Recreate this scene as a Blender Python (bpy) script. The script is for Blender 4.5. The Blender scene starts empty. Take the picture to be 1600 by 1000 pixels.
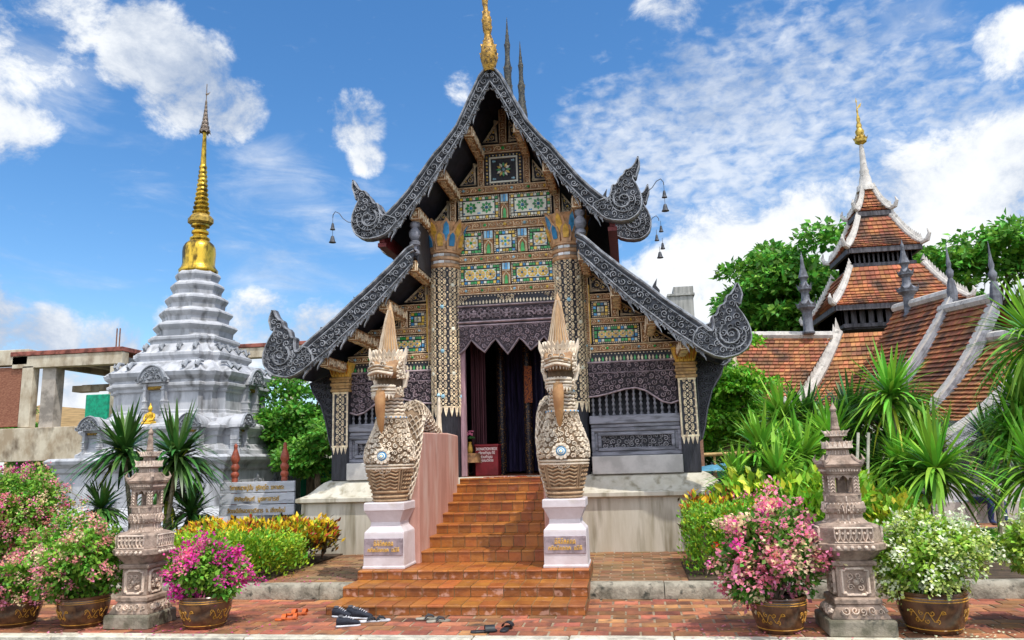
import bpy, math, random
import numpy as np
from math import sin, cos, pi, radians, sqrt, atan2, hypot
from mathutils import Vector, Matrix

C = bpy.context.scene
COL = C.collection
R = random.Random(7)

# ------------------------------------------------------------------ camera
YAW, PITCH, ROLL, FPX, EYE = radians(8.4), radians(10.24), radians(1.61), 1200.0, 1.7
_F = Vector((-sin(YAW)*cos(PITCH), cos(YAW)*cos(PITCH), sin(PITCH)))
_r = Vector((cos(YAW), sin(YAW), 0)); _u = _r.cross(_F)
_R = _r*cos(ROLL) - _u*sin(ROLL); _U = _u*cos(ROLL) + _r*sin(ROLL)
cam_d = bpy.data.cameras.new('camera'); cam = bpy.data.objects.new('camera', cam_d); COL.objects.link(cam)
cam_d.sensor_width = 36; cam_d.lens = 36*FPX/1600; cam_d.clip_start = 0.1; cam_d.clip_end = 2000
cam.matrix_world = Matrix(((_R.x, _U.x, -_F.x, 0), (_R.y, _U.y, -_F.y, 0), (_R.z, _U.z, -_F.z, EYE), (0, 0, 0, 1)))
C.camera = cam
def ray(px, py): return _F + _R*((px-800)/FPX) - _U*((py-500)/FPX)
def atY(px, py, Y):
    d = ray(px, py); t = Y/d.y; return Vector((d.x*t, Y, EYE+d.z*t))
def atZ(px, py, z=0.0):
    d = ray(px, py); t = (z-EYE)/d.z; return Vector((d.x*t, d.y*t, z))

# ------------------------------------------------------------------ world and sun
SUN_DIR = Vector((0.34, -0.30, 0.90)).normalized()
SUN_EL = math.asin(SUN_DIR.z); SUN_AZ = atan2(SUN_DIR.x, SUN_DIR.y)
world = bpy.data.worlds.new('World'); C.world = world; world.use_nodes = True
wt = world.node_tree; wt.nodes.clear()
def wn(t, **k):
    n = wt.nodes.new(t)
    for a, b in k.items(): setattr(n, a, b)
    return n
def wl(a, b): wt.links.new(a, b)
def wmath(op, a, b=None, c=None, clamp=False):
    n = wn('ShaderNodeMath', operation=op); n.use_clamp = clamp
    for i, q in enumerate((a, b, c)):
        if q is None: continue
        if isinstance(q, (int, float)): n.inputs[i].default_value = q
        else: wl(q, n.inputs[i])
    return n.outputs[0]
w_out = wn('ShaderNodeOutputWorld'); w_bg = wn('ShaderNodeBackground'); wl(w_bg.outputs[0], w_out.inputs[0])
w_bg.inputs[1].default_value = 0.15
sky = wn('ShaderNodeTexSky', sky_type='NISHITA'); sky.sun_disc = False
sky.sun_elevation = SUN_EL; sky.sun_rotation = SUN_AZ; sky.air_density = 1.0; sky.dust_density = 0.6; sky.ozone_density = 3.0
hs = wn('ShaderNodeHueSaturation'); hs.inputs['Saturation'].default_value = 1.26; hs.inputs['Value'].default_value = 0.97
wl(sky.outputs[0], hs.inputs['Color'])
tc = wn('ShaderNodeTexCoord'); DIRV = tc.outputs['Generated']
def noise(scale, detail, rough, stretch=(1, 1, 1), off=(0, 0, 0), dist=0.0):
    mp = wn('ShaderNodeMapping'); mp.inputs['Scale'].default_value = stretch; mp.inputs['Location'].default_value = off
    wl(DIRV, mp.inputs[0])
    n = wn('ShaderNodeTexNoise'); n.inputs['Scale'].default_value = scale; n.inputs['Detail'].default_value = detail
    n.inputs['Roughness'].default_value = rough; n.inputs['Distortion'].default_value = dist
    wl(mp.outputs[0], n.inputs['Vector']); return n.outputs['Fac']
def blob(px, py, rad, w=1.0):            # a soft patch of sky round one direction, radius in picture px
    d = ray(px, py).normalized(); ang = math.atan(rad/FPX*.9)
    vd = wn('ShaderNodeVectorMath', operation='DOT_PRODUCT'); wl(DIRV, vd.inputs[0]); vd.inputs[1].default_value = d
    mr = wn('ShaderNodeMapRange', interpolation_type='SMOOTHSTEP'); wl(vd.outputs['Value'], mr.inputs[0])
    mr.inputs[1].default_value = cos(ang*1.15); mr.inputs[2].default_value = cos(ang*0.12)
    mr.inputs[3].default_value = 0; mr.inputs[4].default_value = w
    return mr.outputs[0]
def bmax(lst):
    a = lst[0]
    for b in lst[1:]: a = wmath('MAXIMUM', a, b)
    return a
def smooth(x, lo, hi):
    mr = wn('ShaderNodeMapRange', interpolation_type='SMOOTHSTEP'); wl(x, mr.inputs[0])
    mr.inputs[1].default_value = lo; mr.inputs[2].default_value = hi; return mr.outputs[0]
n_cum = noise(10.5, 10, 0.66, (1, 1, 1.25), (3.1, 0.4, 0), 0.25)
n_wisp = noise(7.0, 8, 0.6, (1, 1, 3.2), (0.3, 5.2, 1.0), 0.6)
n_alto = noise(44.0, 4, 0.55, (1.0, 1.0, 1.9), (1.3, 2.2, 4.0), 0.25)
n_big = noise(3.0, 4, 0.5, (1, 1, 2.0), (8.3, 1.2, 0.5))
cum = bmax([blob(235, 75, 80, 1.08), blob(290, 125, 98, 1.1), blob(355, 168, 72, 1.05), blob(200, 100, 55), blob(50, 25, 130, .62), blob(-20, 60, 100, .66), blob(110, 55, 60, .5),
            blob(560, 190, 66, 1.0), blob(575, 245, 44, .95), blob(10, 205, 75, .8), blob(25, 152, 45, .6), blob(720, 135, 34, .5), blob(1575, 60, 50, .8),
            blob(1600, 120, 70, .75), blob(1050, 5, 70, .7)])
wl_ = bmax([blob(1130, 420, 150, 1.0), blob(1270, 400, 160, 1.05), blob(1420, 350, 170, 1.0), blob(1600, 300, 190, 1.05), blob(1060, 450, 110, .95), blob(1540, 400, 200, 1.0),
            blob(60, 545, 90, 1.0), blob(180, 550, 80, .9), blob(-60, 530, 130, 1.0), blob(70, 640, 140, .95), blob(400, 515, 90, .8), blob(500, 530, 90, .9), blob(300, 560, 130, .8)])
wsp = bmax([blob(430, 325, 130, .62), blob(230, 310, 110, .3), blob(440, 475, 110, .62), blob(100, 440, 120, .3), blob(620, 330, 110, .35), blob(100, 110, 110, .55), blob(560, 430, 200, .4),
            blob(1430, 110, 140, .6), blob(1200, 330, 260, .5)])
alt = bmax([blob(1000, 240, 170, .95), blob(1130, 220, 210, 1.0), blob(1260, 160, 210, .85), blob(1380, 130, 170, .7), blob(1480, 240, 180, .8), blob(930, 300, 120, .6)])
m_cum = smooth(wmath('ADD', wmath('MULTIPLY', n_cum, 2.0), wmath('MULTIPLY', cum, 0.75)), 1.28, 1.75)
m_bank = smooth(wmath('ADD', wmath('MULTIPLY', n_cum, 1.5), wmath('MULTIPLY', wl_, 0.7)), 1.04, 1.42)
m_wsp = wmath('MULTIPLY', smooth(wmath('ADD', n_wisp, wmath('MULTIPLY', wsp, 0.45)), 0.62, 1.15), 0.85)
m_alt = wmath('MULTIPLY', smooth(wmath('ADD', wmath('MULTIPLY', n_alto, 1.1), wmath('MULTIPLY', alt, 0.55)), 0.68, 1.3), 0.72)
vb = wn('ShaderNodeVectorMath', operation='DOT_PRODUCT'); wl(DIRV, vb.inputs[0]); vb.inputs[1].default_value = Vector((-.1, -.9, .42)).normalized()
m_backfill = wmath('MULTIPLY', smooth(vb.outputs['Value'], .05, .62), smooth(n_cum, .30, .52))          # unseen bright clouds, added behind the camera to light the facade
mask = bmax([m_cum, m_bank, m_wsp, m_alt, m_backfill])
shade = smooth(wmath('ADD', wmath('MULTIPLY', n_big, 0.7), wmath('MULTIPLY', n_cum, 1.1)), 0.62, 1.12)
ccol = wn('ShaderNodeMix', data_type='RGBA'); wl(shade, ccol.inputs[0])
ccol.inputs[6].default_value = (2.1, 2.6, 3.5, 1); ccol.inputs[7].default_value = (5.2, 5.35, 5.5, 1)
mx = wn('ShaderNodeMix', data_type='RGBA'); wl(mask, mx.inputs[0]); wl(hs.outputs[0], mx.inputs[6])
vm = wn('ShaderNodeVectorMath', operation='SCALE'); wl(ccol.outputs[2], vm.inputs[0]); wl(wmath('MULTIPLY_ADD', m_backfill, 1.15, 1.0), vm.inputs['Scale']); wl(vm.outputs[0], mx.inputs[7])
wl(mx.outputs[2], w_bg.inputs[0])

sun_d = bpy.data.lights.new('sun', 'SUN'); sun_d.energy = 2.75; sun_d.angle = radians(0.6); sun_d.color = (1.0, 0.95, 0.86)
sun = bpy.data.objects.new('sun', sun_d); COL.objects.link(sun)
sun.rotation_euler = SUN_DIR.to_track_quat('Z', 'Y').to_euler(); sun.location = (6, -6, 20)

vs = C.view_settings; vs.view_transform = 'Standard'; vs.look = 'None'; vs.exposure = 0.40; vs.gamma = 1; vs.use_curve_mapping = False
C.cycles.max_bounces = 6; C.cycles.diffuse_bounces = 3; C.cycles.glossy_bounces = 2; C.cycles.transmission_bounces = 3; C.cycles.transparent_max_bounces = 8
C.cycles.caustics_reflective = False; C.cycles.caustics_refractive = False

# ------------------------------------------------------------------ materials
_mats = {}
def mat(name, col, rough=0.7, metal=0.0, var=0.25, scale=6.0, bump=0.0, bscale=40.0, island=0.0, spec=0.4, col2=None, fac=(0.42, 0.62), stretch=(1, 1, 1), trans=0.0, hue=0.0, c3=None, f3=(0.58, 0.66), s3=9.0):
    """Procedural material: base colour broken up by noise (towards col2 if given), by random value per island, with bump."""
    if name in _mats: return _mats[name]
    m = bpy.data.materials.new(name); m.use_nodes = True; nt = m.node_tree; nt.nodes.clear()
    N = nt.nodes.new; L = nt.links.new
    out = N('ShaderNodeOutputMaterial'); b = N('ShaderNodeBsdfPrincipled'); L(b.outputs[0], out.inputs[0])
    b.inputs['Roughness'].default_value = rough; b.inputs['Metallic'].default_value = metal
    b.inputs['Specular IOR Level'].default_value = spec
    tcn = N('ShaderNodeTexCoord'); mp = N('ShaderNodeMapping'); mp.inputs['Scale'].default_value = stretch; L(tcn.outputs['Object'], mp.inputs[0])
    nz = N('ShaderNodeTexNoise'); nz.inputs['Scale'].default_value = scale; nz.inputs['Detail'].default_value = 6; nz.inputs['Roughness'].default_value = 0.62
    L(mp.outputs[0], nz.inputs['Vector'])
    c2 = col2 if col2 else tuple(max(0, c*(1-var)) for c in col)
    c1 = col if col2 else tuple(min(1, c*(1+var)) for c in col)
    mr = N('ShaderNodeMapRange'); L(nz.outputs['Fac'], mr.inputs[0]); mr.inputs[1].default_value = fac[0]; mr.inputs[2].default_value = fac[1]
    mx = N('ShaderNodeMix'); mx.data_type = 'RGBA'; L(mr.outputs[0], mx.inputs[0]); mx.inputs[6].default_value = (*c1, 1); mx.inputs[7].default_value = (*c2, 1)
    o = mx.outputs[2]
    if c3:
        n3 = N('ShaderNodeTexNoise'); n3.inputs['Scale'].default_value = s3; n3.inputs['Detail'].default_value = 5; L(mp.outputs[0], n3.inputs['Vector'])
        m3 = N('ShaderNodeMapRange'); L(n3.outputs['Fac'], m3.inputs[0]); m3.inputs[1].default_value = f3[0]; m3.inputs[2].default_value = f3[1]
        x3 = N('ShaderNodeMix'); x3.data_type = 'RGBA'; L(m3.outputs[0], x3.inputs[0]); L(o, x3.inputs[6]); x3.inputs[7].default_value = (*c3, 1); o = x3.outputs[2]
    if island:
        g = N('ShaderNodeNewGeometry'); h = N('ShaderNodeHueSaturation')
        mv = N('ShaderNodeMapRange'); L(g.outputs['Random Per Island'], mv.inputs[0]); mv.inputs[3].default_value = 1-island; mv.inputs[4].default_value = 1+island
        L(mv.outputs[0], h.inputs['Value']); L(o, h.inputs['Color'])
        if hue:
            wn_ = N('ShaderNodeTexWhiteNoise'); wn_.noise_dimensions = '1D'; L(g.outputs['Random Per Island'], wn_.inputs['W'])
            mh = N('ShaderNodeMapRange'); L(wn_.outputs['Value'], mh.inputs[0]); mh.inputs[3].default_value = 0.5-hue; mh.inputs[4].default_value = 0.5+hue
            L(mh.outputs[0], h.inputs['Hue'])
        o = h.outputs[0]
    L(o, b.inputs['Base Color'])
    if bump:
        nb = N('ShaderNodeTexNoise'); nb.inputs['Scale'].default_value = bscale; nb.inputs['Detail'].default_value = 5; L(mp.outputs[0], nb.inputs['Vector'])
        bp = N('ShaderNodeBump'); bp.inputs['Strength'].default_value = bump; bp.inputs['Distance'].default_value = 0.02
        L(nb.outputs['Fac'], bp.inputs['Height']); L(bp.outputs[0], b.inputs['Normal'])
    if trans:
        t = N('ShaderNodeBsdfTranslucent'); L(o, t.inputs[0]); ms = N('ShaderNodeMixShader'); ms.inputs[0].default_value = trans
        L(b.outputs[0], ms.inputs[1]); L(t.outputs[0], ms.inputs[2]); L(ms.outputs[0], out.inputs[0])
    _mats[name] = m; return m

# ------------------------------------------------------------------ mesh builder
class MB:
    def __init__(s): s.v = []; s.f = []; s.m = []
    def add(s, vs, fs, mi=0):
        o = len(s.v); s.v.extend(tuple(p) for p in vs)
        for f in fs: s.f.append(tuple(i+o for i in f)); s.m.append(mi)
    def box(s, x0, x1, y0, y1, z0, z1, mi=0, M=None):
        vs = [(x0, y0, z0), (x1, y0, z0), (x1, y1, z0), (x0, y1, z0), (x0, y0, z1), (x1, y0, z1), (x1, y1, z1), (x0, y1, z1)]
        if M is not None: vs = [tuple(M @ Vector(p)) for p in vs]
        s.add(vs, [(0, 3, 2, 1), (4, 5, 6, 7), (0, 1, 5, 4), (1, 2, 6, 5), (2, 3, 7, 6), (3, 0, 4, 7)], mi)
    def frust(s, c, w0, d0, w1, d1, z0, z1, mi=0):
        x, y = c
        vs = [(x-w0, y-d0, z0), (x+w0, y-d0, z0), (x+w0, y+d0, z0), (x-w0, y+d0, z0), (x-w1, y-d1, z1), (x+w1, y-d1, z1), (x+w1, y+d1, z1), (x-w1, y+d1, z1)]
        s.add(vs, [(0, 3, 2, 1), (4, 5, 6, 7), (0, 1, 5, 4), (1, 2, 6, 5), (2, 3, 7, 6), (3, 0, 4, 7)], mi)
    def prism(s, poly, fn, d0, d1, mi=0, back=True):
        n = len(poly)
        vs = [fn(a, b, d0) for a, b in poly] + [fn(a, b, d1) for a, b in poly]
        fs = [tuple(range(n))] + ([tuple(range(2*n-1, n-1, -1))] if back else [])
        fs += [(i, n+i, n+(i+1) % n, (i+1) % n) for i in range(n)]
        s.add(vs, fs, mi)
    def loft(s, plan, prof, c=(0, 0), mi=0, cap=True, M=None):
        """plan: unit outline [(x,y)], prof: [(scale,z)] or [(sx,sy,z)]"""
        n = len(plan); vs = []; fs = []
        for p in prof:
            sx, sy, z = (p[0], p[0], p[1]) if len(p) == 2 else p
            vs += [(c[0]+x*sx, c[1]+y*sy, z) for x, y in plan]
        for k in range(len(prof)-1):
            for i in range(n):
                j = (i+1) % n; fs.append((k*n+i, k*n+j, (k+1)*n+j, (k+1)*n+i))
        if cap: fs.append(tuple(range(n-1, -1, -1))); fs.append(tuple(range((len(prof)-1)*n, len(prof)*n)))
        if M is not None: vs = [tuple(M @ Vector(p)) for p in vs]
        s.add(vs, fs, mi)
    def lathe(s, prof, n=16, c=(0, 0), mi=0, cap=True, M=None, rot=0.0):
        s.loft([(cos(2*pi*i/n+rot), sin(2*pi*i/n+rot)) for i in range(n)], prof, c, mi, cap, M)
    def tube(s, pts, rad, n=8, mi=0, cap=True):
        pts = [Vector(p) for p in pts]; k = len(pts)
        if isinstance(rad, (int, float)): rad = [rad]*k
        vs = []; fs = []; up = None
        for i, p in enumerate(pts):
            t = (pts[min(i+1, k-1)]-pts[max(i-1, 0)]).normalized()
            if up is None: up = Vector((0, 0, 1)) if abs(t.z) < 0.9 else Vector((1, 0, 0))
            a = t.cross(up)
            if a.length < 1e-4: a = t.cross(Vector((1, 0, 0)))
            a.normalize(); b = a.cross(t); up = b
            for j in range(n):
                an = 2*pi*j/n; vs.append(p + (a*cos(an)+b*sin(an))*rad[i])
        for i in range(k-1):
            for j in range(n): fs.append((i*n+j, i*n+(j+1) % n, (i+1)*n+(j+1) % n, (i+1)*n+j))
        if cap: fs.append(tuple(range(n-1, -1, -1))); fs.append(tuple(range((k-1)*n, k*n)))
        s.add(vs, fs, mi)
    def ribbon(s, pts, w0, w1, fn, h, mi=0):
        """raised ridge along 2-D points, mapped to space by fn(u,v,height)"""
        n = len(pts); vs = []; fs = []
        for i in range(n):
            a = pts[max(0, i-1)]; b = pts[min(n-1, i+1)]
            dx, dy = b[0]-a[0], b[1]-a[1]; l = hypot(dx, dy) or 1; nx, ny = -dy/l, dx/l
            w = (w0+(w1-w0)*i/(n-1))*.5; x, y = pts[i]
            vs += [fn(x+nx*w, y+ny*w, 0), fn(x+nx*w*.35, y+ny*w*.35, h), fn(x-nx*w*.35, y-ny*w*.35, h), fn(x-nx*w, y-ny*w, 0)]
        for i in range(n-1):
            o = i*4; fs += [(o, o+1, o+5, o+4), (o+1, o+2, o+6, o+5), (o+2, o+3, o+7, o+6)]
        fs += [(0, 3, 2, 1), (n*4-4, n*4-3, n*4-2, n*4-1)]
        s.add(vs, fs, mi)
    def disc(s, cx, cy, r, fn, h, n=8, mi=0, rot=0.0, rise=0.0):
        vs = [fn(cx+r*cos(2*pi*i/n+rot), cy+r*sin(2*pi*i/n+rot), 0) for i in range(n)] + [fn(cx+.8*r*cos(2*pi*i/n+rot), cy+.8*r*sin(2*pi*i/n+rot), h) for i in range(n)]
        fs = [(i, (i+1) % n, n+(i+1) % n, n+i) for i in range(n)]
        if rise: vs.append(fn(cx, cy, h+rise)); fs += [(n+i, n+(i+1) % n, 2*n) for i in range(n)]
        else: fs.append(tuple(range(n, 2*n)))
        s.add(vs, fs, mi)
    def fbox(s, a0, a1, b0, b1, fn, h0, h1, mi=0):
        s.prism([(a0, b0), (a1, b0), (a1, b1), (a0, b1)], fn, h1, h0, mi, back=False)
    def build(s, name, mats, parent=None, smooth=False, loc=None, bevel=0.0, angle=40):
        me = bpy.data.meshes.new(name); me.from_pydata(s.v, [], s.f)
        if not isinstance(mats, (list, tuple)): mats = [mats]
        for m in mats: me.materials.append(m)
        if len(mats) > 1: me.polygons.foreach_set('material_index', s.m)
        if smooth:
            me.polygons.foreach_set('use_smooth', [True]*len(s.f)); me.set_sharp_from_angle(angle=radians(angle))
        me.update(); o = bpy.data.objects.new(name, me); COL.objects.link(o)
        if parent: o.parent = parent
        if loc is not None: o.location = loc
        if bevel:
            bv = o.modifiers.new('bevel', 'BEVEL'); bv.width = bevel; bv.segments = 1; bv.limit_method = 'ANGLE'; bv.angle_limit = radians(40)
        return o
def thing(name, label, cat, loc=(0, 0, 0), group=None, rz=0.0):
    o = bpy.data.objects.new(name, None); COL.objects.link(o); o.location = loc; o.rotation_euler = (0, 0, rz); o.empty_display_size = .2
    return tag(o, label, cat, group)
def tag(o, label, cat, group=None):
    o['label'] = label; o['category'] = cat
    if group: o['group'] = group
    return o
def struct(o): o['kind'] = 'structure'; return o
def kids(o): return [c for c in COL.objects if c.parent == o]
def copy_tree(o, parent=None):
    c = o.copy(); COL.objects.link(c)
    if parent: c.parent = parent
    for k in kids(o): copy_tree(k, c)
    return c
def bulk(name, V, F, mats, midx=None, parent=None, smooth=False):
    """fast mesh from numpy arrays; F is (n,k)"""
    me = bpy.data.meshes.new(name); n, k = F.shape
    me.vertices.add(len(V)); me.vertices.foreach_set('co', V.astype(np.float32).ravel())
    me.loops.add(n*k); me.loops.foreach_set('vertex_index', F.astype(np.int32).ravel())
    me.polygons.add(n); me.polygons.foreach_set('loop_start', np.arange(0, n*k, k, dtype=np.int32))
    for m in (mats if isinstance(mats, (list, tuple)) else [mats]): me.materials.append(m)
    if midx is not None: me.polygons.foreach_set('material_index', midx.astype(np.int32))
    if smooth: me.polygons.foreach_set('use_smooth', np.ones(n, dtype=bool))
    me.update(calc_edges=True); me.validate()
    o = bpy.data.objects.new(name, me); COL.objects.link(o)
    if parent: o.parent = parent
    return o

# ------------------------------------------------------------------ ornament
def spiral(cx, cy, r, a0, turns, d=1, n=16, inner=.12):
    return [(cx+r*(1-(1-inner)*t)*cos(a0+d*2*pi*turns*t), cy+r*(1-(1-inner)*t)*sin(a0+d*2*pi*turns*t)) for t in [i/(n-1) for i in range(n)]]
def pack(poly, rmin, rmax, seed=1, tries=900, margin=0.0, limit=400):
    rng = np.random.default_rng(abs(int(seed))); P = np.array(poly, float)
    lo, hi = P.min(0), P.max(0); Q = rng.random((tries, 2))*(hi-lo)+lo
    A = P; B = np.roll(P, -1, 0); ins = np.zeros(tries, bool); dist = np.full(tries, 1e9)
    for a, b in zip(A, B):
        c = ((a[1] > Q[:, 1]) != (b[1] > Q[:, 1])); den = (b[1]-a[1]) if abs(b[1]-a[1]) > 1e-12 else 1e-12
        ins ^= c & (Q[:, 0] < (b[0]-a[0])*(Q[:, 1]-a[1])/den+a[0])
        ab = b-a; t = np.clip(((Q-a)@ab)/max(ab@ab, 1e-12), 0, 1); dist = np.minimum(dist, np.linalg.norm(Q-(a+t[:, None]*ab), axis=1))
    Q = Q[ins]; D = dist[ins]-margin; out = []
    lev = rmax
    while lev >= rmin and len(Q) and len(out) < limit:
        for i in np.argsort(-D):
            if D[i] >= lev:
                r = min(D[i], rmax); out.append((Q[i, 0], Q[i, 1], r))
                D = np.minimum(D, np.linalg.norm(Q-Q[i], axis=1)-r)
        keep = D > rmin*.9; Q = Q[keep]; D = D[keep]; lev *= .8
    return out
def carve(mb, poly, fn, rmin, rmax, h, seed=1, mi=0, wf=.3, tries=900, margin=0.0, turns=1.35, over=1.08, n=13):
    rg = random.Random(seed)
    for cx, cy, r in pack(poly, rmin, rmax, seed, tries, margin):
        a = rg.uniform(0, 2*pi); d = rg.choice((-1, 1))
        mb.ribbon(spiral(cx, cy, r*over*.9, a, turns, d, n), r*wf, r*wf*.8, fn, h*min(1.0, .5+r/rmax*.6), mi)
def inset(poly, d):
    """move a closed outline inwards by d (counter-clockwise or clockwise)"""
    n = len(poly); ar = sum(poly[i][0]*poly[(i+1) % n][1]-poly[(i+1) % n][0]*poly[i][1] for i in range(n)); sg = 1 if ar > 0 else -1
    out = []
    for i in range(n):
        a, b, c = poly[i-1], poly[i], poly[(i+1) % n]
        e1 = (b[0]-a[0], b[1]-a[1]); e2 = (c[0]-b[0], c[1]-b[1]); l1 = hypot(*e1) or 1; l2 = hypot(*e2) or 1
        nx = -e1[1]/l1-e2[1]/l2; ny = e1[0]/l1+e2[0]/l2; l = hypot(nx, ny) or 1
        out.append((b[0]+sg*nx/l*d, b[1]+sg*ny/l*d))
    return out
def smooth_poly(pts, it=2, closed=True):
    for _ in range(it):
        q = []; n = len(pts)
        for i in range(n if closed else n-1):
            a, b = pts[i], pts[(i+1) % n]
            q += [(a[0]*.75+b[0]*.25, a[1]*.75+b[1]*.25), (a[0]*.25+b[0]*.75, a[1]*.25+b[1]*.75)]
        if not closed: q = [pts[0]]+q+[pts[-1]]
        pts = q
    return pts
def scroll_band(mb, L, W, fn, h, mi=0, period=None, w=None, both=True):
    """running vine with a spiral in every bend, along u in 0..L, across v in 0..W"""
    period = period or W*1.1; k = max(1, round(L/period)); p = L/k; w = w or W*.13
    for i in range(k):
        cx = (i+.5)*p; up = i % 2 == 0
        mb.ribbon(spiral(cx, W*.5, min(p, W)*.43, (pi*1.1 if up else -pi*1.1), 1.35, (-1 if up else 1), 13), w, w*.7, fn, h, mi)
        y0, y1 = (W*.12, W*.88) if up else (W*.88, W*.12)
        mb.ribbon([(i*p+p*.02, y0), (i*p+p*.1, W*.5), (i*p+p*.04, y1)], w*.8, w*.5, fn, h*.8, mi)
def gold_cell(mb, u, v, cw, ch, fn, h, mi=0):
    """one square of gilt lacework: four spirals round a four-petal flower"""
    for sx in (-1, 1):
        for sy in (-1, 1):
            mb.ribbon(spiral(u+sx*cw*.25, v+sy*ch*.25, min(cw, ch)*.22, (0 if sx > 0 else pi)+sy*sx*.6, 1.15, sx*sy, 9, .2), cw*.115, cw*.085, fn, h, mi)
    mb.disc(u, v, cw*.13, fn, h, 4, mi)
    mb.disc(u+cw*.5, v, cw*.09, fn, h, 4, mi, pi/4); mb.disc(u, v+ch*.5, cw*.09, fn, h, 4, mi)
def flower(mb, u, v, r, fn, h, petals, m_pet, m_ctr, m_ring=None):
    if m_ring is not None: mb.disc(u, v, r, fn, h*.5, 14, m_ring)
    for i in range(petals):
        a = 2*pi*i/petals; mid = r*.62; wd = r*sin(pi/petals)*.62
        ca, sa = cos(a), sin(a)
        pts = [(u+ca*r*.3, v+sa*r*.3), (u+ca*mid-sa*wd, v+sa*mid+ca*wd), (u+ca*r*.96, v+sa*r*.96), (u+ca*mid+sa*wd, v+sa*mid-ca*wd)]
        mb.prism(pts[::-1], fn, h*(1.1 if i % 2 else 1), 0, m_pet[i % len(m_pet)], back=False)
    mb.disc(u, v, r*.27, fn, h*1.4, 8, m_ctr, rise=h*.4)

# ------------------------------------------------------------------ palette
M_black = mat('black_wood', (0.028, 0.028, 0.036), .55, var=.35, scale=9, bump=.25, bscale=25, stretch=(3, 3, .5))
M_gilt = mat('gilt_tan', (0.85, 0.645, 0.445), .5, var=.3, scale=14, island=.28, spec=.5)
M_brown = mat('gilt_brown', (0.34, 0.165, 0.065), .5, var=.35, scale=12, bump=.3, bscale=60)
M_gold = mat('gold_leaf', (0.80, 0.46, 0.10), .35, metal=.55, var=.3, scale=12, bump=.3, bscale=40)
M_goldp = mat('gold_paint', (0.75, 0.45, 0.08), .45, var=.25, scale=14)
M_silver = mat('weathered_lead', (0.225, 0.232, 0.25), .5, var=.5, scale=7, bump=.25, bscale=50, island=.3, spec=.5)
M_lead = mat('dark_lead', (0.045, 0.048, 0.058), .55, var=.4, scale=8, bump=.3, bscale=40)
M_purple = mat('carved_teak', (0.33, 0.255, 0.28), .55, var=.3, scale=8, island=.3)
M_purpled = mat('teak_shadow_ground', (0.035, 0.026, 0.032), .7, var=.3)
M_slate = mat('slate_paint', (0.19, 0.19, 0.22), .45, var=.4, scale=5, bump=.2, bscale=20, stretch=(.6, 3, 3))
M_white = mat('white_tile', (0.86, 0.84, 0.70), .2, var=.1, island=.12)
M_green = mat('green_glass', (0.045, 0.34, 0.08), .15, var=.2, island=.4)
M_yell = mat('yellow_glass', (0.88, 0.56, 0.09), .2, var=.2, island=.3)
M_blue = mat('blue_glass', (0.06, 0.27, 0.52), .12, var=.3, island=.4)
M_sky = mat('pale_blue_glass', (0.33, 0.58, 0.72), .15, var=.2, island=.3)
M_plaster = mat('white_plaster', (0.60, 0.565, 0.48), .8, col2=(0.47, 0.43, 0.335), scale=2.2, fac=(.42, .7), bump=.2, bscale=12, c3=(0.22, 0.19, 0.12), f3=(.52, .74), s3=3.0, stretch=(2.2, 2.2, .28))
M_conc = mat('kerb_concrete', (0.36, 0.32, 0.25), .9, col2=(0.13, 0.115, 0.085), scale=5, fac=(.42, .66), bump=.6, bscale=30, c3=(0.045, 0.045, 0.035), f3=(.57, .72), s3=11)
M_grout = mat('grout', (0.27, 0.20, 0.13), .95, var=.3, bump=.4)
M_brick = mat('paving_brick', (0.40, 0.15, 0.068), .85, col2=(0.22, 0.09, 0.05), scale=4, fac=(.4, .66), bump=.5, bscale=30, island=.5, hue=.02, c3=(0.085, 0.05, 0.035), f3=(.55, .72), s3=5)
M_brickt = mat('terrace_brick', (0.33, 0.155, 0.072), .88, col2=(0.235, 0.15, 0.082), scale=2, fac=(.38, .62), bump=.5, bscale=30, island=.35, hue=.015, c3=(0.15, 0.12, 0.06), f3=(.58, .75), s3=3)
M_soil = mat('bed_soil', (0.065, 0.042, 0.026), .95, var=.4, bump=.7, bscale=20)
M_road = mat('road_asphalt', (0.06, 0.058, 0.055), .9, var=.25, scale=30, bump=.5, bscale=120)
M_earth = mat('ground_earth', (0.16, 0.125, 0.075), .95, col2=(0.07, 0.09, 0.03), scale=.6, bump=.5, bscale=8)

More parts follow.
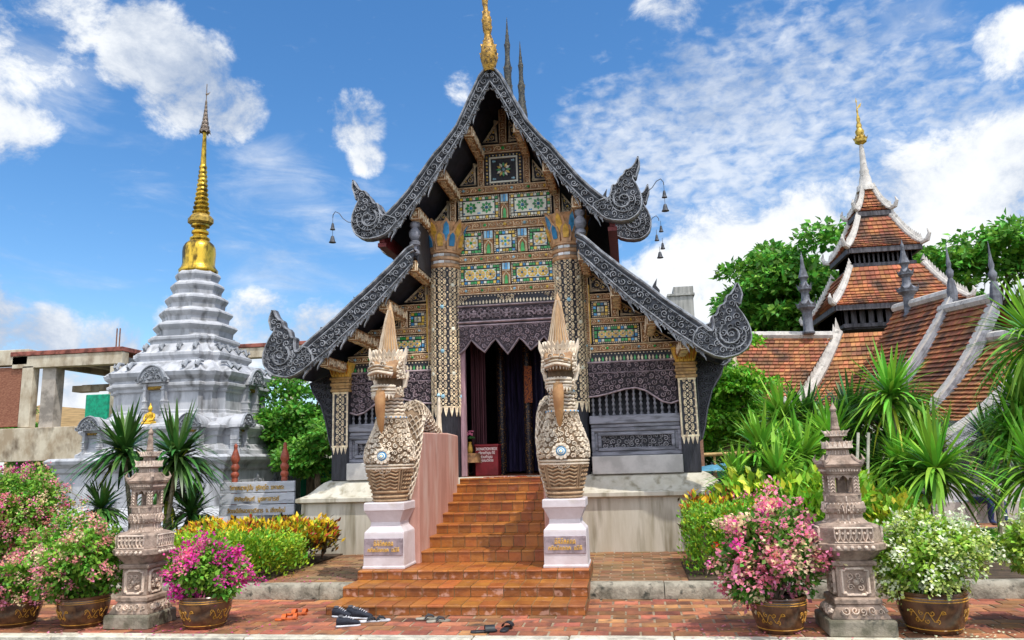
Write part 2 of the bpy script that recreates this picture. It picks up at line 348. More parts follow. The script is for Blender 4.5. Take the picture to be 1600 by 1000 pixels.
# ------------------------------------------------------------------ ground, pavements, kerbs
b = MB(); n = 40
b.box(-600, 600, -200, 900, -0.6, -0.12)
struct(b.build('ground', M_earth))
b = MB(); b.box(-60, 60, -12, 7.72, -0.3, -0.085); struct(b.build('road', M_road))
b = MB()
x = -14.0
while x < 12:
    l = R.uniform(.9, 1.2); b.box(x, x+l-.012, 7.70, 7.86, -.12, R.uniform(-.004, .004)); x += l
struct(b.build('front_kerb', mat('pale_kerb_stone', (0.50, 0.46, 0.37), .9, var=.25, scale=6, bump=.5, island=.12), bevel=.012))
def paving(name, x0, x1, y0, y1, z, bw, bd, m, skip=None, seed=3, bond=.5):
    rg = random.Random(seed); mb = MB(); mb.box(x0, x1, y0, y1, z-.2, z-.008, 1)
    y = y0; row = 0
    while y < y1-.02:
        x = x0-(bw*bond if row % 2 else 0)
        while x < x1:
            a, c = max(x, x0), min(x+bw, x1); d = min(y+bd, y1)
            if c-a > .04 and not (skip and skip((a+c)/2, (y+d)/2)):
                g = .005+rg.random()*.005; e = rg.uniform(-.004, .003)
                tx = rg.uniform(-.004, .004); zz = z+e
                vs = [(a+g, y+g, z-.03), (c-g, y+g, z-.03), (c-g, d-g, z-.03), (a+g, d-g, z-.03),
                      (a+g+.006, y+g+.006, zz+tx), (c-g-.006, y+g+.006, zz-tx), (c-g-.006, d-g-.006, zz-tx), (a+g+.006, d-g-.006, zz+tx)]
                mb.add(vs, [(4, 5, 6, 7), (0, 1, 5, 4), (1, 2, 6, 5), (2, 3, 7, 6), (3, 0, 4, 7)], 0)
            x += bw
        y += bd; row += 1
    return struct(mb.build(name, [m, M_grout]))
paving('lower_pavement', -12, 9, 7.86, 9.83, 0, .30, .20, M_brick, lambda x, y: -3.40 < x < -.70 and y > 8.95)
paving('terrace_pavement', -7.6, 9.5, 9.98, 13.1, .17, .29, .16, M_brickt, lambda x, y: (x > 1.1 and y < 11.4) or (x > 1.9) or (-3.3 < x < -.8 and y < 13) , seed=5)
b = MB(); b.box(-13, -4.95, 10.0, 17, -.1, .19); b.box(.62, 9.6, 9.98, 11.6, .1, .195)
struct(b.build('flower_bed', M_soil))
def kerb_run(mb, x0, x1, y, h, w):
    rg = random.Random(int(x0*10)); x = x0
    while x < x1:
        l = min(rg.uniform(.9, 1.3), x1-x); dz = rg.uniform(-.01, .01)
        prof = [(0, 0), (.0, h*.72), (w*.12, h*.92), (w*.32, h), (w*.7, h), (w*.9, h*.92), (w, h*.7), (w, 0)]
        mb.prism(prof, lambda a, c, d: (d, y+a, c*(1+dz*3)+.0), x+.005, x+l-.005); x += l
b = MB(); kerb_run(b, -13, -3.42, 9.78, .19, .24); kerb_run(b, -.72, 9.6, 9.78, .19, .24)
struct(b.build('terrace_kerb', M_conc, smooth=True, angle=50))
# lawn and path further right
b = MB(); b.box(2.4, 30, 11.4, 15.6, .0, .165); struct(b.build('lawn_soil', mat('lawn_soil', (0.05, 0.11, 0.02), .95, var=.4, scale=4)))
b = MB(); b.box(-4, 40, 15.6, 18.4, .0, .19); struct(b.build('garden_path', mat('path_brick', (0.36, 0.16, 0.08), .9, var=.4, scale=5, bump=.3)))
b = MB(); b.box(2.4, 30, 15.5, 15.62, .0, .23); struct(b.build('path_kerb', mat('path_kerb', (0.5, .45, .36), .9)))

# ------------------------------------------------------------------ the temple hall (local frame: x from its axis, y from its facade, z up)
X0, FY, BY = -2.078, 13.5, -1.25           # BY: plane of the bargeboards in local y
T = thing('temple_hall', 'dark carved wooden temple hall with steep gable, silver-grey carved bargeboards and glass mosaic facade', 'temple', (X0, FY, 0))
RECT = [(-1, -1), (1, -1), (1, 1), (-1, 1)]
b = MB()
pr = [(3.66, 0), (3.64, 1.02), (3.72, 1.05), (3.72, 1.11), (3.64, 1.14), (3.57, 1.17), (3.50, 1.23), (3.42, 1.31), (3.35, 1.37), (3.27, 1.405)]
b.loft(RECT, [(s, s+1.86, z) for s, z in pr], (0, 5.02))
b.build('platform', M_plaster, T, smooth=True, angle=25)
for s in (-1, 1): b = MB(); b.box(*sorted((s*1.42, s*2.93)), -.22, .1, 1.40, 1.70); b.build('sill_block', mat('grey_plaster', (0.50, 0.48, 0.46), .8, var=.15, scale=3), T, bevel=.01)
b = MB(); b.box(-1.3, 1.3, .05, 10.0, 1.35, 1.412); b.build('hall_floor', mat('floor_tile', (0.20, 0.06, 0.02), .3, var=.3), T)
def fac(y0): return lambda a, c, h: (a, y0-h, c)
# gable boarding, side walls
UT = [(0, 8.52), (.18, 8.30), (.36, 7.93), (.60, 7.42), (.88, 7.06), (1.0, 6.94), (1.22, 6.64), (1.45, 6.33), (1.66, 6.10), (1.82, 5.95), (1.93, 5.86)]
UL = [(0, 8.16), (.14, 7.95), (.27, 7.70), (.38, 7.48), (.54, 7.22), (.77, 6.87), (1.0, 6.54), (1.23, 6.24), (1.43, 6.0), (1.6, 5.80), (1.80, 5.60)]
LT = [(1.39, 5.34), (1.50, 5.28), (1.78, 5.00), (2.14, 4.68), (2.43, 4.44), (2.74, 4.16), (3.25, 3.76), (3.44, 3.60)]
LL = [(1.42, 4.97), (1.80, 4.58), (2.22, 4.16), (2.55, 3.88), (2.87, 3.60), (3.25, 3.32)]
def mir(p): return [(-a, c) for a, c in p]
b = MB()
core = [(1.42, 4.1), (1.42, 5.9), (1.2, 6.2), (.75, 6.82), (.5, 7.2), (.3, 7.55), (0, 8.1)]
b.prism(core+mir(core[::-1])[1:], fac(0.18), 0, -.12)
for s in (1, -1):
    bay = [(1.2, 3.25), (3.25, 3.25), (3.12, 3.45), (2.6, 3.88), (2.1, 4.33), (1.7, 4.75), (1.3, 5.2)]
    b.prism([(s*a, c) for a, c in bay], fac(0.16), 0, -.12)
    b.box(*sorted((s*3.0, s*3.12)), .1, 10, 1.4, 3.6); b.box(*sorted((s*1.36, s*1.46)), -1.0, 10, 5.0, 5.95)
rear = [(3.1, 1.4), (3.1, 3.62), (2.8, 3.95), (1.8, 4.9), (1.8, 5.95), (1.2, 6.7), (.5, 7.6), (0, 8.4)]; b.prism(rear+mir(rear[::-1])[1:], fac(6.0), 0, -.15)
b.build('gable_wall', M_black, T)

# roof slabs in three rising tiers
tiers = [(BY+.05, 1.75, 0.0), (.85, 4.2, .50), (3.0, 10.6, 1.1)]
M_roof = mat('roof_tile_dark', (0.13, 0.075, 0.055), .8, var=.4, scale=8, bump=.6, bscale=30)
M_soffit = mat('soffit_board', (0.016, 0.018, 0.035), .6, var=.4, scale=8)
for y0, y1, dz0 in tiers:
    for prof, e in ((UT, .07), (LT, .07)):
        dz = dz0 if prof is UT else dz0*.12
        for s in (1, -1):
            top = [(s*a, c-e+dz) for a, c in prof]; bot = [(s*a, c-e-.13+dz) for a, c in prof]
            if prof is UT: top[-1] = (s*2.0, 5.74+dz); bot[-1] = (s*1.95, 5.62+dz)
            else: top += [(s*3.72, 3.33+dz)]; bot += [(s*3.68, 3.2+dz)]
            mb = MB(); n = len(top)
            for lst, mi in ((top, 0), (bot, 1)):
                vs = [(a, y0, c) for a, c in lst]+[(a, y1, c) for a, c in lst]
                mb.add(vs, [(i, i+1, n+i+1, n+i) for i in range(n-1)], mi)
            for yy in (y0, y1): mb.add([(a, yy, c) for a, c in top]+[(a, yy, c) for a, c in bot], [(i, i+1, n+i+1, n+i) for i in range(n-1)], 1)
            ea, ec = top[-1]; eb, ed = bot[-1]
            mb.add([(ea, y0, ec), (ea, y1, ec), (eb, y1, ed), (eb, y0, ed)], [(0, 1, 2, 3)], 2)
            mb.build('roof', [M_roof, M_soffit, mat('red_fascia', (0.16, 0.018, 0.018), .5, var=.3)], T)
for y0, y1, dz in tiers:
    for s in (1, -1):
        b = MB(); b.box(*sorted((s*1.93, s*2.02)), y0+.04, y1, 5.44+dz, 5.7+dz); b.box(*sorted((s*1.90, s*2.05)), y0+.04, y1, 5.36+dz, 5.43+dz)
        b.build('eaves_board', mat('red_fascia', (0.16, 0.018, 0.018)), T)

# carved bargeboards and naga finials
def board(top, low, s, dy, dz, seed, full=True):
    fn0 = lambda a, c, h: (s*a, BY+dy-h, c+dz)
    mb = MB(); poly = top+low[::-1]
    mb.prism(poly, fn0, .0, -.07, 1)
    rail = [(a, c-.025) for a, c in top]; mb.ribbon(rail, .07, .07, fn0, .075, 0)
    rail = [(a*.995+.0, c-.115) for a, c in top]; mb.ribbon(rail, .03, .03, fn0, .05, 0)
    mb.ribbon([(a, c+.012) for a, c in low], .04, .04, fn0, .05, 0)
    mid = inset(poly, .04)
    lane = [(a+.0, c-.12) for a, c in top]+[(a, c+.02) for a, c in low[::-1]]
    carve(mb, lane, fn0, .018, .062, .06, seed, 0, .44, 5200)
    # hanging flame lace under the board
    tot = [(low[i], low[i+1], hypot(low[i+1][0]-low[i][0], low[i+1][1]-low[i][1])) for i in range(len(low)-1)]
    L = sum(t[2] for t in tot); k = max(3, int(L/.165)); rg = random.Random(seed)
    for i in range(k):
        d = (i+.5)/k*L
        for p, q, l in tot:
            if d <= l: break
            d -= l
        f = d/l; px, pz = p[0]+(q[0]-p[0])*f, p[1]+(q[1]-p[1])*f; tx, tz = (q[0]-p[0])/l, (q[1]-p[1])/l
        ln = (.16, .25, .38)[i % 3]*rg.uniform(.92, 1.08); w = .105
        sh = [(-w, .03), (-w*.75, -.25*ln), (-w*.2, -.45*ln), (-w*.25, -.62*ln), (w*.25, -.75*ln), (w*.2, -ln), (w*.62, -.7*ln), (w*.6, -.5*ln), (w*.95, -.3*ln), (w, .03)]
        dx, dz2 = (tx*.6+.0), tz*.6-.55; m = hypot(dx, dz2); dx, dz2 = dx/m, dz2/m
        pts = [(px+tx*u - dx*v, pz+tz*u - dz2*v) for u, v in sh]
        mb.prism(pts, fn0, .012, -.035, 0)
        mb.ribbon(spiral(px-dx*(-.3*ln), pz-dz2*(-.3*ln), .05, rg.uniform(0, 6), 1.2, 1, 10), .018, .014, fn0, .04, 0)
    return mb.build('bargeboard', [M_silver, M_lead], T)
UNAGA = [(2.46, 6.60), (2.49, 6.42), (2.445, 6.30), (2.41, 6.17), (2.345, 6.22), (2.43, 6.05), (2.49, 5.88), (2.475, 5.66), (2.38, 5.53), (2.21, 5.45), (1.92, 5.49), (1.77, 5.60), (1.62, 5.79), (1.86, 5.90), (1.93, 5.88), (1.98, 6.03), (2.0, 6.12), (2.07, 6.10), (2.12, 6.23), (2.19, 6.27), (2.22, 6.35), (2.30, 6.36), (2.38, 6.44)]
LNAGA = [(3.875, 4.39), (3.96, 4.15), (3.93, 4.06), (3.90, 3.95), (3.81, 4.03), (3.98, 3.76), (4.05, 3.53), (4.02, 3.36), (3.92, 3.24), (3.78, 3.17), (3.53, 3.13), (3.22, 3.30), (3.08, 3.44), (3.26, 3.72), (3.43, 3.56), (3.46, 3.72), (3.44, 3.84), (3.52, 3.83), (3.55, 3.98), (3.66, 4.02), (3.68, 4.14), (3.77, 4.17)]
def naga_finial(poly, s, dy, dz, seed, eye, name='roof_finial'):
    fn0 = lambda a, c, h: (s*a, BY+dy-.02-h, c+dz)
    mb = MB(); p2 = smooth_poly(poly, 1); mb.prism(p2, fn0, .0, -.13, 1)
    mb.ribbon(inset(p2+[p2[0]], .018), .04, .04, fn0, .06, 0)
    ex, ez, er = eye
    mb.ribbon(spiral(ex, ez, er, 2.2, 1.5, 1, 22), .06, .035, fn0, .075, 0)
    mb.ribbon(spiral(ex+.02, ez, er*1.38, 2.8, .62, 1, 14, .75), .05, .03, fn0, .06, 0)
    carve(mb, inset(p2, .03), fn0, .018, .06, .06, seed, 0, .40, 3200)
    return mb.build(name, [M_silver, mat('finial_lead', (0.10, 0.105, 0.12), .55, var=.4, scale=8, bump=.3)], T)
for s in (-1, 1):
    for ti, (dy, dz) in enumerate(((0, 0), (2.15, .50))):
        board(UT, UL, s, dy, dz, 11+ti); board(LT, LL, s, dy, dz if ti == 0 else .12, 21+ti)
        naga_finial([(a+.22*ti, c) for a, c in UNAGA], s, dy, dz*.55, 31+s, (2.17+.22*ti, 5.83, .17)); naga_finial(LNAGA, s, dy, dz if ti == 0 else .06, 41+s, (3.72, 3.52, .19))
    for (a, c, dy) in ((2.62, 4.30, .6), (1.86, 5.98, .7)):
        sh = [(-.07, 0), (.07, 0), (.085, .12), (.03, .2), (.05, .33), (-.02, .22), (-.075, .1)]
        b = MB(); b.prism([(s*(a+u), c+v) for u, v in sh], lambda p, q, h: (p, BY+dy-h, q), 0, -.05)
        b.build('ridge_flame', M_lead, T)

# gilt spire over the front gable and dark spires on the rear tiers
def flame_spire(name, m, dy, z0, prof, lean, sub=None):
    mb = MB(); n = len(prof)
    for k in range(n-1):
        pass
    vs = []; fs = []; q = 10
    for k, (r, z) in enumerate(prof):
        t = z/prof[-1][1]; lx, ly = lean[0]*t*t, lean[1]*t
        vs += [(lx+cos(2*pi*i/q)*r, BY+dy+ly+sin(2*pi*i/q)*r*1.1, z0+z) for i in range(q)]
    for k in range(n-1): fs += [(k*q+i, k*q+(i+1) % q, (k+1)*q+(i+1) % q, (k+1)*q+i) for i in range(q)]
    mb.add(vs, fs)
    for k in range(2, n-2):
        if prof[k][0] < .035: continue
        r, z = prof[k]; t = z/prof[-1][1]; c0 = (lean[0]*t*t, BY+dy+lean[1]*t)
        for i in range(7):
            a = 2*pi*i/7+k*.45; mb.add([(c0[0]+cos(a-.3)*r*.95, c0[1]+sin(a-.3)*r, z0+z-.05), (c0[0]+cos(a+.3)*r*.95, c0[1]+sin(a+.3)*r, z0+z-.05), (c0[0]+cos(a)*r*1.14, c0[1]+sin(a)*r*1.14, z0+z+.05), (c0[0]+cos(a)*r*.8, c0[1]+sin(a)*r*.8, z0+z+.06)], [(0, 1, 2), (0, 2, 3), (1, 3, 2)], 1)
    return mb.build(name, m, T, smooth=True, angle=60)
M_goldold = mat('old_gilding', (0.50, 0.28, 0.04), .45, metal=.2, col2=(0.10, 0.055, 0.015), scale=16, fac=(.45, .62), bump=.6, bscale=40)
flame_spire('gilt_spire', [M_goldold, M_goldold], -.02, 8.34, [(.09, 0), (.12, .1), (.145, .22), (.15, .32), (.13, .45), (.09, .55), (.062, .62), (.058, .70), (.08, .80), (.085, .95), (.065, 1.08), (.04, 1.18), (.05, 1.3), (.055, 1.42), (.035, 1.55), (.05, 1.68), (.04, 1.85), (.018, 2.1), (.004, 2.45)], (-.16, -.1))
SP = [(.12, 0), (.125, .15), (.085, .45), (.07, .7), (.085, .85), (.05, 1.05), (.05, 1.25), (.06, 1.36), (.035, 1.55), (.02, 1.75), (.004, 2.0)]
M_spire = mat('dark_spire', (0.035, 0.037, 0.035), .6, col2=(0.16, 0.14, 0.09), scale=22, fac=(.5, .65), bump=.5)
flame_spire('ridge_spire', [M_spire, M_lead], 2.2, 8.70, SP, (.02, -.05)); flame_spire('ridge_spire', [M_spire, M_spire], 4.4, 9.42, SP, (0, -.05))

# two big round gilt pillars
def cyl(cx, cy, r): return lambda u, v, h: (cx+(r+h)*sin(u/r), cy-(r+h)*cos(u/r), v)
for s in (-1, 1):
    cx, r = s*1.145, .255; fnc = cyl(cx, 0, r)
    b = MB(); b.lathe([(r-.015, 1.40), (r-.012, 2.46), (r, 2.5), (r, 6.05)], 28, (cx, 0)); p = b.build('pillar', M_black, T, smooth=True)
    b = MB(); nu, nv = 8, 19; per = 2*pi*r; cw = per/nu; z0, z1 = 2.62, 5.17; ch = (z1-z0)/nv
    for i in range(-3, 4):
        for j in range(nv): gold_cell(b, i*cw, z0+(j+.5)*ch, cw, ch, fnc, .016)
    for i in range(-3, 4):                             # lace fringe at the foot, small glass stars on the shaft
        for d in (-.25, .25):
            u = (i+d)*cw; b.prism([(u-cw*.2, z0+.02), (u-cw*.13, z0-.07), (u, z0-.16), (u+cw*.13, z0-.07), (u+cw*.2, z0+.02)], fnc, .012, 0, back=False)
        b.ribbon([((i-.5)*cw, z0+.01), (i*cw, z0+.01), ((i+.5)*cw, z0+.01)], .03, .03, fnc, .014)
    for j in range(nv):
        if j % 3 == 1:
            for i in (-2, 0, 2):
                u, v = i*cw+((j//3) % 2)*cw, z0+(j+.5)*ch; b.disc(u, v, cw*.2, fnc, .022, 8, 1 if (i+j) % 2 else 2, rise=.006)
    b.build('gilt_lacework', [M_gilt, M_sky, M_white], p)
    b = MB(); b.lathe([(r+.005, 5.16), (r+.035, 5.18), (r+.035, 5.23), (r+.012, 5.24), (r+.012, 5.30), (r+.04, 5.31), (r+.04, 5.36), (r+.012, 5.37), (r+.012, 5.43), (r+.045, 5.44), (r+.05, 5.49), (r, 5.5)], 28, (cx, 0))
    b.build('ring', mat('gilt_rose', (0.58, 0.34, 0.18), .45, var=.25, scale=12), p, smooth=True)
    for zz in (5.245, 5.375):
        b = MB()
        for i in range(-4, 5):
            u = i*.11; b.fbox(u-.05, u+.05, zz, zz+.05, cyl(cx, 0, r+.012), .001, .012, 0 if i in (-1, 0) else 1)
        b.build('tile_band', [mat('mirror_tile', (0.85, 0.9, 0.88), .12), mat('dim_tile', (0.30, 0.24, 0.19), .4, island=.3)], p)
    b = MB(); fl = lambda z: r+.0+.17*max(0, (z-5.5)/.52)**1.4
    for ring_, (zb, hh, off, ou) in enumerate(((5.48, .33, 0, .035), (5.55, .47, .5, .0))):
        for i in range(10):
            a0 = 2*pi*(i+off)/10; pts = []
            w = .5*2*pi/10
            outl = [(-.8, 0), (-.95, .45), (-.72, .8), (0, 1.06), (.72, .8), (.95, .45), (.8, 0)]
            def pt(k, t, h):
                z = zb+t*hh; rr = fl(z)+ou+h; a = a0+k*w; return (cx+rr*sin(a), -rr*cos(a), z)
            b.prism(outl, pt, .03, -.02, 0)
            inn = [(-.42, .2), (-.5, .5), (-.34, .78), (0, .92), (.34, .78), (.5, .5), (.42, .2)]
            b.prism(inn, pt, .045, .028, 1 if (i+ring_) % 2 else 2)
    b.lathe([(r, 5.48), (r+.02, 5.6), (r+.1, 5.9), (r+.14, 6.0), (r-.06, 6.02)], 24, (cx, 0), 0)
    b.build('lotus_capital', [mat('gilt_rose', (0.58, .34, .18)), M_blue, M_goldp], p)

# centre gable: beams with running scrolls and glass studs
def beam(x0, x1, z0, z1, y, name='beam', studs=True, dep=.1, m=None):
    mb = MB(); fn0 = fac(y)
    mb.fbox(x0, x1, z0, z1, fn0, -dep, 0, 1)
    W = z1-z0; sh = lambda u, v, h: fn0(x0+u, z0+v, h)
    if x1-x0 > W:
        for v in (W*.09, W*.91): mb.ribbon([(0, v), (x1-x0, v)], W*.12, W*.12, sh, .014, 0)
        sh2 = lambda u, v, h: fn0(x0+u, z0+W*.17+v*.66, h)
        scroll_band(mb, x1-x0, W, sh2, .02, 0, W*.95)
        if studs:
            k = max(2, int((x1-x0)/(W*1.9)))
            for i in range(k): mb.disc(x0+(i+.5)/k*(x1-x0), (z0+z1)/2, W*.2, fn0, .03, 6, 2+(i % 3), rise=.008)
    else:
        L = z1-z0; W = x1-x0; sv = lambda u, v, h: fn0(x0+v, z0+u, h)
        for v in (W*.1, W*.9): mb.ribbon([(0, v), (L, v)], W*.13, W*.13, sv, .014, 0)
        sv2 = lambda u, v, h: fn0(x0+W*.17+v*.66, z0+u, h)
        scroll_band(mb, L, W, sv2, .018, 0, W)
    return mb.build(name, [M_gilt, m or M_brown, M_sky, M_green, M_yell], T)
beam(-.92, .92, 6.59, 6.74, .0); beam(-.55, .55, 7.38, 7.56, .02); beam(-.93, .93, 5.89, 6.06, .0); beam(-.9, .9, 5.26, 5.41, .0); beam(-.9, .9, 4.67, 4.82, .0)
beam(-.075, .075, 7.58, 8.28, .03, 'king_post')
for s in (-1, 1):
    beam(*sorted((s*.37, s*.50)), 6.75, 7.37, .02, 'upright'); beam(*sorted((s*.92, s*1.04)), 6.08, 6.58, .0, 'upright')
# glass mosaics
def mosaic(x0, x1, z0, z1, y, kind, name='mosaic_panel'):
    mb = MB(); fn0 = fac(y); W, H = x1-x0, z1-z0
    mb.fbox(x0, x1, z0, z1, fn0, -.06, .0, 0)
    ts = .06; sets = {'white': (1, 3, 1, 1, 3, 2), 'green': (2, 2, 3, 2, 1), 'blue': (4, 3, 1, 2, 3), 'gold': (3, 2, 4, 2, 1)}[kind]
    def ringtiles(o, t, q, cols):
        nx, nz = max(3, round((W-2*o)/t)), max(3, round((H-2*o)/t)); k = 0
        for i in range(nx):
            for zz in (z0+o, z1-o-t*q):
                a = x0+o+i*(W-2*o)/nx; mb.fbox(a+.006, a+(W-2*o)/nx-.006, zz, zz+t*q, fn0, 0, .014, cols[k % len(cols)]); k += 1
        for i in range(1, nz-1):
            for xx in (x0+o, x1-o-t*q):
                a = z0+o+i*(H-2*o)/nz; mb.fbox(xx, xx+t*q, a+.006, a+(H-2*o)/nz-.006, fn0, 0, .014, cols[k % len(cols)]); k += 1
    ringtiles(.008, .035, .55, (5,)); ringtiles(.036, ts, .75, sets)
    o = .105; fx0, fx1, fz0, fz1 = x0+o, x1-o, z0+o, z1-o
    mb.fbox(fx0, fx1, fz0, fz1, fn0, 0, .010, 0 if kind == 'dark' else 1)
    fw, fh = fx1-fx0, fz1-fz0; k = max(1, round(fw/fh*.95)) if fw > fh*1.3 else 1
    if kind == 'white': k = 2
    for i in range(k):
        cx, cz = fx0+(i+.5)/k*fw, (fz0+fz1)/2; rr = min(fw/k, fh)*.47; f2 = lambda a, c, h: fn0(a, c, h+.010)
        if kind == 'white': flower(mb, cx, cz, rr*.95, f2, .016, 8, (2, 2), 4)
        elif kind == 'gold': flower(mb, cx, cz, rr, f2, .016, 12, (5, 3), 4, 3)
        elif kind == 'green': flower(mb, cx, cz, rr, f2, .016, 10, (3, 1), 2, 5 if rr > .1 else 3)
        else: flower(mb, cx, cz, rr, f2, .016, 8, (4, 3), 2, 1)
        if kind != 'blue':
            for dx in (-.5, .5):
                for dz in (-.38, .38): mb.disc(cx+dx*fw/k*.9, cz+dz*fh, .02, f2, .012, 4, 2 if dz > 0 else 4)
    return mb.build(name, [M_black, M_white, M_green, M_yell, M_blue, M_gilt], T)
for s in (-1, 1):
    mosaic(*sorted((s*.085, s*.885)), 6.09, 6.57, .03, 'white'); mosaic(*sorted((s*.09, s*.88)), 4.84, 5.25, .03, 'gold'); mosaic(*sorted((s*.42, s*.87)), 5.43, 5.88, .03, 'green')
mosaic(-.215, .215, 5.43, 5.88, .03, 'blue')
# framed black panel with a flower at the head of the gable
b = MB(); fn0 = fac(.03); b.fbox(-.36, .36, 6.75, 7.37, fn0, -.05, 0, 0)
for a0, a1, c0, c1 in ((-.27, .27, 7.27, 7.30), (-.27, .27, 6.79, 6.82), (-.27, -.24, 6.82, 7.27), (.24, .27, 6.82, 7.27)): b.fbox(a0, a1, c0, c1, fn0, 0, .025, 1)
flower(b, 0, 7.045, .15, fn0, .02, 12, (2, 1, 3), 4, 0)
for sx in (-1, 1):
    for zz in (6.87, 7.22): b.disc(sx*.19, zz, .025, fn0, .015, 6, 4); b.disc(sx*.16, zz, .018, fn0, .015, 6, 4)
    for i in range(9): b.disc(sx*.315, 6.79+i*.065, .02, fn0, .018, 6, 3 if i % 3 else 5)
for i in range(9): b.disc(-.26+i*.065, 7.335, .016, fn0, .015, 6, 5 if i % 2 else 3); b.disc(-.26+i*.065, 6.77, .012, fn0, .015, 6, 5)
b.build('flower_panel', [M_black, M_white, M_green, M_yell, M_sky, M_gilt], T)
def niche(x0, x1, z0, z1, y):
    mb = MB(); fn0 = fac(y); mb.fbox(x0, x1, z0, z1, fn0, -.04, 0, 0); H = z1-z0; W = x1-x0
    for i in range(3): mb.fbox(x0+W*(.06+.31*i), x0+W*(.06+.31*i+.26), z1-H*.32, z1-.012, fn0, 0, .014, 1 if i % 2 == 0 else 2)
    mb.fbox(x0+W*.05, x1-W*.05, z1-H*.40, z1-H*.35, fn0, 0, .03, 3)
    mb.ribbon([(x0+W*.14, z0+.01), (x0+W*.14, z0+H*.38), (x0+W*.5, z0+H*.58), (x1-W*.14, z0+H*.38), (x1-W*.14, z0+.01)], W*.18, W*.18, fn0, .03, 3)
    mb.prism([(x0+W*.3, z0+.01), (x1-W*.3, z0+.01), (x1-W*.34, z0+H*.32), (x0+W*.5, z0+H*.44), (x0+W*.34, z0+H*.32)], fn0, .012, 0, 4)
    mb.build('niche', [M_brown, M_sky, M_blue, M_gilt, M_green], T)
for a0, a1, c0, c1 in ((-.075, .075, 6.09, 6.57), (-.08, .08, 4.84, 5.25), (-.41, -.225, 5.43, 5.88), (.225, .41, 5.43, 5.88)): niche(a0, a1, c0, c1, .02)
# fringe of gilt lotus tips
def fringe(x0, x1, z0, z1, y, green=False):
    mb = MB(); fn0 = fac(y); mb.fbox(x0, x1, z0, z1, fn0, -.06, 0, 0); H = z1-z0; k = int((x1-x0)/.062)
    for i in range(k+1): mb.disc(x0+(x1-x0)*i/k, z1-H*.12, .013, fn0, .012, 6, 1)
    for i in range(k):
        u = x0+(i+.5)/k*(x1-x0); t = abs(i+.5-k/2)/(k/2); hh = H*(.62 if green else .45)*(1-.35*t)
        zb = z0+H*.1
        mb.prism([(u-.012, zb), (u+.012, zb), (u+.02, zb+hh*.45), (u, zb+hh), (u-.02, zb+hh*.45)], fn0, .012, 0, 2 if (green and i % 3 == 1) else 1)
    if not green:
        for cx, w in ((x0, .3), (x1, .3), ((x0+x1)/2, .26)):
            pl = [(max(x0, cx-w), z1-.02), (min(x1, cx+w), z1-.02), (min(x1, cx+w*.45), z1-H*.5), (min(x1, max(x0, cx)), z0+.02), (max(x0, cx-w*.45), z1-H*.5)]
            mb.prism(pl, fn0, .004, 0, 3); carve(mb, pl, lambda a, c, h: fn0(a, c, h+.004), .016, .05, .02, 5, 1, .36, 700)
    mb.build('lotus_fringe', [M_black, M_gilt, M_green, M_purpled], T)
fringe(-.9, .9, 4.475, 4.665, .0)
# carved lintel and zigzag valance over the door
b = MB(); fn0 = fac(-.06); b.fbox(-.9, .9, 4.12, 4.47, fn0, -.12, 0, 1)
for zz in (4.445, 4.15): b.ribbon([(-.9, zz), (.9, zz)], .045, .045, fn0, .04, 0)
for i in range(9):
    cx = -.8+i*.2
    for dz, up in ((4.235, 1), (4.36, -1)): b.ribbon([(cx+.09*cos(t*pi/8), dz+up*.075*sin(t*pi/8)) for t in range(9)], .03, .03, fn0, .035, 0); b.disc(cx, dz+up*.015, .028, fn0, .03, 6, 0)
    carve(b, [(cx-.1, 4.18), (cx+.1, 4.18), (cx+.1, 4.42), (cx-.1, 4.42)], fn0, .018, .035, .03, i, 0, .4, 160)
b.build('lintel', [M_purple, M_purpled], T)
zig = [(-.9, 4.115), (-.9, 3.58), (-.79, 3.66), (-.66, 3.83), (-.54, 3.70), (-.42, 3.60), (-.30, 3.76), (-.21, 3.83), (-.1, 3.68), (0, 3.55), (.1, 3.68), (.21, 3.83), (.30, 3.76), (.42, 3.60), (.54, 3.70), (.66, 3.83), (.79, 3.66), (.9, 3.58), (.9, 4.115)]
b = MB(); fn0 = fac(-.04); b.prism(zig, fn0, 0, -.05, 1); b.ribbon(zig[1:-1], .045, .045, fn0, .03, 0); b.ribbon([(-.9, 4.09), (.9, 4.09)], .04, .04, fn0, .03, 0)
carve(b, inset(zig, .03), fn0, .016, .05, .036, 77, 0, .42, 5000); b.build('door_valance', [M_purple, mat('teak_mid', (0.075, .055, .066), .7)], T)
# little triangles of gilt carving beside the king post and the tie beams
def tri(poly, y, seed):
    mb = MB(); fn0 = fac(y); mb.prism(poly, fn0, 0, -.04, 1); n = len(poly)
    mb.ribbon(inset(poly+[poly[0]], .03), .05, .05, fn0, .022, 0); carve(mb, inset(poly, .06), fn0, .018, .06, .02, seed, 0, .34, 900)
    for cx, cz, r in pack(inset(poly, .05), .03, .05, seed+1, 120)[:5]: mb.disc(cx, cz, .018, fn0, .026, 6, 2)
    mb.build('gable_triangle', [M_gilt, M_black, M_yell], T)
for s in (-1, 1):
    for i, p in enumerate(([(.10, 7.60), (.40, 7.60), (.12, 8.05)], [(.53, 6.78), (.86, 6.78), (.54, 7.22)], [(1.06, 6.12), (1.36, 6.12), (1.06, 6.52)])):
        tri([(s*a, c) for a, c in p][::s], .05, 50+i)
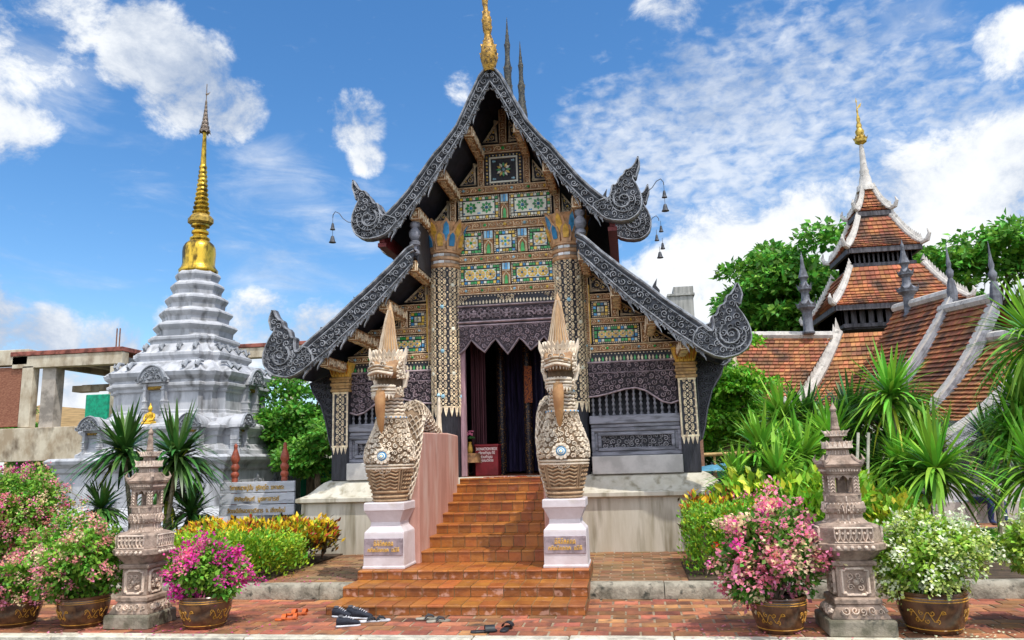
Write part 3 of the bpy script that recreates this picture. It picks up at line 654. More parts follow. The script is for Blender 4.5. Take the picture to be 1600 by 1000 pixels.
# purlins carried out to the bargeboards
for s in (-1, 1):
    for (a, c, w, h) in ((.44, 7.36, .075, .10), (.93, 6.60, .08, .10), (1.40, 5.93, .08, .11), (1.47, 5.0, .08, .1), (1.97, 4.36, .08, .1), (2.52, 3.86, .08, .1), (3.02, 3.42, .08, .08)):
        mb = MB(); mb.box(s*a-w, s*a+w, BY+.16, .14, c-h, c+h, 1)
        ff = lambda u, v, hh: (s*a+u, BY+.16-hh, c+v)
        mb.ribbon([(-w*.8, -h*.8), (w*.8, -h*.8), (w*.8, h*.8), (-w*.8, h*.8), (-w*.8, -h*.8)], .02, .02, ff, .012, 0); flower(mb, 0, 0, w*.6, ff, .012, 6, (0, 0), 0)
        L = -BY-.05
        fb = lambda u, v, hh: (s*a-w+v, BY+.2+u, c-h-hh); scroll_band(mb, L, 2*w, fb, .014, 0, .15)
        fs_ = lambda u, v, hh: (s*a-s*(w+hh), BY+.2+u, c-h+v); scroll_band(mb, L, 2*h, fs_, .014, 0, .17)
        mb.build('purlin', [M_gilt, M_brown], T, bevel=0)
    b = MB(); b.lathe([(.05, 5.2), (.09, 5.24), (.09, 5.29), (.055, 5.32), (.055, 5.36), (.095, 5.40), (.095, 5.45), (.06, 5.48), (.105, 5.56), (.105, 5.63), (.06, 5.70), (.09, 5.74), (.09, 5.8), (.05, 5.84)], 14, (s*1.44, BY+.28)); b.build('turned_post', M_slate, T, smooth=True)

# side bays
FYB = .02
for s in (-1, 1):
    def X(a, c): return sorted((s*a, s*c))
    beam(*X(1.36, 1.48), 3.40, 4.95, .0, 'upright'); beam(*X(1.50, 2.10), 4.44, 4.56, .0); beam(*X(1.50, 2.62), 4.00, 4.12, .0); beam(*X(1.36, 3.0), 3.50, 3.64, .0)
    beam(*X(1.86, 2.0), 4.13, 4.43, .0, 'upright'); beam(*X(2.36, 2.50), 3.65, 3.99, .0, 'upright')
    b = MB()
    for a in (1.37, 1.475): b.fbox(*X(a, a+.022), 3.66, 4.72, fac(-.005), 0, .025)
    b.build('gold_strip', M_goldp, T)
    mosaic(*X(1.515, 1.84), 4.13, 4.43, .03, 'blue'); mosaic(*X(1.515, 2.34), 3.655, 3.99, .03, 'gold')
    for i, p in enumerate(([(1.5, 4.6), (1.95, 4.6), (1.5, 5.02)], [(2.02, 4.14), (2.42, 4.14), (2.02, 4.42)], [(2.52, 3.66), (2.92, 3.66), (2.52, 3.95)])): tri([(s*a, c) for a, c in p][::s], .04, 60+i)
    fringe(*X(1.40, 2.95), 3.325, 3.49, .0, True)
    # arched carved valance
    val = [(1.40, 3.315), (2.93, 3.315), (2.93, 2.60), (2.80, 2.56), (2.66, 2.60), (2.52, 2.70), (2.38, 2.80), (2.22, 2.85), (2.05, 2.84), (1.88, 2.80), (1.72, 2.76), (1.55, 2.73), (1.40, 2.72)]
    vp = [(s*a, c) for a, c in val]; b = MB(); fn0 = fac(-.05); b.prism(vp, fn0, 0, -.05, 1)
    b.ribbon(vp[2:], .035, .035, fn0, .03, 0); b.ribbon([vp[0], vp[1]], .04, .04, fn0, .03, 0); b.ribbon([(s*1.4, 3.13), (s*2.93, 3.13)], .025, .025, fn0, .03, 0)
    carve(b, inset(vp, .02), fn0, .016, .052, .04, 90, 0, .42, 6000); b.build('window_valance', [M_purple, M_purpled], T)
    # turned balusters
    for i in range(13):
        mb = MB(); cx = s*(1.47+i*.118)
        pz = [(.016, 2.36)]; z = 2.36
        while z < 2.95:
            pz += [(.016, z+.01), (.03, z+.035), (.03, z+.055), (.016, z+.08)]; z += .085
        mb.lathe(pz, 8, (cx, .0)); mb.build('baluster', mat('baluster_paint', (0.17, 0.165, 0.185), .5, var=.3), T, smooth=True)
    b = MB(); b.box(*X(1.4, 2.95), -.12, .08, 2.245, 2.39); b.box(*X(1.42, 2.93), -.09, .08, 2.18, 2.243); b.build('rail', M_slate, T, bevel=.012)
    b = MB()
    x0, x1, z0, z1 = *X(1.42, 2.94), 1.705, 2.175
    for k, (o, y) in enumerate(((0, -.10), (.05, -.06), (.11, -.09))):
        for a0, a1, c0, c1 in ((x0+o, x1-o, z0+o*.7, z0+o*.7+.06), (x0+o, x1-o, z1-o*.7-.06, z1-o*.7), (x0+o, x0+o+.06, z0+o*.7+.06, z1-o*.7-.06), (x1-o-.06, x1-o, z0+o*.7+.06, z1-o*.7-.06)): b.box(a0, a1, y, .08, c0, c1)
    b.build('panel_frame', M_slate, T, bevel=.01)
    ip = [(x0+.17, z0+.11), (x1-.17, z0+.11), (x1-.17, z1-.11), (x0+.17, z1-.11)]
    b = MB(); fn0 = fac(-.03); b.prism(ip, fn0, 0, -.05, 1); carve(b, ip, fn0, .016, .05, .035, 95, 0, .4, 3500); b.build('carved_panel', [mat('grey_carving', (0.30, 0.29, 0.31), .5, island=.3), M_black], T)
    # corner pillar
    cx, hw = s*3.08, .15
    b = MB(); b.box(cx-hw, cx+hw, -.16, .14, 1.40, 3.24); p = b.build('corner_pillar', M_black, T, bevel=.01)
    b = MB(); ff = lambda a, c, h: (cx+a, -.16-h, c)
    for a in (-hw+.02, hw-.02): b.ribbon([(a, 2.0), (a, 2.97)], .035, .035, ff, .014)
    for zz in (2.0, 2.96): b.ribbon([(-hw, zz), (hw, zz)], .035, .035, ff, .014)
    for j in range(7): gold_cell(b, 0, 2.08+j*.135, .2, .135, ff, .014)
    for j in range(4):
        u = -.11+j*.073; b.prism([(u-.03, 1.99), (u-.018, 1.93), (u, 1.86), (u+.018, 1.93), (u+.03, 1.99)], ff, .012, 0)
    b.build('gilt_lacework', M_gilt, p)
    b = MB()
    for z0_, z1_, e in ((2.98, 3.03, .03), (3.04, 3.09, .015), (3.09, 3.14, .035), (3.15, 3.20, .02), (3.20, 3.245, .045)): b.box(cx-hw-e, cx+hw+e, -.16-e, .14, z0_, z1_)
    b.build('ring', mat('gilt_ochre', (0.50, 0.30, 0.12), .45, var=.3, scale=12), p, bevel=.008)
    b = MB(); b.frust((cx, 0), hw+.01, .17, hw+.075, .24, 3.25, 3.50, 0)
    for i in range(5):
        u = -.125+i*.0625
        def pf(a, t, h): k = 1+.42*t; return (cx+(u+a)*k, -.17-.07*t-h, 3.255+t*.26)
        b.prism([(-.024, 0), (.024, 0), (.03, .6), (0, 1.05), (-.03, .6)], pf, .03, 0, 0); b.prism([(-.01, .15), (.01, .15), (.015, .6), (0, .85), (-.015, .6)], pf, .036, .03, 1)
    b.build('lotus_capital', [M_goldp, mat('amber_glass', (0.45, 0.16, 0.02), .25)], p)
    # carved wing bracket outside the corner pillar
    wb = [(3.25, 3.38), (3.74, 3.18), (3.68, 3.0), (3.52, 2.76), (3.42, 2.45), (3.36, 2.15), (3.30, 1.95), (3.24, 1.9)]
    wp = [(s*a, c) for a, c in wb]; b = MB(); fn0 = fac(-.02); b.prism(wp, fn0, 0, -.05, 1); b.ribbon(inset(wp+[wp[0]], .02), .03, .03, fn0, .03, 0); carve(b, inset(wp, .03), fn0, .018, .06, .03, 99, 0, .34, 1600)
    b.build('eaves_bracket', [mat('dark_carving', (0.07, 0.07, 0.085), .5, island=.3), M_black], T)
    # door jamb
    b = MB(); b.box(*X(.80, .895), .0, .12, 1.41, 4.1); b.build('door_jamb', mat('mauve_jamb', (0.36, 0.22, 0.25), .6, var=.25, stretch=(3, 3, .4)), T, bevel=.01)
    b = MB(); b.box(*X(.9, 1.35), .12, .2, 1.41, 4.1); b.box(*X(1.4, 3.0), .35, .40, 1.41, 3.3); b.build('inner_wall', M_black, T)
# inside the doorway: hanging curtains and gilded inner columns
for (x0_, x1_, yy, m_) in ((-.80, -.52, .5, mat('plum_curtain', (0.10, 0.035, 0.045), .9, var=.4, scale=6, stretch=(4, 4, .3))), (-.55, .45, 1.9, mat('indigo_curtain', (0.035, 0.026, 0.075), .9, var=.5, scale=5, stretch=(4, 4, .3))), (.30, .95, 1.2, mat('spangled_curtain', (0.025, 0.022, 0.06), .8, col2=(.45, .26, .10), scale=55, fac=(.64, .68)))):
    b = MB(); k = 40; vs_ = [(x0_+(x1_-x0_)*i/k, yy+.05*sin(i*1.1)+.02*sin(i*2.7), z_) for z_ in (1.45, 4.3) for i in range(k+1)]; b.add(vs_, [(i, i+1, k+2+i, k+1+i) for i in range(k)]); b.build('curtain', m_, T, smooth=True)
b = MB(); b.fbox(.12, .27, 2.75, 3.45, fac(1.15), 0, .02); b.build('hanging_cloth', mat('orange_brocade', (0.40, 0.10, 0.02), .7, col2=(.06, .02, .02), scale=30, fac=(.48, .56)), T)
# gilded inner columns
M_flecks = mat('gold_flecked', (0.012, 0.01, 0.02), .4, col2=(0.48, 0.24, 0.05), scale=42, fac=(.56, .62))
for cx, cy in ((-.66, .75), (-.40, 1.5), (.16, 1.3), (.62, 1.0), (.36, 2.6), (-.1, 3.2)):
    b = MB(); b.lathe([(.085, 1.41), (.085, 4.6)], 12, (cx, cy)); b.build('inner_column', M_flecks, T, smooth=True)

# ------------------------------------------------------------------ staircase, pedestals, nagas
M_tile = mat('glazed_tile', (0.385, 0.13, 0.024), .42, col2=(0.27, 0.082, 0.018), scale=4, island=.2, hue=.01, bump=.25, bscale=18, c3=(0.42, 0.19, 0.11), f3=(.62, .74), s3=9, spec=.5)
M_tilew = mat('worn_glazed_tile', (0.31, 0.105, 0.025), .4, col2=(0.20, 0.065, 0.018), scale=5, island=.3, bump=.3, bscale=18, c3=(0.45, 0.235, 0.16), f3=(.54, .63), s3=11)
M_mort = mat('stair_mortar', (0.24, 0.15, 0.07), .9, var=.3)
st = thing('staircase', 'orange glazed tile staircase climbing to the temple door between two nagas', 'stairs', (0, 0, 0))
NY = [8.79, 9.31, 9.83, 10.6, 11.05, 11.45, 11.85, 12.2, 12.55, 12.85, 13.1]
NP = [946, 916.3, 891, 861, 837.4, 819.5, 802, 785, 771, 757, 748]
NZ = [atY(715, p, y).z for p, y in zip(NP, NY)]
XL, XR = X0-.84, X0+.90
for k in range(11):
    y0, z1 = NY[k], NZ[k]; z0 = NZ[k-1] if k else 0.0
    y1 = NY[k+1] if k < 10 else 13.95
    xa, xb = (X0-1.46, X0+1.50) if k < 3 else (XL, XR)
    yb = 10.62 if k == 2 else y1+.03
    mb = MB(); mb.box(xa+.004, xb-.004, y0+.006, yb+.1, -.05 if k < 3 else z0-.1, z1-.006, 1)
    rg = random.Random(k); tw = .198 if k < 3 else .178; nt_ = round((xb-xa)/tw); w = (xb-xa)/nt_
    for i in range(nt_):
        a, c = xa+i*w+.0055, xa+(i+1)*w-.0055; e = rg.uniform(-.002, .002)
        mb.add([(a, y0+e, z0+.006), (c, y0+e, z0+.006), (c, y0+e, z1-.022), (a, y0+e, z1-.022), (a, y0+.02, z0+.006), (c, y0+.02, z0+.006), (c, y0+.02, z1-.022), (a, y0+.02, z1-.022)],
               [(0, 1, 2, 3), (1, 5, 6, 2), (4, 0, 3, 7), (3, 2, 6, 7), (0, 4, 5, 1)], 2 if k < 3 else 0)
        dep = yb-y0; nd = max(1, round(dep/.30))
        for j in range(nd):
            f0, f1 = y0-.012+(dep+.012)*j/nd+(.004 if j else 0), y0-.012+(dep+.012)*(j+1)/nd-.004; zz = z1+rg.uniform(-.002, .002)
            fr = .008 if j == 0 else .002
            mb.add([(a, f0, z1-.020), (c, f0, z1-.020), (c, f1, z1-.020), (a, f1, z1-.020), (a, f0, zz-fr), (c, f0, zz-fr), (c, f0+fr, zz), (a, f0+fr, zz), (c, f1, zz), (a, f1, zz)],
                   [(0, 1, 5, 4), (4, 5, 6, 7), (7, 6, 8, 9), (1, 2, 8, 6, 5), (0, 4, 7, 9, 3), (3, 9, 8, 2)], 0)
    if k < 3:
        nj = max(1, round((yb-y0)/.26))
        for side, xx in ((-1, xa), (1, xb)):
            for j in range(nj):
                f0, f1 = y0+(yb-y0)*j/nj+.004, y0+(yb-y0)*(j+1)/nj-.004
                mb.box(min(xx, xx+side*.004), max(xx, xx+side*.004), f0, f1, z0+.005, z1-.025, 2)
    mb.build('step', [M_tile, M_mort, M_tilew], st)
b = MB()
for i in range(60):
    a = R.random()*2*pi; r = sqrt(R.random()); b.disc(X0-.1+cos(a)*r*.38, 13.35+sin(a)*r*.12, .03, lambda u, v, h: (u, v, NZ[10]+.004+h*.2), .03+R.random()*.02, 6)
tag(b.build('door_mat', mat('door_mat_red', (0.30, 0.035, 0.02), .95, var=.5, scale=40, bump=.8)), 'small worn red mat lying on the top step before the doorway', 'mat')

M_pink = mat('pink_stucco', (0.56, 0.315, 0.255), .85, col2=(0.45, 0.235, 0.185), scale=2.5, bump=.25, bscale=15, stretch=(1.5, 1.5, .4), c3=(0.60, 0.44, 0.38), f3=(.5, .72), s3=2.4)
for s, lb in ((-1, 'pink stucco stair parapet left of the orange steps, behind the left naga'), (1, 'pink stucco stair parapet right of the orange steps, hidden behind the right naga')):
    b = MB(); xa, xb = sorted((X0+(.83 if s < 0 else .89)*s, X0+1.17*s))
    b.prism([(10.50, .3), (13.0, .3), (13.0, 2.12), (12.3, 2.14), (10.50, 2.10)], lambda y, z, d: (d, y, z), xa, xb)
    tag(b.build('stair_parapet', M_pink, bevel=.02), lb, 'parapet')

def text_mesh(txt, size, mats, parent, M, ext=.004, name='lettering', align='CENTER', wid=None):
    cu = bpy.data.curves.new(name, 'FONT'); cu.body = txt; cu.size = size; cu.extrude = ext; cu.align_x = align; cu.align_y = 'CENTER'; cu.resolution_u = 2; cu.offset = size*.03
    o = bpy.data.objects.new(name, cu); COL.objects.link(o); bpy.context.view_layer.update()
    me = bpy.data.meshes.new_from_object(o.evaluated_get(bpy.context.evaluated_depsgraph_get()))
    bpy.data.objects.remove(o); bpy.data.curves.remove(cu)
    if wid and len(me.vertices):
        xs = [v.co.x for v in me.vertices]; k = wid/max(1e-6, max(xs)-min(xs)); me.transform(Matrix.Diagonal((k, 1, 1, 1)))
    me.transform(M); me.materials.clear(); me.materials.append(mats)
    o = bpy.data.objects.new(name, me); COL.objects.link(o)
    if parent: o.parent = parent
    return o
FRONT = Matrix(((1, 0, 0, 0), (0, 0, -1, 0), (0, 1, 0, 0), (0, 0, 0, 1)))     # text facing -Y

M_pedw = mat('lilac_white_paint', (0.66, 0.60, 0.61), .75, col2=(0.56, 0.49, 0.49), scale=3, bump=.15, bscale=14, c3=(0.50, 0.42, 0.34), f3=(.6, .8), s3=4)
M_naga = mat('naga_stucco', (0.80, 0.69, 0.55), .55, col2=(0.60, 0.48, 0.35), scale=5, island=.2, bump=.2, bscale=40)
M_nagad = mat('naga_recess', (0.12, 0.075, 0.042), .85, col2=(0.24, 0.16, 0.095), scale=6, bump=.5, bscale=30)
M_nagat = mat('naga_terracotta', (0.50, 0.27, 0.11), .6, col2=(0.38, 0.18, 0.07), scale=7, bump=.25, bscale=30)
M_dirt = mat('naga_weathered', (0.50, 0.34, 0.20), .85, col2=(0.33, 0.21, 0.12), scale=9, island=.25, bump=.3)
PEDZ = 1.185
def pedestal(cx, lab):
    p = thing('naga_pedestal', lab, 'pedestal', (cx, 10.25, NZ[2]), 'pedestals of the nagas')
    q = [(.285, 0), (.285, .03), (.275, .035), (.268, .44), (.265, .46), (.205, .53), (.198, .585), (.215, .62), (.265, .73), (.275, .735), (.275, .825), (.265, .84)]
    b = MB(); b.loft(RECT, q); b.build('plinth', M_pedw, p, bevel=.008)
    b = MB(); b.box(-.262, .262, -.284, -.262, .17, .385); pl = b.build('plaque', mat('plaque_stone', (0.27, 0.215, 0.23), .6, var=.3, scale=9), p, bevel=.005)
    for zz, w, t, sz in ((.315, .27, 'ᨾᩉᩣᨶᩣᨣ', .07), (.235, .43, 'พญานาค เฝ้าวิหาร', .075)):
        b = MB()                                       # raised gilt script: two wavy lines of looped letters
        rg = random.Random(int(zz*999)); n = int(w/.034)
        for i in range(n):
            u = -w/2+(i+.5)*w/n; hgt = .04 if w > .3 else .05
            if rg.random() < .08: continue
            f = lambda a, c, h: (a, -.285-h, c)
            b.ribbon([(u-.011, zz-hgt/2), (u-.011, zz+hgt*.3), (u, zz+hgt/2), (u+.010, zz+hgt*.3), (u+.010, zz-hgt*.5)], .0085, .0085, f, .006)
            b.ribbon(spiral(u-.007+rg.uniform(0, .012), zz+rg.uniform(-.3, .25)*hgt, .009, rg.uniform(0, 6), 1, 1, 7), .006, .005, f, .006)
            if rg.random() < .4: b.ribbon([(u-.012, zz+hgt*.68), (u+.004, zz+hgt*.85), (u+.014, zz+hgt*.7)], .007, .006, f, .006)
        b.build('lettering', M_goldp, pl)
    return p
SEC = [(0, 0, .235, .225), (.05, 0, .25, .24), (.12, 0, .26, .25), (.3, -.01, .315, .29), (.45, -.02, .35, .32), (.58, -.02, .365, .335), (.72, -.01, .35, .32), (.86, .015, .295, .275), (1.0, .045, .235, .23), (1.15, .06, .195, .20), (1.32, .055, .17, .185), (1.5, .03, .175, .20), (1.65, .0, .19, .22), (1.8, -.02, .195, .22), (1.92, -.02, .175, .2), (2.0, -.01, .14, .16)]
def secat(z):
    for a, c in zip(SEC, SEC[1:]):
        if z <= c[0]: t = (z-a[0])/(c[0]-a[0]); return [a[i]+(c[i]-a[i])*t for i in (1, 2, 3)]
    return list(SEC[-1][1:])
def bodyf(u, v, h):
    yc, rx, ry = secat(v); a = u/.33
    return ((rx+h)*sin(a), yc-(ry+h)*cos(a), v)
def naga(cx, lab, s):
    """s: side the long body trails to (+1 towards +x)"""
    t = thing('naga_statue', lab, 'statue', (cx, 10.25, NZ[2]+.84), 'nagas guarding the stairs'); t.scale = (.91, .95, 1.0)
    b = MB(); q = 26; vs = []; fs = []
    for z, yc, rx, ry in SEC: vs += [(rx*sin(2*pi*i/q), yc-ry*cos(2*pi*i/q), z) for i in range(q)]
    for k in range(len(SEC)-1): fs += [(k*q+i, k*q+(i+1) % q, (k+1)*q+(i+1) % q, (k+1)*q+i) for i in range(q)]
    fs += [tuple(range(q)), tuple(range((len(SEC)-1)*q, len(SEC)*q))]
    b.add(vs, fs)
    # long body rising behind the chest, arching over the parapet and running back to the tail
    path = [(s*.10, .10, .06), (s*.17, .13, .40), (s*.215, .20, .78), (s*.215, .34, 1.06), (s*.205, .56, 1.20), (s*.195, .88, 1.15), (s*.19, 1.3, 1.02), (s*.2, 1.65, .93), (s*.2, 1.95, .86), (s*.2, 2.08, .88)]
    rad = [.17, .195, .195, .19, .185, .18, .16, .14, .12, .08]
    b.tube(path, rad, 16)
    b.build('body', M_nagad, t, smooth=True, angle=60)
    b = MB()
    # carved scales of the chest, neck and body
    dom = [(-1.03, .50), (1.03, .50), (1.03, .82), (.9, 1.12), (-.9, 1.12), (-1.03, .82)]
    carve(b, dom, bodyf, .016, .036, .026, 5+s, 0, .46, 7000)
    for z in (1.16, 1.21, 1.26, 1.31, 1.36): b.ribbon([(-1.0+i*.1, z+.012*(i % 2)) for i in range(21)], .035, .035, bodyf, .016, 0)
    for z in (.02, .07, .13, .435, .475): b.ribbon([(-1.03+i*.103, z) for i in range(21)], .034, .034, bodyf, .022, 1 if z < .4 else 0)
    for z in (.17, .215, .26, .305, .35, .395): b.ribbon([(-.22+i*.04, z+.012*abs((i % 4)-2)) for i in range(12)], .026, .026, bodyf, .016, 1)
    for sd in (-1, 1):
        for u in (.24, .285, .68): b.ribbon([(sd*u, .14), (sd*u, .43)], .024, .024, bodyf, .02, 1)
        for i in range(6):
            for j in range(5): b.ribbon([(sd*(.33+i*.06-.02), .17+j*.055), (sd*(.33+i*.06), .195+j*.055), (sd*(.33+i*.06+.02), .17+j*.055)], .02, .02, bodyf, .018, 1)
    pl = [(-.2, .47), (0, .29), (.2, .47)]; carve(b, pl, bodyf, .015, .04, .02, 8, 0, .4, 300)
    # scales along the trailing body
    for k in range(len(path)-2):
        p0, p1 = Vector(path[k]), Vector(path[k+1]); d = (p1-p0); L = d.length; d.normalize(); a1 = d.cross(Vector((1, 0, 0))).normalized(); a2 = d.cross(a1)
        rr = (rad[k]+rad[k+1])/2; n = max(1, int(L/.055))
        for j in range(n):
            o = p0+d*(L*(j+.5)/n); r2 = rad[k]+(rad[k+1]-rad[k])*(j+.5)/n; m = 13
            for i in range(m):
                a = 2*pi*(i+.5*(j % 2))/m; w = 2*pi/m*.46
                pts = [(a-w, -.03), (a-w*.6, .02), (a, .045), (a+w*.6, .02), (a+w, -.03)]
                def tf(u, v, h): return tuple(o+(a1*cos(u)+a2*sin(u))*(r2+h+.002)+d*v)
                b.ribbon(pts, .02, .02, tf, .02, 0)
    for k in range(9):                                 # fin along the arch
        i = 2+k*.75; j = int(i); f = i-j
        if j+1 >= len(path): break
        p = Vector(path[j]).lerp(Vector(path[j+1]), f); r = rad[j]; d = (Vector(path[j+1])-Vector(path[j])).normalized(); up = Vector((1, 0, 0)).cross(d); up = up if up.z > 0 or (j < 3 and up.y < 0) else -up
        if j < 3: up = Vector((0, -d.z, d.y)) if d.y > 0.3 else Vector((0, .2, 1)).normalized()
        q0 = p+up*(r-.02)
        b.add([tuple(q0-d*.06+Vector((.012, 0, 0))), tuple(q0+d*.06+Vector((.012, 0, 0))), tuple(q0+up*.075+d*.03), tuple(q0-d*.06-Vector((.012, 0, 0))), tuple(q0+d*.06-Vector((.012, 0, 0)))], [(0, 1, 2), (3, 2, 4), (0, 2, 3), (1, 4, 2)], 0)
    b.build('scales', [M_naga, M_dirt], t)
    # collar band with blue glass
    b = MB(); b.ribbon([(-.62+i*.062, 1.12-.42*(1-abs(i-10)/10)**2*.0+.0) for i in range(21)], .05, .05, bodyf, .035, 0)
    for i in range(11): b.disc(-.5+i*.1, 1.12, .014, lambda u, v, h: bodyf(u, v, h+.03), .012, 6, 1)
    b.build('collar', [M_naga, M_blue], t)
    b = MB(); f = lambda u, v, h: bodyf(u, v, h+.02); zc = .60
    for r, h, mi, n in ((.10, .012, 0, 16), (.066, .022, 1, 16), (.051, .030, 2, 16), (.038, .036, 1, 14), (.024, .042, 2, 12), (.011, .048, 3, 8)): b.disc(0, zc, r, f, h, n, mi)
    for i in range(12): b.disc(.088*cos(i*pi/6), zc+.088*sin(i*pi/6), .024, f, .03, 6, 0)
    b.build('medallion', [M_naga, M_blue, M_white, M_yell], t)
    # head
    h = thing_part('head', t); SQ = [(cos(2*pi*i/20)*(1 if abs(cos(2*pi*i/20)) > .3 else 1), sin(2*pi*i/20)) for i in range(20)]
    SQ = [(math.copysign(abs(x)**.6, x), math.copysign(abs(y)**.6, y)) for x, y in SQ]
    def snout(secs, mi, mb):
        n = len(SQ); vs = []; fs = []
        for y, w, z0, z1 in secs: vs += [(x*w, y, (z0+z1)/2+zz*(z1-z0)/2) for x, zz in SQ]
        for k in range(len(secs)-1): fs += [(k*n+i, k*n+(i+1) % n, (k+1)*n+(i+1) % n, (k+1)*n+i) for i in range(n)]
        fs += [tuple(range(n)), tuple(range((len(secs)-1)*n, len(secs)*n))]; mb.add(vs, fs, mi)
    b = MB()
    snout([(.05, .20, 1.62, 1.98), (-.12, .225, 1.63, 2.0), (-.24, .215, 1.645, 1.93), (-.34, .20, 1.655, 1.82), (-.44, .185, 1.675, 1.78), (-.54, .16, 1.70, 1.775), (-.58, .12, 1.72, 1.765)], 0, b)     # skull and upper jaw
    snout([(.0, .18, 1.36, 1.55), (-.2, .185, 1.40, 1.525), (-.34, .17, 1.425, 1.52), (-.41, .12, 1.44, 1.515)], 1, b)                                                        # lower jaw
    b.build('skull', [mat('naga_head', (0.40, 0.235, 0.115), .6, col2=(0.25, 0.13, 0.06), scale=8, bump=.4, bscale=30), M_naga], h, smooth=True, angle=50)
    b = MB()                                            # lips, teeth, brow ornament
    lip = [(.19*sin(a), -.26-.19*cos(a)) for a in [(-1.6+i*.2) for i in range(17)]]
    for z, w, hh in ((1.515, .04, .03), (1.47, .035, .03), (1.43, .03, .02)): b.ribbon([(x*(.98), z) for x, y in lip], w, w, lambda u, v, q_: (u*(1+q_), -.26-sqrt(max(0, .19**2-u*u))*(1+q_*.5)-q_, v), hh)
    up_ = lambda u, v, q_: (u*(1+q_*.3), -.40-sqrt(max(0, .19**2-u*u))*.95-q_, v)
    for z, w, hh in ((1.70, .05, .035), (1.745, .03, .03), (1.785, .026, .03)): b.ribbon([(.185*sin(-1.5+i*.2), z-.03*abs(sin(-1.5+i*.2))) for i in range(16)], w, w, up_, hh)
    for sx in (-1, 1): b.ribbon(spiral(sx*.075, 1.79, .04, 0 if sx > 0 else pi, 1.2, sx, 10), .024, .018, up_, .05)
    for i in range(9):
        a = -1.2+i*.3; x, y = .165*sin(a), -.26-.165*cos(a); b.prism([(x-.016, 1.675), (x+.016, 1.675), (x, 1.62)], lambda p_, q2, q_: (p_, y-.12-q_, q2), -.012, .012); b.box(x-.012, x+.012, y-.012, y+.012, 1.52, 1.545)
    face = lambda u, v, q_: (u, -.345-q_+.9*max(0, v-1.72)+.9*u*u, v)
    carve(b, [(-.22, 1.755), (.22, 1.755), (.22, 1.92), (.0, 2.02), (-.22, 1.92)], face, .016, .05, .06, 3, 0, .44, 1200)
    for sx in (-1, 1):
        b.ribbon([(sx*(.05+.02*i), 1.755+.035*sin(i*pi/7)) for i in range(8)], .035, .03, face, .07)
        b.ribbon(spiral(sx*.10, 1.80, .055, 0 if sx > 0 else pi, 1.3, sx, 12), .028, .02, face, .075)
        sd = lambda u, v, q_: (sx*(.205+q_), u, v)
        carve(b, [(-.32, 1.62), (.06, 1.62), (.06, 1.96), (-.2, 1.94), (-.32, 1.78)], lambda u, v, q_: (sx*(.222+q_-.25*max(0, -u-.22)), u, v), .018, .06, .035, 9, 0, .42, 900)
        carve(b, [(-.25, 1.40), (.05, 1.38), (.05, 1.56), (-.25, 1.52)], lambda u, v, q_: (sx*(.183+q_), u, v), .018, .045, .03, 10, 0, .42, 400)
    for row, (z0_, hh_, n_, y_, rr_) in enumerate(((1.84, .10, 11, -.30, .225), (1.92, .12, 9, -.20, .195))):
        for i in range(n_):
            a = -1.35+2.7*i/(n_-1); cx_, cy_ = rr_*sin(a), -.08-rr_*cos(a)*.9; w_ = .034
            pf = lambda u, v, q_: (cx_+u*cos(a)+sin(a)*(q_+v*.25), cy_+u*sin(a)*.9-cos(a)*(q_+v*.25), z0_+v)
            b.prism([(-w_, 0), (w_, 0), (w_*1.1, hh_*.45), (0, hh_), (-w_*1.1, hh_*.45)], pf, .02, -.02); b.ribbon([(0, .01), (0, hh_*.8)], .03, .012, pf, .035)
    b.disc(0, 1.88, .035, face, .08, 10, 0, rise=.02)
    b.ribbon([(-.2, 1.75), (-.1, 1.715), (0, 1.74), (.1, 1.715), (.2, 1.75)], .04, .04, face, .05)
    for i in range(9): u = -.16+i*.04; b.prism([(u-.025, 1.43), (u+.025, 1.43), (u, 1.355-.02*(i % 2))], lambda a, c, q_: (a, -.255-sqrt(max(0, .19**2-a*a))-q_, c), .02, -.02)
    b.build('face_ornament', M_naga, h)
    for sx in (-1, 1):
        b = MB(); b.lathe([(.001, -.03), (.021, -.021), (.03, 0), (.021, .021), (.001, .03)], 12, (0, 0), M=Matrix.Translation((sx*.105, -.40, 1.735)))
        b.lathe([(.002, -.012), (.010, -.008), (.013, 0), (.010, .008), (.002, .012)], 8, (0, 0), 1, M=Matrix.Translation((sx*.107, -.422, 1.733))); b.build('eye', [M_nagat, M_black], h, smooth=True)
        b = MB()
        sh = [(0, 0), (.06, .02), (.075, .12), (.11, .22), (.10, .34), (.05, .24), (.0, .17)]
        b.prism([(sx*(.19+u), 1.74+v) for u, v in sh], lambda a, c, q_: (a, -.10-q_, c), .03, -.03)
        b.prism([(sx*(.20+u*.8), 1.52+v*.7) for u, v in sh], lambda a, c, q_: (a, .02-q_, c), .03, -.03); b.build('ear', M_naga, h)
    b = MB()                                            # tongue hanging to the chest
    b.tube([(0, -.30, 1.47), (0, -.43, 1.43), (0, -.465, 1.33), (0, -.455, 1.20), (0, -.43, 1.05), (0, -.40, .95), (0, -.385, .90)], [.055, .075, .082, .073, .056, .036, .008], 10)
    b.tube([(0, -.505, 1.42), (0, -.525, 1.30), (0, -.50, 1.15), (0, -.455, 1.0), (0, -.41, .93)], [.012, .014, .012, .01, .004], 6); b.build('tongue', M_nagat, h, smooth=True)
    b = MB()                                            # tall ribbed crest
    q = 20; prof = [(.175, 1.88), (.17, 1.95), (.145, 2.05), (.122, 2.18), (.098, 2.34), (.070, 2.50), (.038, 2.63), (.004, 2.74)]; vs = []; fs = []
    for r, z in prof: vs += [(r*(1+.1*cos(5*2*pi*i/q))*sin(2*pi*i/q), -.05+.05*((z-1.9)/.8)**2-r*.95*(1+.1*cos(5*2*pi*i/q))*cos(2*pi*i/q), z) for i in range(q)]
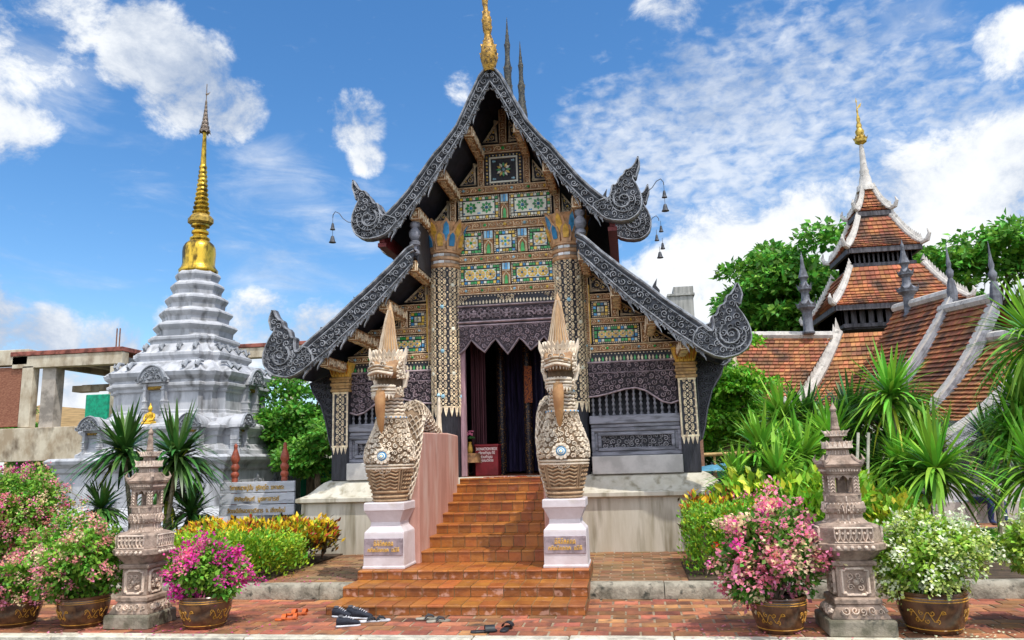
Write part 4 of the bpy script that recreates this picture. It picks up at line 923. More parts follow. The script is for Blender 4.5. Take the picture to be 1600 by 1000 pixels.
    for k in range(len(prof)-1): fs += [(k*q+i, k*q+(i+1) % q, (k+1)*q+(i+1) % q, (k+1)*q+i) for i in range(q)]
    b.add(vs, fs)
    for i in range(11):
        a = 2*pi*i/11; b.add([(sin(a-.28)*.19, -.05-cos(a-.28)*.19, 1.86), (sin(a+.28)*.19, -.05-cos(a+.28)*.19, 1.86), (sin(a)*.235, -.05-cos(a)*.235, 2.02), (sin(a)*.15, -.05-cos(a)*.15, 1.95)], [(0, 1, 2), (0, 2, 3), (1, 3, 2)])
    for a in (-1.0, -.7, -.45, -.2, 0, .2, .45, .7, 1.0): b.ribbon([(a, 1.93), (a*.9, 2.2), (a*.7, 2.45), (a*.4, 2.62)], .03, .012, lambda u, v, q_: ((.165*(2.74-v)/.82+q_)*sin(u*1.3), -.05+.05*((v-1.9)/.8)**2-(.16*(2.74-v)/.82+q_)*cos(u*1.3), v), .028, 1)
    b.build('crest', [mat('naga_crest', (0.50, 0.31, 0.15), .45, col2=(0.33, 0.175, 0.075), scale=6, bump=.3, bscale=30, stretch=(3, 3, .6)), M_naga], h, smooth=True, angle=50)
    b = MB()                                            # mane flames down the nape
    for i in range(7):
        z = 1.2+i*.12; yc, rx, ry = secat(z)
        b.prism([(yc+ry-.03, z-.05), (yc+ry+.10, z+.07), (yc+ry-.03, z+.05)], lambda a, c, q_: (q_, a, c), -.02, .02)
    b.build('mane', M_naga, h)
    b = MB(); tp = Vector(path[-1]); b.tube([tp+Vector((0, -.02, -.03)), tp+Vector((0, .03, .12)), tp+Vector((0, .05, .35)), tp+Vector((0, .06, .6)), tp+Vector((0, .05, .82))], [.075, .06, .042, .028, .006], 8)
    b.lathe([(.01, 0), (.035, .03), (.01, .07)], 8, (tp.x, tp.y+.05), 1, M=Matrix.Translation((0, 0, tp.z+.66))); b.build('tail', [M_naga, M_sky], t, smooth=True)
    return t
def thing_part(name, parent):
    o = bpy.data.objects.new(name, None); COL.objects.link(o); o.parent = parent; o.empty_display_size = .1; return o
PXL, PXR = X0-1.165, X0+1.20
pedestal(PXL, 'white square pedestal with gilt-lettered plaque under the left naga'); pedestal(PXR, 'white square pedestal with gilt-lettered plaque under the right naga')
naga(PXL, 'cream stucco naga left of the stairs, scaly body arching back along pink parapet', 1)
naga(PXR, 'cream stucco naga right of the stairs, seen head-on with tongue hanging and tall crest', -1)

# ------------------------------------------------------------------ things in the doorway
t = thing('donation_box', 'dark red donation box with white lettering standing inside the doorway', 'box', (atY(763, 745, 13.95).x, 13.95, 1.412))
b = MB(); b.box(-.21, .21, -.12, .2, 0, .52); b.build('body', mat('box_red', (0.22, 0.016, 0.022), .4, var=.2), t, bevel=.008)
b = MB(); b.box(-.22, .22, -.13, .21, .522, .56); b.build('lid', mat('box_red', (0.22, 0.016, 0.022)), t, bevel=.005)
M_letter = mat('white_lettering', (0.75, 0.68, 0.64), .5, var=.05)
for txt, z, sz, wd in (('DONATION BOX', .475, .07, .39), ('บริจาคทำบุญ ที่นี่', .405, .065, .30), ('ร่วมทำบุญ', .335, .065, .21), ('บูรณะวิหาร', .27, .065, .24)):
    text_mesh(txt, sz, M_letter, t, Matrix.Translation((0, -.121, z)) @ FRONT, .003, wid=wd)
t = thing('offering_table', 'small round table with a brown cloth left of the red donation box', 'table', (atY(736, 745, 13.9).x, 13.9, 1.412))
b = MB(); b.lathe([(.2, .36), (.205, .4), (.2, .405)], 20); b.lathe([(.23, .24), (.205, .36), (.206, .402), (.0, .408)], 20, mi=0, cap=False); b.build('tabletop', mat('table_cloth', (0.32, 0.17, 0.07), .7, col2=(0.12, 0.06, 0.03), scale=12), t, smooth=True)
for i in range(3): b = MB(); a = i*2.1; b.tube([(cos(a)*.16, sin(a)*.16, 0), (cos(a)*.12, sin(a)*.12, .36)], .014, 6); b.build('leg', M_brown, t)
t = thing('flower_vase', 'slim vase of pink flowers standing on the small table in the doorway', 'vase', (atY(735, 710, 13.9).x, 13.88, 1.822))
b = MB(); b.lathe([(.04, 0), (.055, .05), (.04, .12), (.025, .17), (.035, .2)], 12); b.build('vase', M_goldp, t, smooth=True)
b = MB()
for i in range(26):
    a = R.random()*6.28; rr = R.random()*.09; z = .24+R.random()*.16; f = lambda u, v, h: (u, v*.6, z+h)
    b.disc(cos(a)*rr, sin(a)*rr, .022, f, .02, 5, 0 if z > .3 else 1)
b.build('flowers', [mat('vase_pink', (0.7, .18, .3), .6), mat('vase_leaf', (.04, .14, .03), .6)], t)

# ------------------------------------------------------------------ wind bells at the eaves
def wind_bell(loc, s, lab, n):
    t = thing('wind_bell', lab, 'wind bell', loc, 'wind bells at the upper finials')
    b = MB(); arm = [(0, 0, 0), (s*.10, 0, .02), (s*.19, 0, .09), (s*.26, 0, .19), (s*.33, 0, .225), (s*.37, 0, .17), (s*.375, 0, .12)]
    b.tube(arm, .007, 6); b.build('arm', M_lead, t)
    x = s*.375; z = .12
    for i in range(n):
        b = MB(); k = .85 if i == n-1 else .62
        xx = x+(0 if n < 4 else (.03, -.06, .04, -.02)[i]); 
        b.tube([(xx, 0, z), (xx, 0, z-.1)], .004, 5); z -= .1
        b.lathe([(.012, 0), (.03*k, -.01), (.045*k, -.06), (.05*k, -.085), (.075*k, -.12), (.02, -.122)], 12, (xx, 0), M=Matrix.Translation((0, 0, z))); z -= .13 if n < 4 else .07
        b.build('bell', M_lead, t, smooth=True)
wind_bell((X0-2.46, FY+BY, 5.80), -1, 'small dark wind bells hanging on a wire arm from the upper left roof finial', 2)
wind_bell((X0+2.47, FY+BY, 5.93), 1, 'higher pair of dark wind bells on a wire arm at the upper right finial', 2)
wind_bell((X0+2.47, FY+BY+2.15, 5.98), 1, 'lower cluster of four little dark wind bells at the upper right finial', 4)

# ------------------------------------------------------------------ foliage
rng = np.random.default_rng(11)
def leafmat(name, col, rough=.5, isl=.45, hue=.03, trans=.25, spec=.35):
    return mat(name, col, rough, var=.2, scale=1.5, island=isl, hue=hue, trans=trans, spec=spec)
L_boug = leafmat('bougainvillea_leaf', (0.17, 0.36, 0.035)); L_dark = leafmat('tree_leaf', (0.135, 0.34, 0.04), .5, .55, .03, .3); L_hedge = leafmat('hedge_leaf', (0.25, 0.42, 0.025), .45, .45, .03)
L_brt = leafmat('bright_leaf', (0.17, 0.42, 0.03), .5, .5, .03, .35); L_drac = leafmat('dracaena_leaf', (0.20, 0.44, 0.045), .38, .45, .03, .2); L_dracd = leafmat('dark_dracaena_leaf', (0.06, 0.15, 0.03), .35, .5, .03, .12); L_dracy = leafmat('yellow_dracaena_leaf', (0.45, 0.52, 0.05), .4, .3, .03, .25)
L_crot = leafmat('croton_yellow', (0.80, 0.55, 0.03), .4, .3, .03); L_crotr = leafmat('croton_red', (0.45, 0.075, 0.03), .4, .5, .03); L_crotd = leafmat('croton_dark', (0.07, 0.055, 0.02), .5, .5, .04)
P_mag = leafmat('magenta_bract', (0.72, 0.05, 0.34), .6, .3, .025, .35); P_pink = leafmat('pink_bract', (0.84, 0.27, 0.37), .6, .3, .03, .35); P_cream = leafmat('cream_bract', (0.78, 0.62, 0.36), .6, .2, .03, .35); P_white = leafmat('white_bract', (0.78, 0.82, 0.58), .6, .15, .03, .3); P_red = leafmat('ixora_red', (0.75, 0.065, 0.015), .5, .25, .015, .2)
P_sal = leafmat('salmon_bract', (0.74, 0.30, 0.24), .6, .3, .03, .35)
M_bark = mat('bark', (0.16, 0.115, 0.075), .9, var=.4, scale=8, bump=.8, bscale=25, stretch=(1, 1, .3)); M_stem = mat('pale_stem', (0.30, 0.25, 0.17), .85, var=.4, scale=12, bump=.5)
def unit(v): return v/np.maximum(np.linalg.norm(v, axis=-1, keepdims=True), 1e-9)
def leaf_geo(P, D, N, S, W=.5):
    """two-triangle folded leaves: base P, direction D, up N, length S, width ratio W"""
    S = S[:, None]; side = unit(np.cross(D, N)); n = len(P); N2 = np.cross(side, D)
    V = np.empty((n, 4, 3)); V[:, 0] = P; V[:, 1] = P+D*S*.45+side*S*W*.5+N2*S*.10; V[:, 2] = P+D*S; V[:, 3] = P+D*S*.45-side*S*W*.5+N2*S*.10
    i = np.arange(n)[:, None]*4; F = np.concatenate([i+np.array([[0, 2, 1]]), i+np.array([[0, 3, 2]])], 1).reshape(-1, 3)
    return V.reshape(-1, 3), F
def rdir(n, r=None):
    r = r if r is not None else rng
    return unit(r.normal(size=(n, 3)))
class Fol:
    def __init__(s): s.V = []; s.F = []; s.M = []; s.n = 0
    def leaves(s, P, out, S, W, mi, droop=.35, jit=.9):
        n = len(P); D = unit(out+rng.normal(size=(n, 3))*jit+np.array([0, 0, -droop])); N = unit(out*.6+np.array([0, 0, 1.])+rng.normal(size=(n, 3))*.5)
        V, F = leaf_geo(P, D, N, S, W); s.put(V, F, mi)
    def put(s, V, F, mi):
        s.V.append(V); s.F.append(F+s.n); s.n += len(V); s.M.append(np.full(len(F), mi) if np.isscalar(mi) else np.repeat(mi, 2))
    def build(s, name, mats, parent=None): return bulk(name, np.concatenate(s.V), np.concatenate(s.F), mats, np.concatenate(s.M), parent)
def lobes(c, rad, n, r0, r1, flat=1.0):
    """sub-clumps in an ellipsoid: centre, radius"""
    out = []
    for _ in range(n):
        d = rdir(1)[0]; k = rng.random()**.4; p = np.array(c)+d*np.array(rad)*k*.85; out.append((p, rng.uniform(r0, r1)))
    return out
def on_lobes(lb, n, inner=.55, zmin=None):
    C_ = np.array([l[0] for l in lb]); Rr = np.array([l[1] for l in lb]); w = Rr**2/np.sum(Rr**2)
    i = rng.choice(len(lb), n, p=w); d = rdir(n); k = inner+(1-inner)*rng.random(n)**.6
    P = C_[i]+d*(Rr[i]*k)[:, None]
    if zmin is not None: P[:, 2] = np.maximum(P[:, 2], zmin+rng.random(n)*.05)
    return P, d
def bush(name, lab, cat, loc, rad, h0, nl, leaf, mats, fl, nclus, csize, psize, group=None, lob=14, stems=True, lr=(.16, .3), leaflen=(.05, .085), top=True, spray=0):
    """flowering shrub: fl = weights of bract materials (mats[1:])"""
    t = thing(name, lab, cat, loc, group); R0 = max(rad)
    lb = lobes((0, 0, h0), rad, lob, R0*lr[0]*2, R0*lr[1]*2)+[(np.array([0, 0, h0]), min(rad)*.75)]
    f = Fol(); P, d = on_lobes(lb, nl, .35, .02); f.leaves(P, d, rng.uniform(*leaflen, size=nl), .62, 0)
    cP, cd = on_lobes(lb, nclus*3, .98); C_ = np.array([0, 0, h0]); outward = unit((cP-C_)/np.array(rad))
    rel = np.linalg.norm((cP-C_)/np.array(rad), axis=1); keep = rel > np.quantile(rel, .42); cP, cd, outward = cP[keep], cd[keep], outward[keep]
    if spray:
        k = rng.choice(len(cP), spray); cP = np.concatenate([cP, cP[k]+outward[k]*rng.uniform(.05, .22, (spray, 1))+np.array([0, 0, -.05])]); cd = np.concatenate([cd, cd[k]]); outward = np.concatenate([outward, outward[k]])
    cP[:, 2] = np.maximum(cP[:, 2], .04)
    parts = [f.build('foliage', mats[0], t)]
    g = Fol(); q = 30; kind = rng.choice(len(fl), len(cP), p=np.array(fl)/sum(fl))
    PP = np.repeat(cP, q, 0)+rng.normal(size=(len(cP)*q, 3))*csize; OO = np.repeat(unit(outward+cd*.5+np.array([0, 0, .25])), q, 0); PP = PP+OO*.03; KK = np.repeat(kind, q)
    sw = rng.random(len(KK)) < .15; KK[sw] = rng.choice(len(fl), sw.sum(), p=np.array(fl)/sum(fl))
    g.leaves(PP, OO, rng.uniform(psize*.75, psize*1.25, len(PP)), .85, KK, 0, .75)
    if spray:                                           # long arching sprays beyond the rounded outline
        sp = Fol(); bs = MB(); m = max(6, spray//2)
        for _ in range(m):
            th = rng.uniform(0, 2*pi); rr = rng.uniform(1.05, 1.4); zt = rng.uniform(.5, 1.25); T_ = np.linspace(0, 1, 9)
            pts = np.array([[np.cos(th)*rad[0]*rr*q, np.sin(th)*rad[1]*rr*q, h0*.5+rad[2]*(zt*2.1*q-1.35*zt*q*q*1.2)] for q in T_]); pts[:, 2] = np.maximum(pts[:, 2], -.1)
            bs.tube([tuple(p_) for p_ in pts], [.008]*5+[.005]*4, 5)
            ii = rng.integers(3, 9, 42); P_ = pts[ii]+rng.normal(size=(42, 3))*.028; sp.leaves(P_, unit(P_-C_), rng.uniform(.045, .075, 42), .62, 0)
            e_ = pts[-1]; g.leaves(e_+rng.normal(size=(34, 3))*.034, np.tile(unit((e_-C_)[None]), (34, 1)), rng.uniform(psize*.8, psize*1.2, 34), .85, rng.choice(len(fl), 34, p=np.array(fl)/sum(fl)), 0, .8)
        bs.build('spray', M_stem, t); sp.build('spray_leaves', mats[0], t)
    g.build('blossom', mats[1:], t)
    if stems:
        b = MB()
        for i in range(6): e = lb[i % len(lb)][0]; b.tube([(R.uniform(-.05, .05), R.uniform(-.05, .05), -.05), (e[0]*.4, e[1]*.4, h0*.45), tuple(e)], [.022, .016, .006], 6)
        b.build('stem', M_bark, t)
    return t
# ---- pots
M_pot = mat('brown_glaze', (0.085, 0.036, 0.018), .22, var=.5, scale=5, spec=.6, c3=(0.16, 0.075, 0.03), f3=(.5, .7), s3=7); M_potc = mat('terracotta_glaze', (0.20, 0.085, 0.045), .38, var=.35, scale=5); M_band = mat('ochre_glaze', (0.50, 0.24, 0.035), .3, var=.2)
def pot(loc, r, h, lab, m=None):
    t = thing('plant_pot', lab, 'plant pot', loc, 'glazed pots along the pavement'); m = m or M_pot
    b = MB(); b.lathe([(.70*r, 0), (.74*r, .02*h), (.86*r, .25*h), (.97*r, .55*h), (1.0*r, .78*h), (.97*r, .90*h), (1.02*r, .93*h), (1.03*r, .97*h), (1.0*r, 1.0*h), (.9*r, 1.0*h), (.88*r, .9*h), (.0, .88*h)], 32, cap=False); b.build('body', m, t, smooth=True, angle=50)
    b = MB(); rad = lambda z: np.interp(z/h, [0, .02, .25, .55, .78, .9], [.70, .74, .86, .97, 1.0, .97])*r
    for z in (.86, .80, .12): b.lathe([(rad(z*h)+.001, z*h-.012*h), (rad(z*h)+.006, z*h), (rad(z*h)+.001, z*h+.014*h)], 32, cap=False)
    b.build('glaze_band', M_band, t, smooth=True)
    for k, a0 in enumerate((-.5, 1.2, 2.9)):             # dragon scroll in relief
        b = MB()
        f = lambda u, v, q_: ((rad(v)+q_)*sin(a0+u/r), -(rad(v)+q_)*cos(a0+u/r), v)
        b.ribbon([(-.5*r+i*.05*r, h*(.45+.12*sin(i*.75))) for i in range(21)], .03*h, .02*h, f, .006)
        for i in range(7): b.ribbon(spiral(-.45*r+i*.15*r, h*(.45+.10*(-1)**i), .07*h, i, 1.1, 1, 9), .03*h, .018*h, f, .006)
        b.build('dragon_relief', M_band, t)
    b = MB(); b.lathe([(0, .885*h), (.9*r, .9*h)], 20, cap=False); b.build('soil', M_soil, t)
    return t
def potted(px, py, r, h, lab): p = atZ(px, py, 0); return pot((p.x, p.y+r*.7, 0), r, h, lab), (p.x, p.y+r*.7, h*.9)
_, q = potted(305, 985, .275, .34, 'brown glazed dragon pot with gold bands under the magenta bougainvillea')
bush('bougainvillea', 'magenta bougainvillea growing in the brown dragon pot beside the left stone lantern', 'shrub', q, (.36, .33, .24), .25, 5600, L_boug, [L_boug, P_mag, P_pink], [.85, .15], 44, .036, .035, lob=12, lr=(.18, .28), spray=14)
_, q = potted(110, 983, .27, .33, 'dull terracotta pot under the pale pink bush, between the cut-off pot and the lantern')
bush('bougainvillea', 'round bougainvillea with small salmon flowers in the terracotta pot left of the stone lantern', 'shrub', q, (.42, .38, .34), .30, 8000, L_boug, [L_boug, P_sal, P_pink, P_cream], [.45, .33, .22], 62, .032, .03, lob=14, lr=(.2, .32), spray=14)
_, q = potted(2, 982, .27, .33, 'terracotta pot cut off by the left edge of the photograph')
bush('bougainvillea', 'low salmon bougainvillea in the pot cut off at the left edge', 'shrub', q, (.34, .32, .20), .20, 4000, L_boug, [L_boug, P_sal, P_pink, P_cream], [.45, .35, .2], 36, .032, .03, lob=10)
_, q = potted(1225, 992, .265, .33, 'dark brown pot almost hidden by hanging pink and cream bougainvillea')
bush('bougainvillea', 'large pink and cream bougainvillea spilling over its pot beside the right stone lantern', 'shrub', q, (.43, .37, .42), .38, 6400, L_boug, [leafmat('deep_bougainvillea_leaf', (0.10, .24, .03)), P_pink, P_mag, P_cream], [.56, .04, .40], 60, .046, .044, lob=15, lr=(.18, .28), spray=24)
_, q = potted(1475, 993, .31, .37, 'brown glazed pot with gold rings under the white bougainvillea')
bush('bougainvillea', 'dense white flowering bougainvillea in the brown pot right of the right stone lantern', 'shrub', q, (.46, .42, .33), .34, 7500, L_boug, [leafmat('lime_leaf', (.27, .44, .045)), P_white, leafmat('pale_lime_bract', (.5, .6, .16))], [.5, .5], 100, .042, .036, lob=16, lr=(.18, .28), spray=20)
p = atZ(1690, 990, 0); pot((p.x, p.y+.2, 0), .29, .35, 'brown pot just outside the right edge of the photograph')
bush('bougainvillea', 'white bougainvillea cut off by the right edge of the photograph', 'shrub', (p.x-.06, p.y+.25, .32), (.34, .34, .30), .46, 4600, L_boug, [leafmat('lime_leaf', (.27, .44, .045)), P_white, leafmat('pale_lime_bract', (.5, .6, .16))], [.5, .5], 50, .042, .036)
# ground bougainvilleas at the far left, and behind the right flower bed
p = atY(28, 760, 11.2); bush('bougainvillea', 'tall mixed pink bougainvillea growing in the bed at the left edge', 'shrub', (p.x, 11.2, .19), (.72, .6, .95), .98, 12500, L_boug, [L_boug, P_pink, P_sal, P_mag, P_cream], [.42, .30, .12, .16], 150, .04, .034, lob=22, lr=(.15, .24), spray=22)
p = atY(112, 850, 10.6); bush('bougainvillea', 'low spreading salmon bougainvillea between the tall pink one and the lantern', 'shrub', (p.x, 10.6, .19), (.62, .45, .42), .36, 7000, L_boug, [L_boug, P_sal, P_pink, P_cream], [.5, .3, .2], 66, .034, .03)
p = atY(1180, 830, 11.1); bush('bougainvillea', 'small pink bougainvillea behind the red ixora hedge on the right', 'shrub', (p.x+.15, 11.2, .19), (.52, .4, .42), .52, 6000, L_boug, [L_boug, P_mag, P_pink], [.5, .5], 22, .04, .028)
# ---- clipped hedges
def hedge(name, lab, cat, outline, z0, z1, nl, mats, mix, size, loc, flowers=None, rag=.05, undertrunk=False, W=.5):
    t = thing(name, lab, cat, loc); O = np.array(outline); lo, hi = O.min(0), O.max(0)
    def inside(Q):
        ins = np.zeros(len(Q), bool)
        for a, c in zip(O, np.roll(O, -1, 0)):
            den = (c[1]-a[1]) if abs(c[1]-a[1]) > 1e-9 else 1e-9; ins ^= ((a[1] > Q[:, 1]) != (c[1] > Q[:, 1])) & (Q[:, 0] < (c[0]-a[0])*(Q[:, 1]-a[1])/den+a[0])
        return ins
    def edge(Q):
        d = np.full(len(Q), 9.)
        for a, c in zip(O, np.roll(O, -1, 0)):
            ab = c-a; tt = np.clip(((Q-a)@ab)/(ab@ab), 0, 1); d = np.minimum(d, np.linalg.norm(Q-(a+tt[:, None]*ab), axis=1))
        return d
    Q = rng.random((nl*6, 2))*(hi-lo)+lo; Q = Q[inside(Q)]; e = edge(Q); side = rng.random(len(Q)) < np.clip(.13/(e+.04), .0, .95)
    und = .03*np.sin(Q[:, 0]*9+1)+.03*np.sin(Q[:, 1]*11)+.02*np.sin(Q[:, 0]*23+Q[:, 1]*17)
    zt = z1+und-np.clip(.12-e, 0, 1)**2*6
    Z = np.where(side, z0+(zt-z0)*rng.random(len(Q))**.8, zt-rng.random(len(Q))**2*.14)
    P = np.column_stack([Q, Z])[:nl*2][rng.permutation(min(nl*2, len(Q)))[:nl]]
    cen = O.mean(0); ou = np.column_stack([(P[:, :2]-cen)*.5, np.full(len(P), .5)]); ou = unit(ou)
    P = P+rng.normal(size=P.shape)*rag-np.array([*loc])
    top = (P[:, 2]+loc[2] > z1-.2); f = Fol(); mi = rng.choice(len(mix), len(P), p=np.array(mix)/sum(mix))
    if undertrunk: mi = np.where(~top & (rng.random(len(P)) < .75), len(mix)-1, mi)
    f.leaves(P, ou, rng.uniform(size*.7, size*1.2, len(P)), W, mi, -.25, .6); f.build('foliage', mats, t)
    if flowers:
        m, n, cs = flowers; k = rng.choice(len(P), n); g = Fol(); PP = np.repeat(P[k]+ou[k]*.05, 22, 0)+rng.normal(size=(n*22, 3))*cs; g.leaves(PP, np.repeat(ou[k], 22, 0), np.full(len(PP), .032), .8, 0, -.2, .8); g.build('blossom', m, t)
    if undertrunk or True:
        b = MB()
        for i in range(9):
            q0 = cen+(O[i % len(O)]-cen)*R.uniform(.55, .8)-np.array(loc[:2]); b.tube([(q0[0], q0[1], z0-loc[2]-.3), (q0[0]+R.uniform(-.05, .05), q0[1], (z0+z1)/2-loc[2]), (q0[0]+R.uniform(-.15, .15), q0[1], z1-loc[2]-.12)], [.02, .016, .008], 6)
        b.build('stem', M_bark, t)
    return t
def G(px, py, z=.17): v = atZ(px, py, z); return (v.x, v.y)
hedge('ixora_hedge', 'clipped green ixora hedge with orange-red flowers in front of the croton hedge', 'hedge', [G(236, 912), (-5.0, 10.05), (-4.78, 10.6), (-4.95, 11.55), (-5.9, 11.6), (-7.0, 11.5), (-7.0, 10.5)], .22, .63, 15000, [L_hedge, L_brt, leafmat('new_leaf', (.5, .56, .04))], [.55, .25, .2], .065, (-5.8, 10.7, .19), (P_red, 17, .028))
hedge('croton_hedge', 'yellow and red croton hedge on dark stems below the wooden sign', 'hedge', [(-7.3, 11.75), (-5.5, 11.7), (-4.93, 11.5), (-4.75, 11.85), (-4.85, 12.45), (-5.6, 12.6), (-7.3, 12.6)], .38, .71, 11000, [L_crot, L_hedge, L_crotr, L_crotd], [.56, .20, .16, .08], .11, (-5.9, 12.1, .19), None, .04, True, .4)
hedge('ixora_hedge', 'small clipped ixora hedge with red flowers right of the temple steps', 'hedge', [G(1085, 905), G(1225, 905), (2.0, 11.0), (1.6, 11.35), (.85, 11.3), (.62, 10.8)], .22, .93, 8000, [leafmat('hedge_mid', (.17, .34, .025)), L_brt, leafmat('new_leaf', (.5, .56, .04))], [.6, .27, .13], .06, (1.2, 10.7, .19), (P_red, 10, .028))
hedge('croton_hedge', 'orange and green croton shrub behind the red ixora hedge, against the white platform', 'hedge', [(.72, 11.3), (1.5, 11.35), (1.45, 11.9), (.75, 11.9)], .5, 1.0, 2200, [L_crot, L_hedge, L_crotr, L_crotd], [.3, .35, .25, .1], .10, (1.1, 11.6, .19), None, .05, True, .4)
hedge('ixora_hedge', 'low green shrub bed behind the right stone lantern', 'hedge', [(1.75, 10.2), (3.3, 10.2), (3.9, 10.6), (3.9, 11.3), (2.0, 11.4)], .2, .62, 7000, [L_hedge, L_brt], [.5, .5], .075, (2.6, 10.7, .19), (P_red, 4, .025))
hedge('leafy_shrub', 'bright broad-leaved shrub under the dracaenas behind the right lantern', 'shrub', [(1.3, 11.5), (3.2, 11.5), (3.6, 12.6), (1.4, 12.4)], .25, 1.15, 4200, [leafmat('broad_leaf', (.24, .45, .035)), leafmat('new_leaf', (.5, .56, .04))], [.75, .25], .17, (2.3, 12, .19), None, .1, False, .5)
hedge('leafy_shrub', 'yellow-green shrub with long leaves beyond the white bougainvillea', 'shrub', [(3.2, 11.4), (3.9, 11.4), (4.0, 12.4), (3.4, 12.4)], .25, .85, 2400, [leafmat('broad_leaf', (.24, .45, .035)), leafmat('new_leaf', (.5, .56, .04)), leafmat('golden_leaf', (.5, .42, .04))], [.5, .3, .2], .14, (3.9, 12, .19), None, .1, False, .5)
# ---- dracaenas
def rosette(f, c, n, L, wd, up=.6, mi=0, droop=1.0):
    """strap leaves from one head, as quads in triangles"""
    th = rng.uniform(0, 2*pi, n); el = np.arcsin(np.clip(rng.uniform(-.25, 1.0, n)*1.0, -.4, .97)); l = L*rng.uniform(.75, 1.1, n); k = 6
    T = np.linspace(0, 1, k); dr = droop*rng.uniform(.15, .6, n)*l
    H = np.column_stack([np.cos(th), np.sin(th)]); out = []
    V = np.zeros((n, k, 2, 3))
    for j, t in enumerate(T):
        r = l*t*np.cos(el)*(1-.12*t); z = l*t*np.sin(el)-dr*t*t*np.cos(el)
        w = wd*(1-abs(2*t-.8)**2.2*.35)*(1.0 if t < .75 else (1-(t-.75)/.27)); w = max(w, .002)
        ctr = np.column_stack([H*r[:, None], z])+np.array(c)
        sd = np.column_stack([-H[:, 1], H[:, 0], np.zeros(n)])*(w/2)
        V[:, j, 0] = ctr+sd; V[:, j, 1] = ctr-sd
    base = np.arange(n)[:, None]*(2*k); F = []
    for j in range(k-1):
        a = base+2*j; F += [np.concatenate([a, a+1, a+3], 1), np.concatenate([a, a+3, a+2], 1)]
    F = np.concatenate(F); f.V.append(V.reshape(-1, 3)); f.F.append(F+f.n); f.n += n*2*k; f.M.append(np.full(len(F), mi))
def dracaena(px, py, Y, base, L, lab, m=None, heads=1, n=75, wd=.045, trunk=.04, spread=.5, droop=1.0, dead=True):
    """head centre at picture point (px,py) in the plane Y, trunk down to the ground"""
    L = L*1.3; wd = wd*1.25; n = int(n*1.75); L *= 1.06; h = atY(px, py, Y); bx, by = (h.x+base[0], Y+base[1]); t = thing('dracaena', lab, 'dracaena', (bx, by, .15), 'dracaenas in the beds')
    b = MB(); f = Fol(); o = np.array([bx, by, .15])
    for k in range(heads):
        hc = np.array(h) if k == 0 else np.array(h)+np.array([R.uniform(-spread, spread), R.uniform(-spread, spread), R.uniform(-.75, -.1)*spread*1.3])
        q = hc-o; b.tube([(0, 0, -.1), (q[0]*.25, q[1]*.25, q[2]*.4), (q[0]*.8, q[1]*.8, q[2]*.8), tuple(q+np.array([0, 0, .05]))], [trunk*1.25, trunk, trunk*.85, trunk*.6], 8)
        rosette(f, q, n, L*(1 if k == 0 else R.uniform(.75, 1)), wd, droop=droop); rosette(f, q-np.array([0, 0, .12]), n//3, L*.85, wd, droop=1.5)
        if dead: rosette(f, q-np.array([0, 0, .2]), 6, L*.7, wd*.8, mi=1, droop=2.2)
    b.build('trunk', M_stem, t, smooth=True); f.build('crown', [m or L_drac, L_dracy], t); return t
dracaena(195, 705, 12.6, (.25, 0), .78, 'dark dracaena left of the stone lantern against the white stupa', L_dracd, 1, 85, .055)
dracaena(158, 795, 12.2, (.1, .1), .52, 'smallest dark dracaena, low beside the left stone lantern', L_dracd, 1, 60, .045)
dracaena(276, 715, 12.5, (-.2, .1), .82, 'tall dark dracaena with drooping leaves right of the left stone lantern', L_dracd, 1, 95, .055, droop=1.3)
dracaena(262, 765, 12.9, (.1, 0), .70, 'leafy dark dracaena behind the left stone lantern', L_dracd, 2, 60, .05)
for a in ((1222, 655, 14.2, (.05, .1), .70, 'dracaena crown highest beside the left roof corner of the tiled hall', None, 1, 90), (1190, 705, 12.6, (.15, .1), .68, 'dracaena clump nearest the white platform corner', None, 2, 75),
          (1260, 650, 14.6, (0, .2), .72, 'dark green dracaena under the white roof ridge', L_dracd, 1, 80), (1255, 715, 12.9, (.1, .1), .70, 'dracaena immediately left of the right lantern spire', None, 2, 70),
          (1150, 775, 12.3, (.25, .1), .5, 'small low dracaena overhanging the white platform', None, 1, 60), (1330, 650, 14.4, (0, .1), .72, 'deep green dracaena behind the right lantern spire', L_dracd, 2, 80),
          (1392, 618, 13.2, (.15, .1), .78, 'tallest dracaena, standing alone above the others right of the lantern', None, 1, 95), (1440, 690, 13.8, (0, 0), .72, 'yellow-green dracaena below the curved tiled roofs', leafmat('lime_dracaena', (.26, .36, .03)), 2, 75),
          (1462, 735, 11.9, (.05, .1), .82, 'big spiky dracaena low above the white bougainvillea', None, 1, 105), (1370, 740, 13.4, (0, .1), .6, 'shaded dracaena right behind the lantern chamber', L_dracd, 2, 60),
          (1622, 735, 11.8, (.1, 0), .80, 'dracaena at the right edge, lower of two', None, 1, 95), (1622, 530, 12.2, (.1, 0), .95, 'dracaena at the right edge, its crown over the tiled roof', None, 1, 100), (1600, 640, 12.9, (.1, 0), .75, 'dracaena at the right edge between the upper and lower crowns', None, 2, 80), (1300, 690, 13.6, (.05, .1), .72, 'full dracaena just behind and left of the right lantern spire', None, 2, 80), (1215, 745, 12.1, (.1, .1), .58, 'dracaena low above the pink bougainvillea, left of the lantern chamber', None, 1, 80), (1420, 655, 14.8, (0, .1), .66, 'dracaena half hidden behind the tallest one', L_dracd, 2, 70), (1405, 720, 12.8, (.05, .1), .62, 'dracaena with hanging leaves just right of the lantern roof', None, 2, 70), (1545, 690, 14.6, (0, 0), .62, 'dracaena in front of the dark eave of the tiled hall', L_dracd, 2, 60)):
    dracaena(*a)
f = Fol()
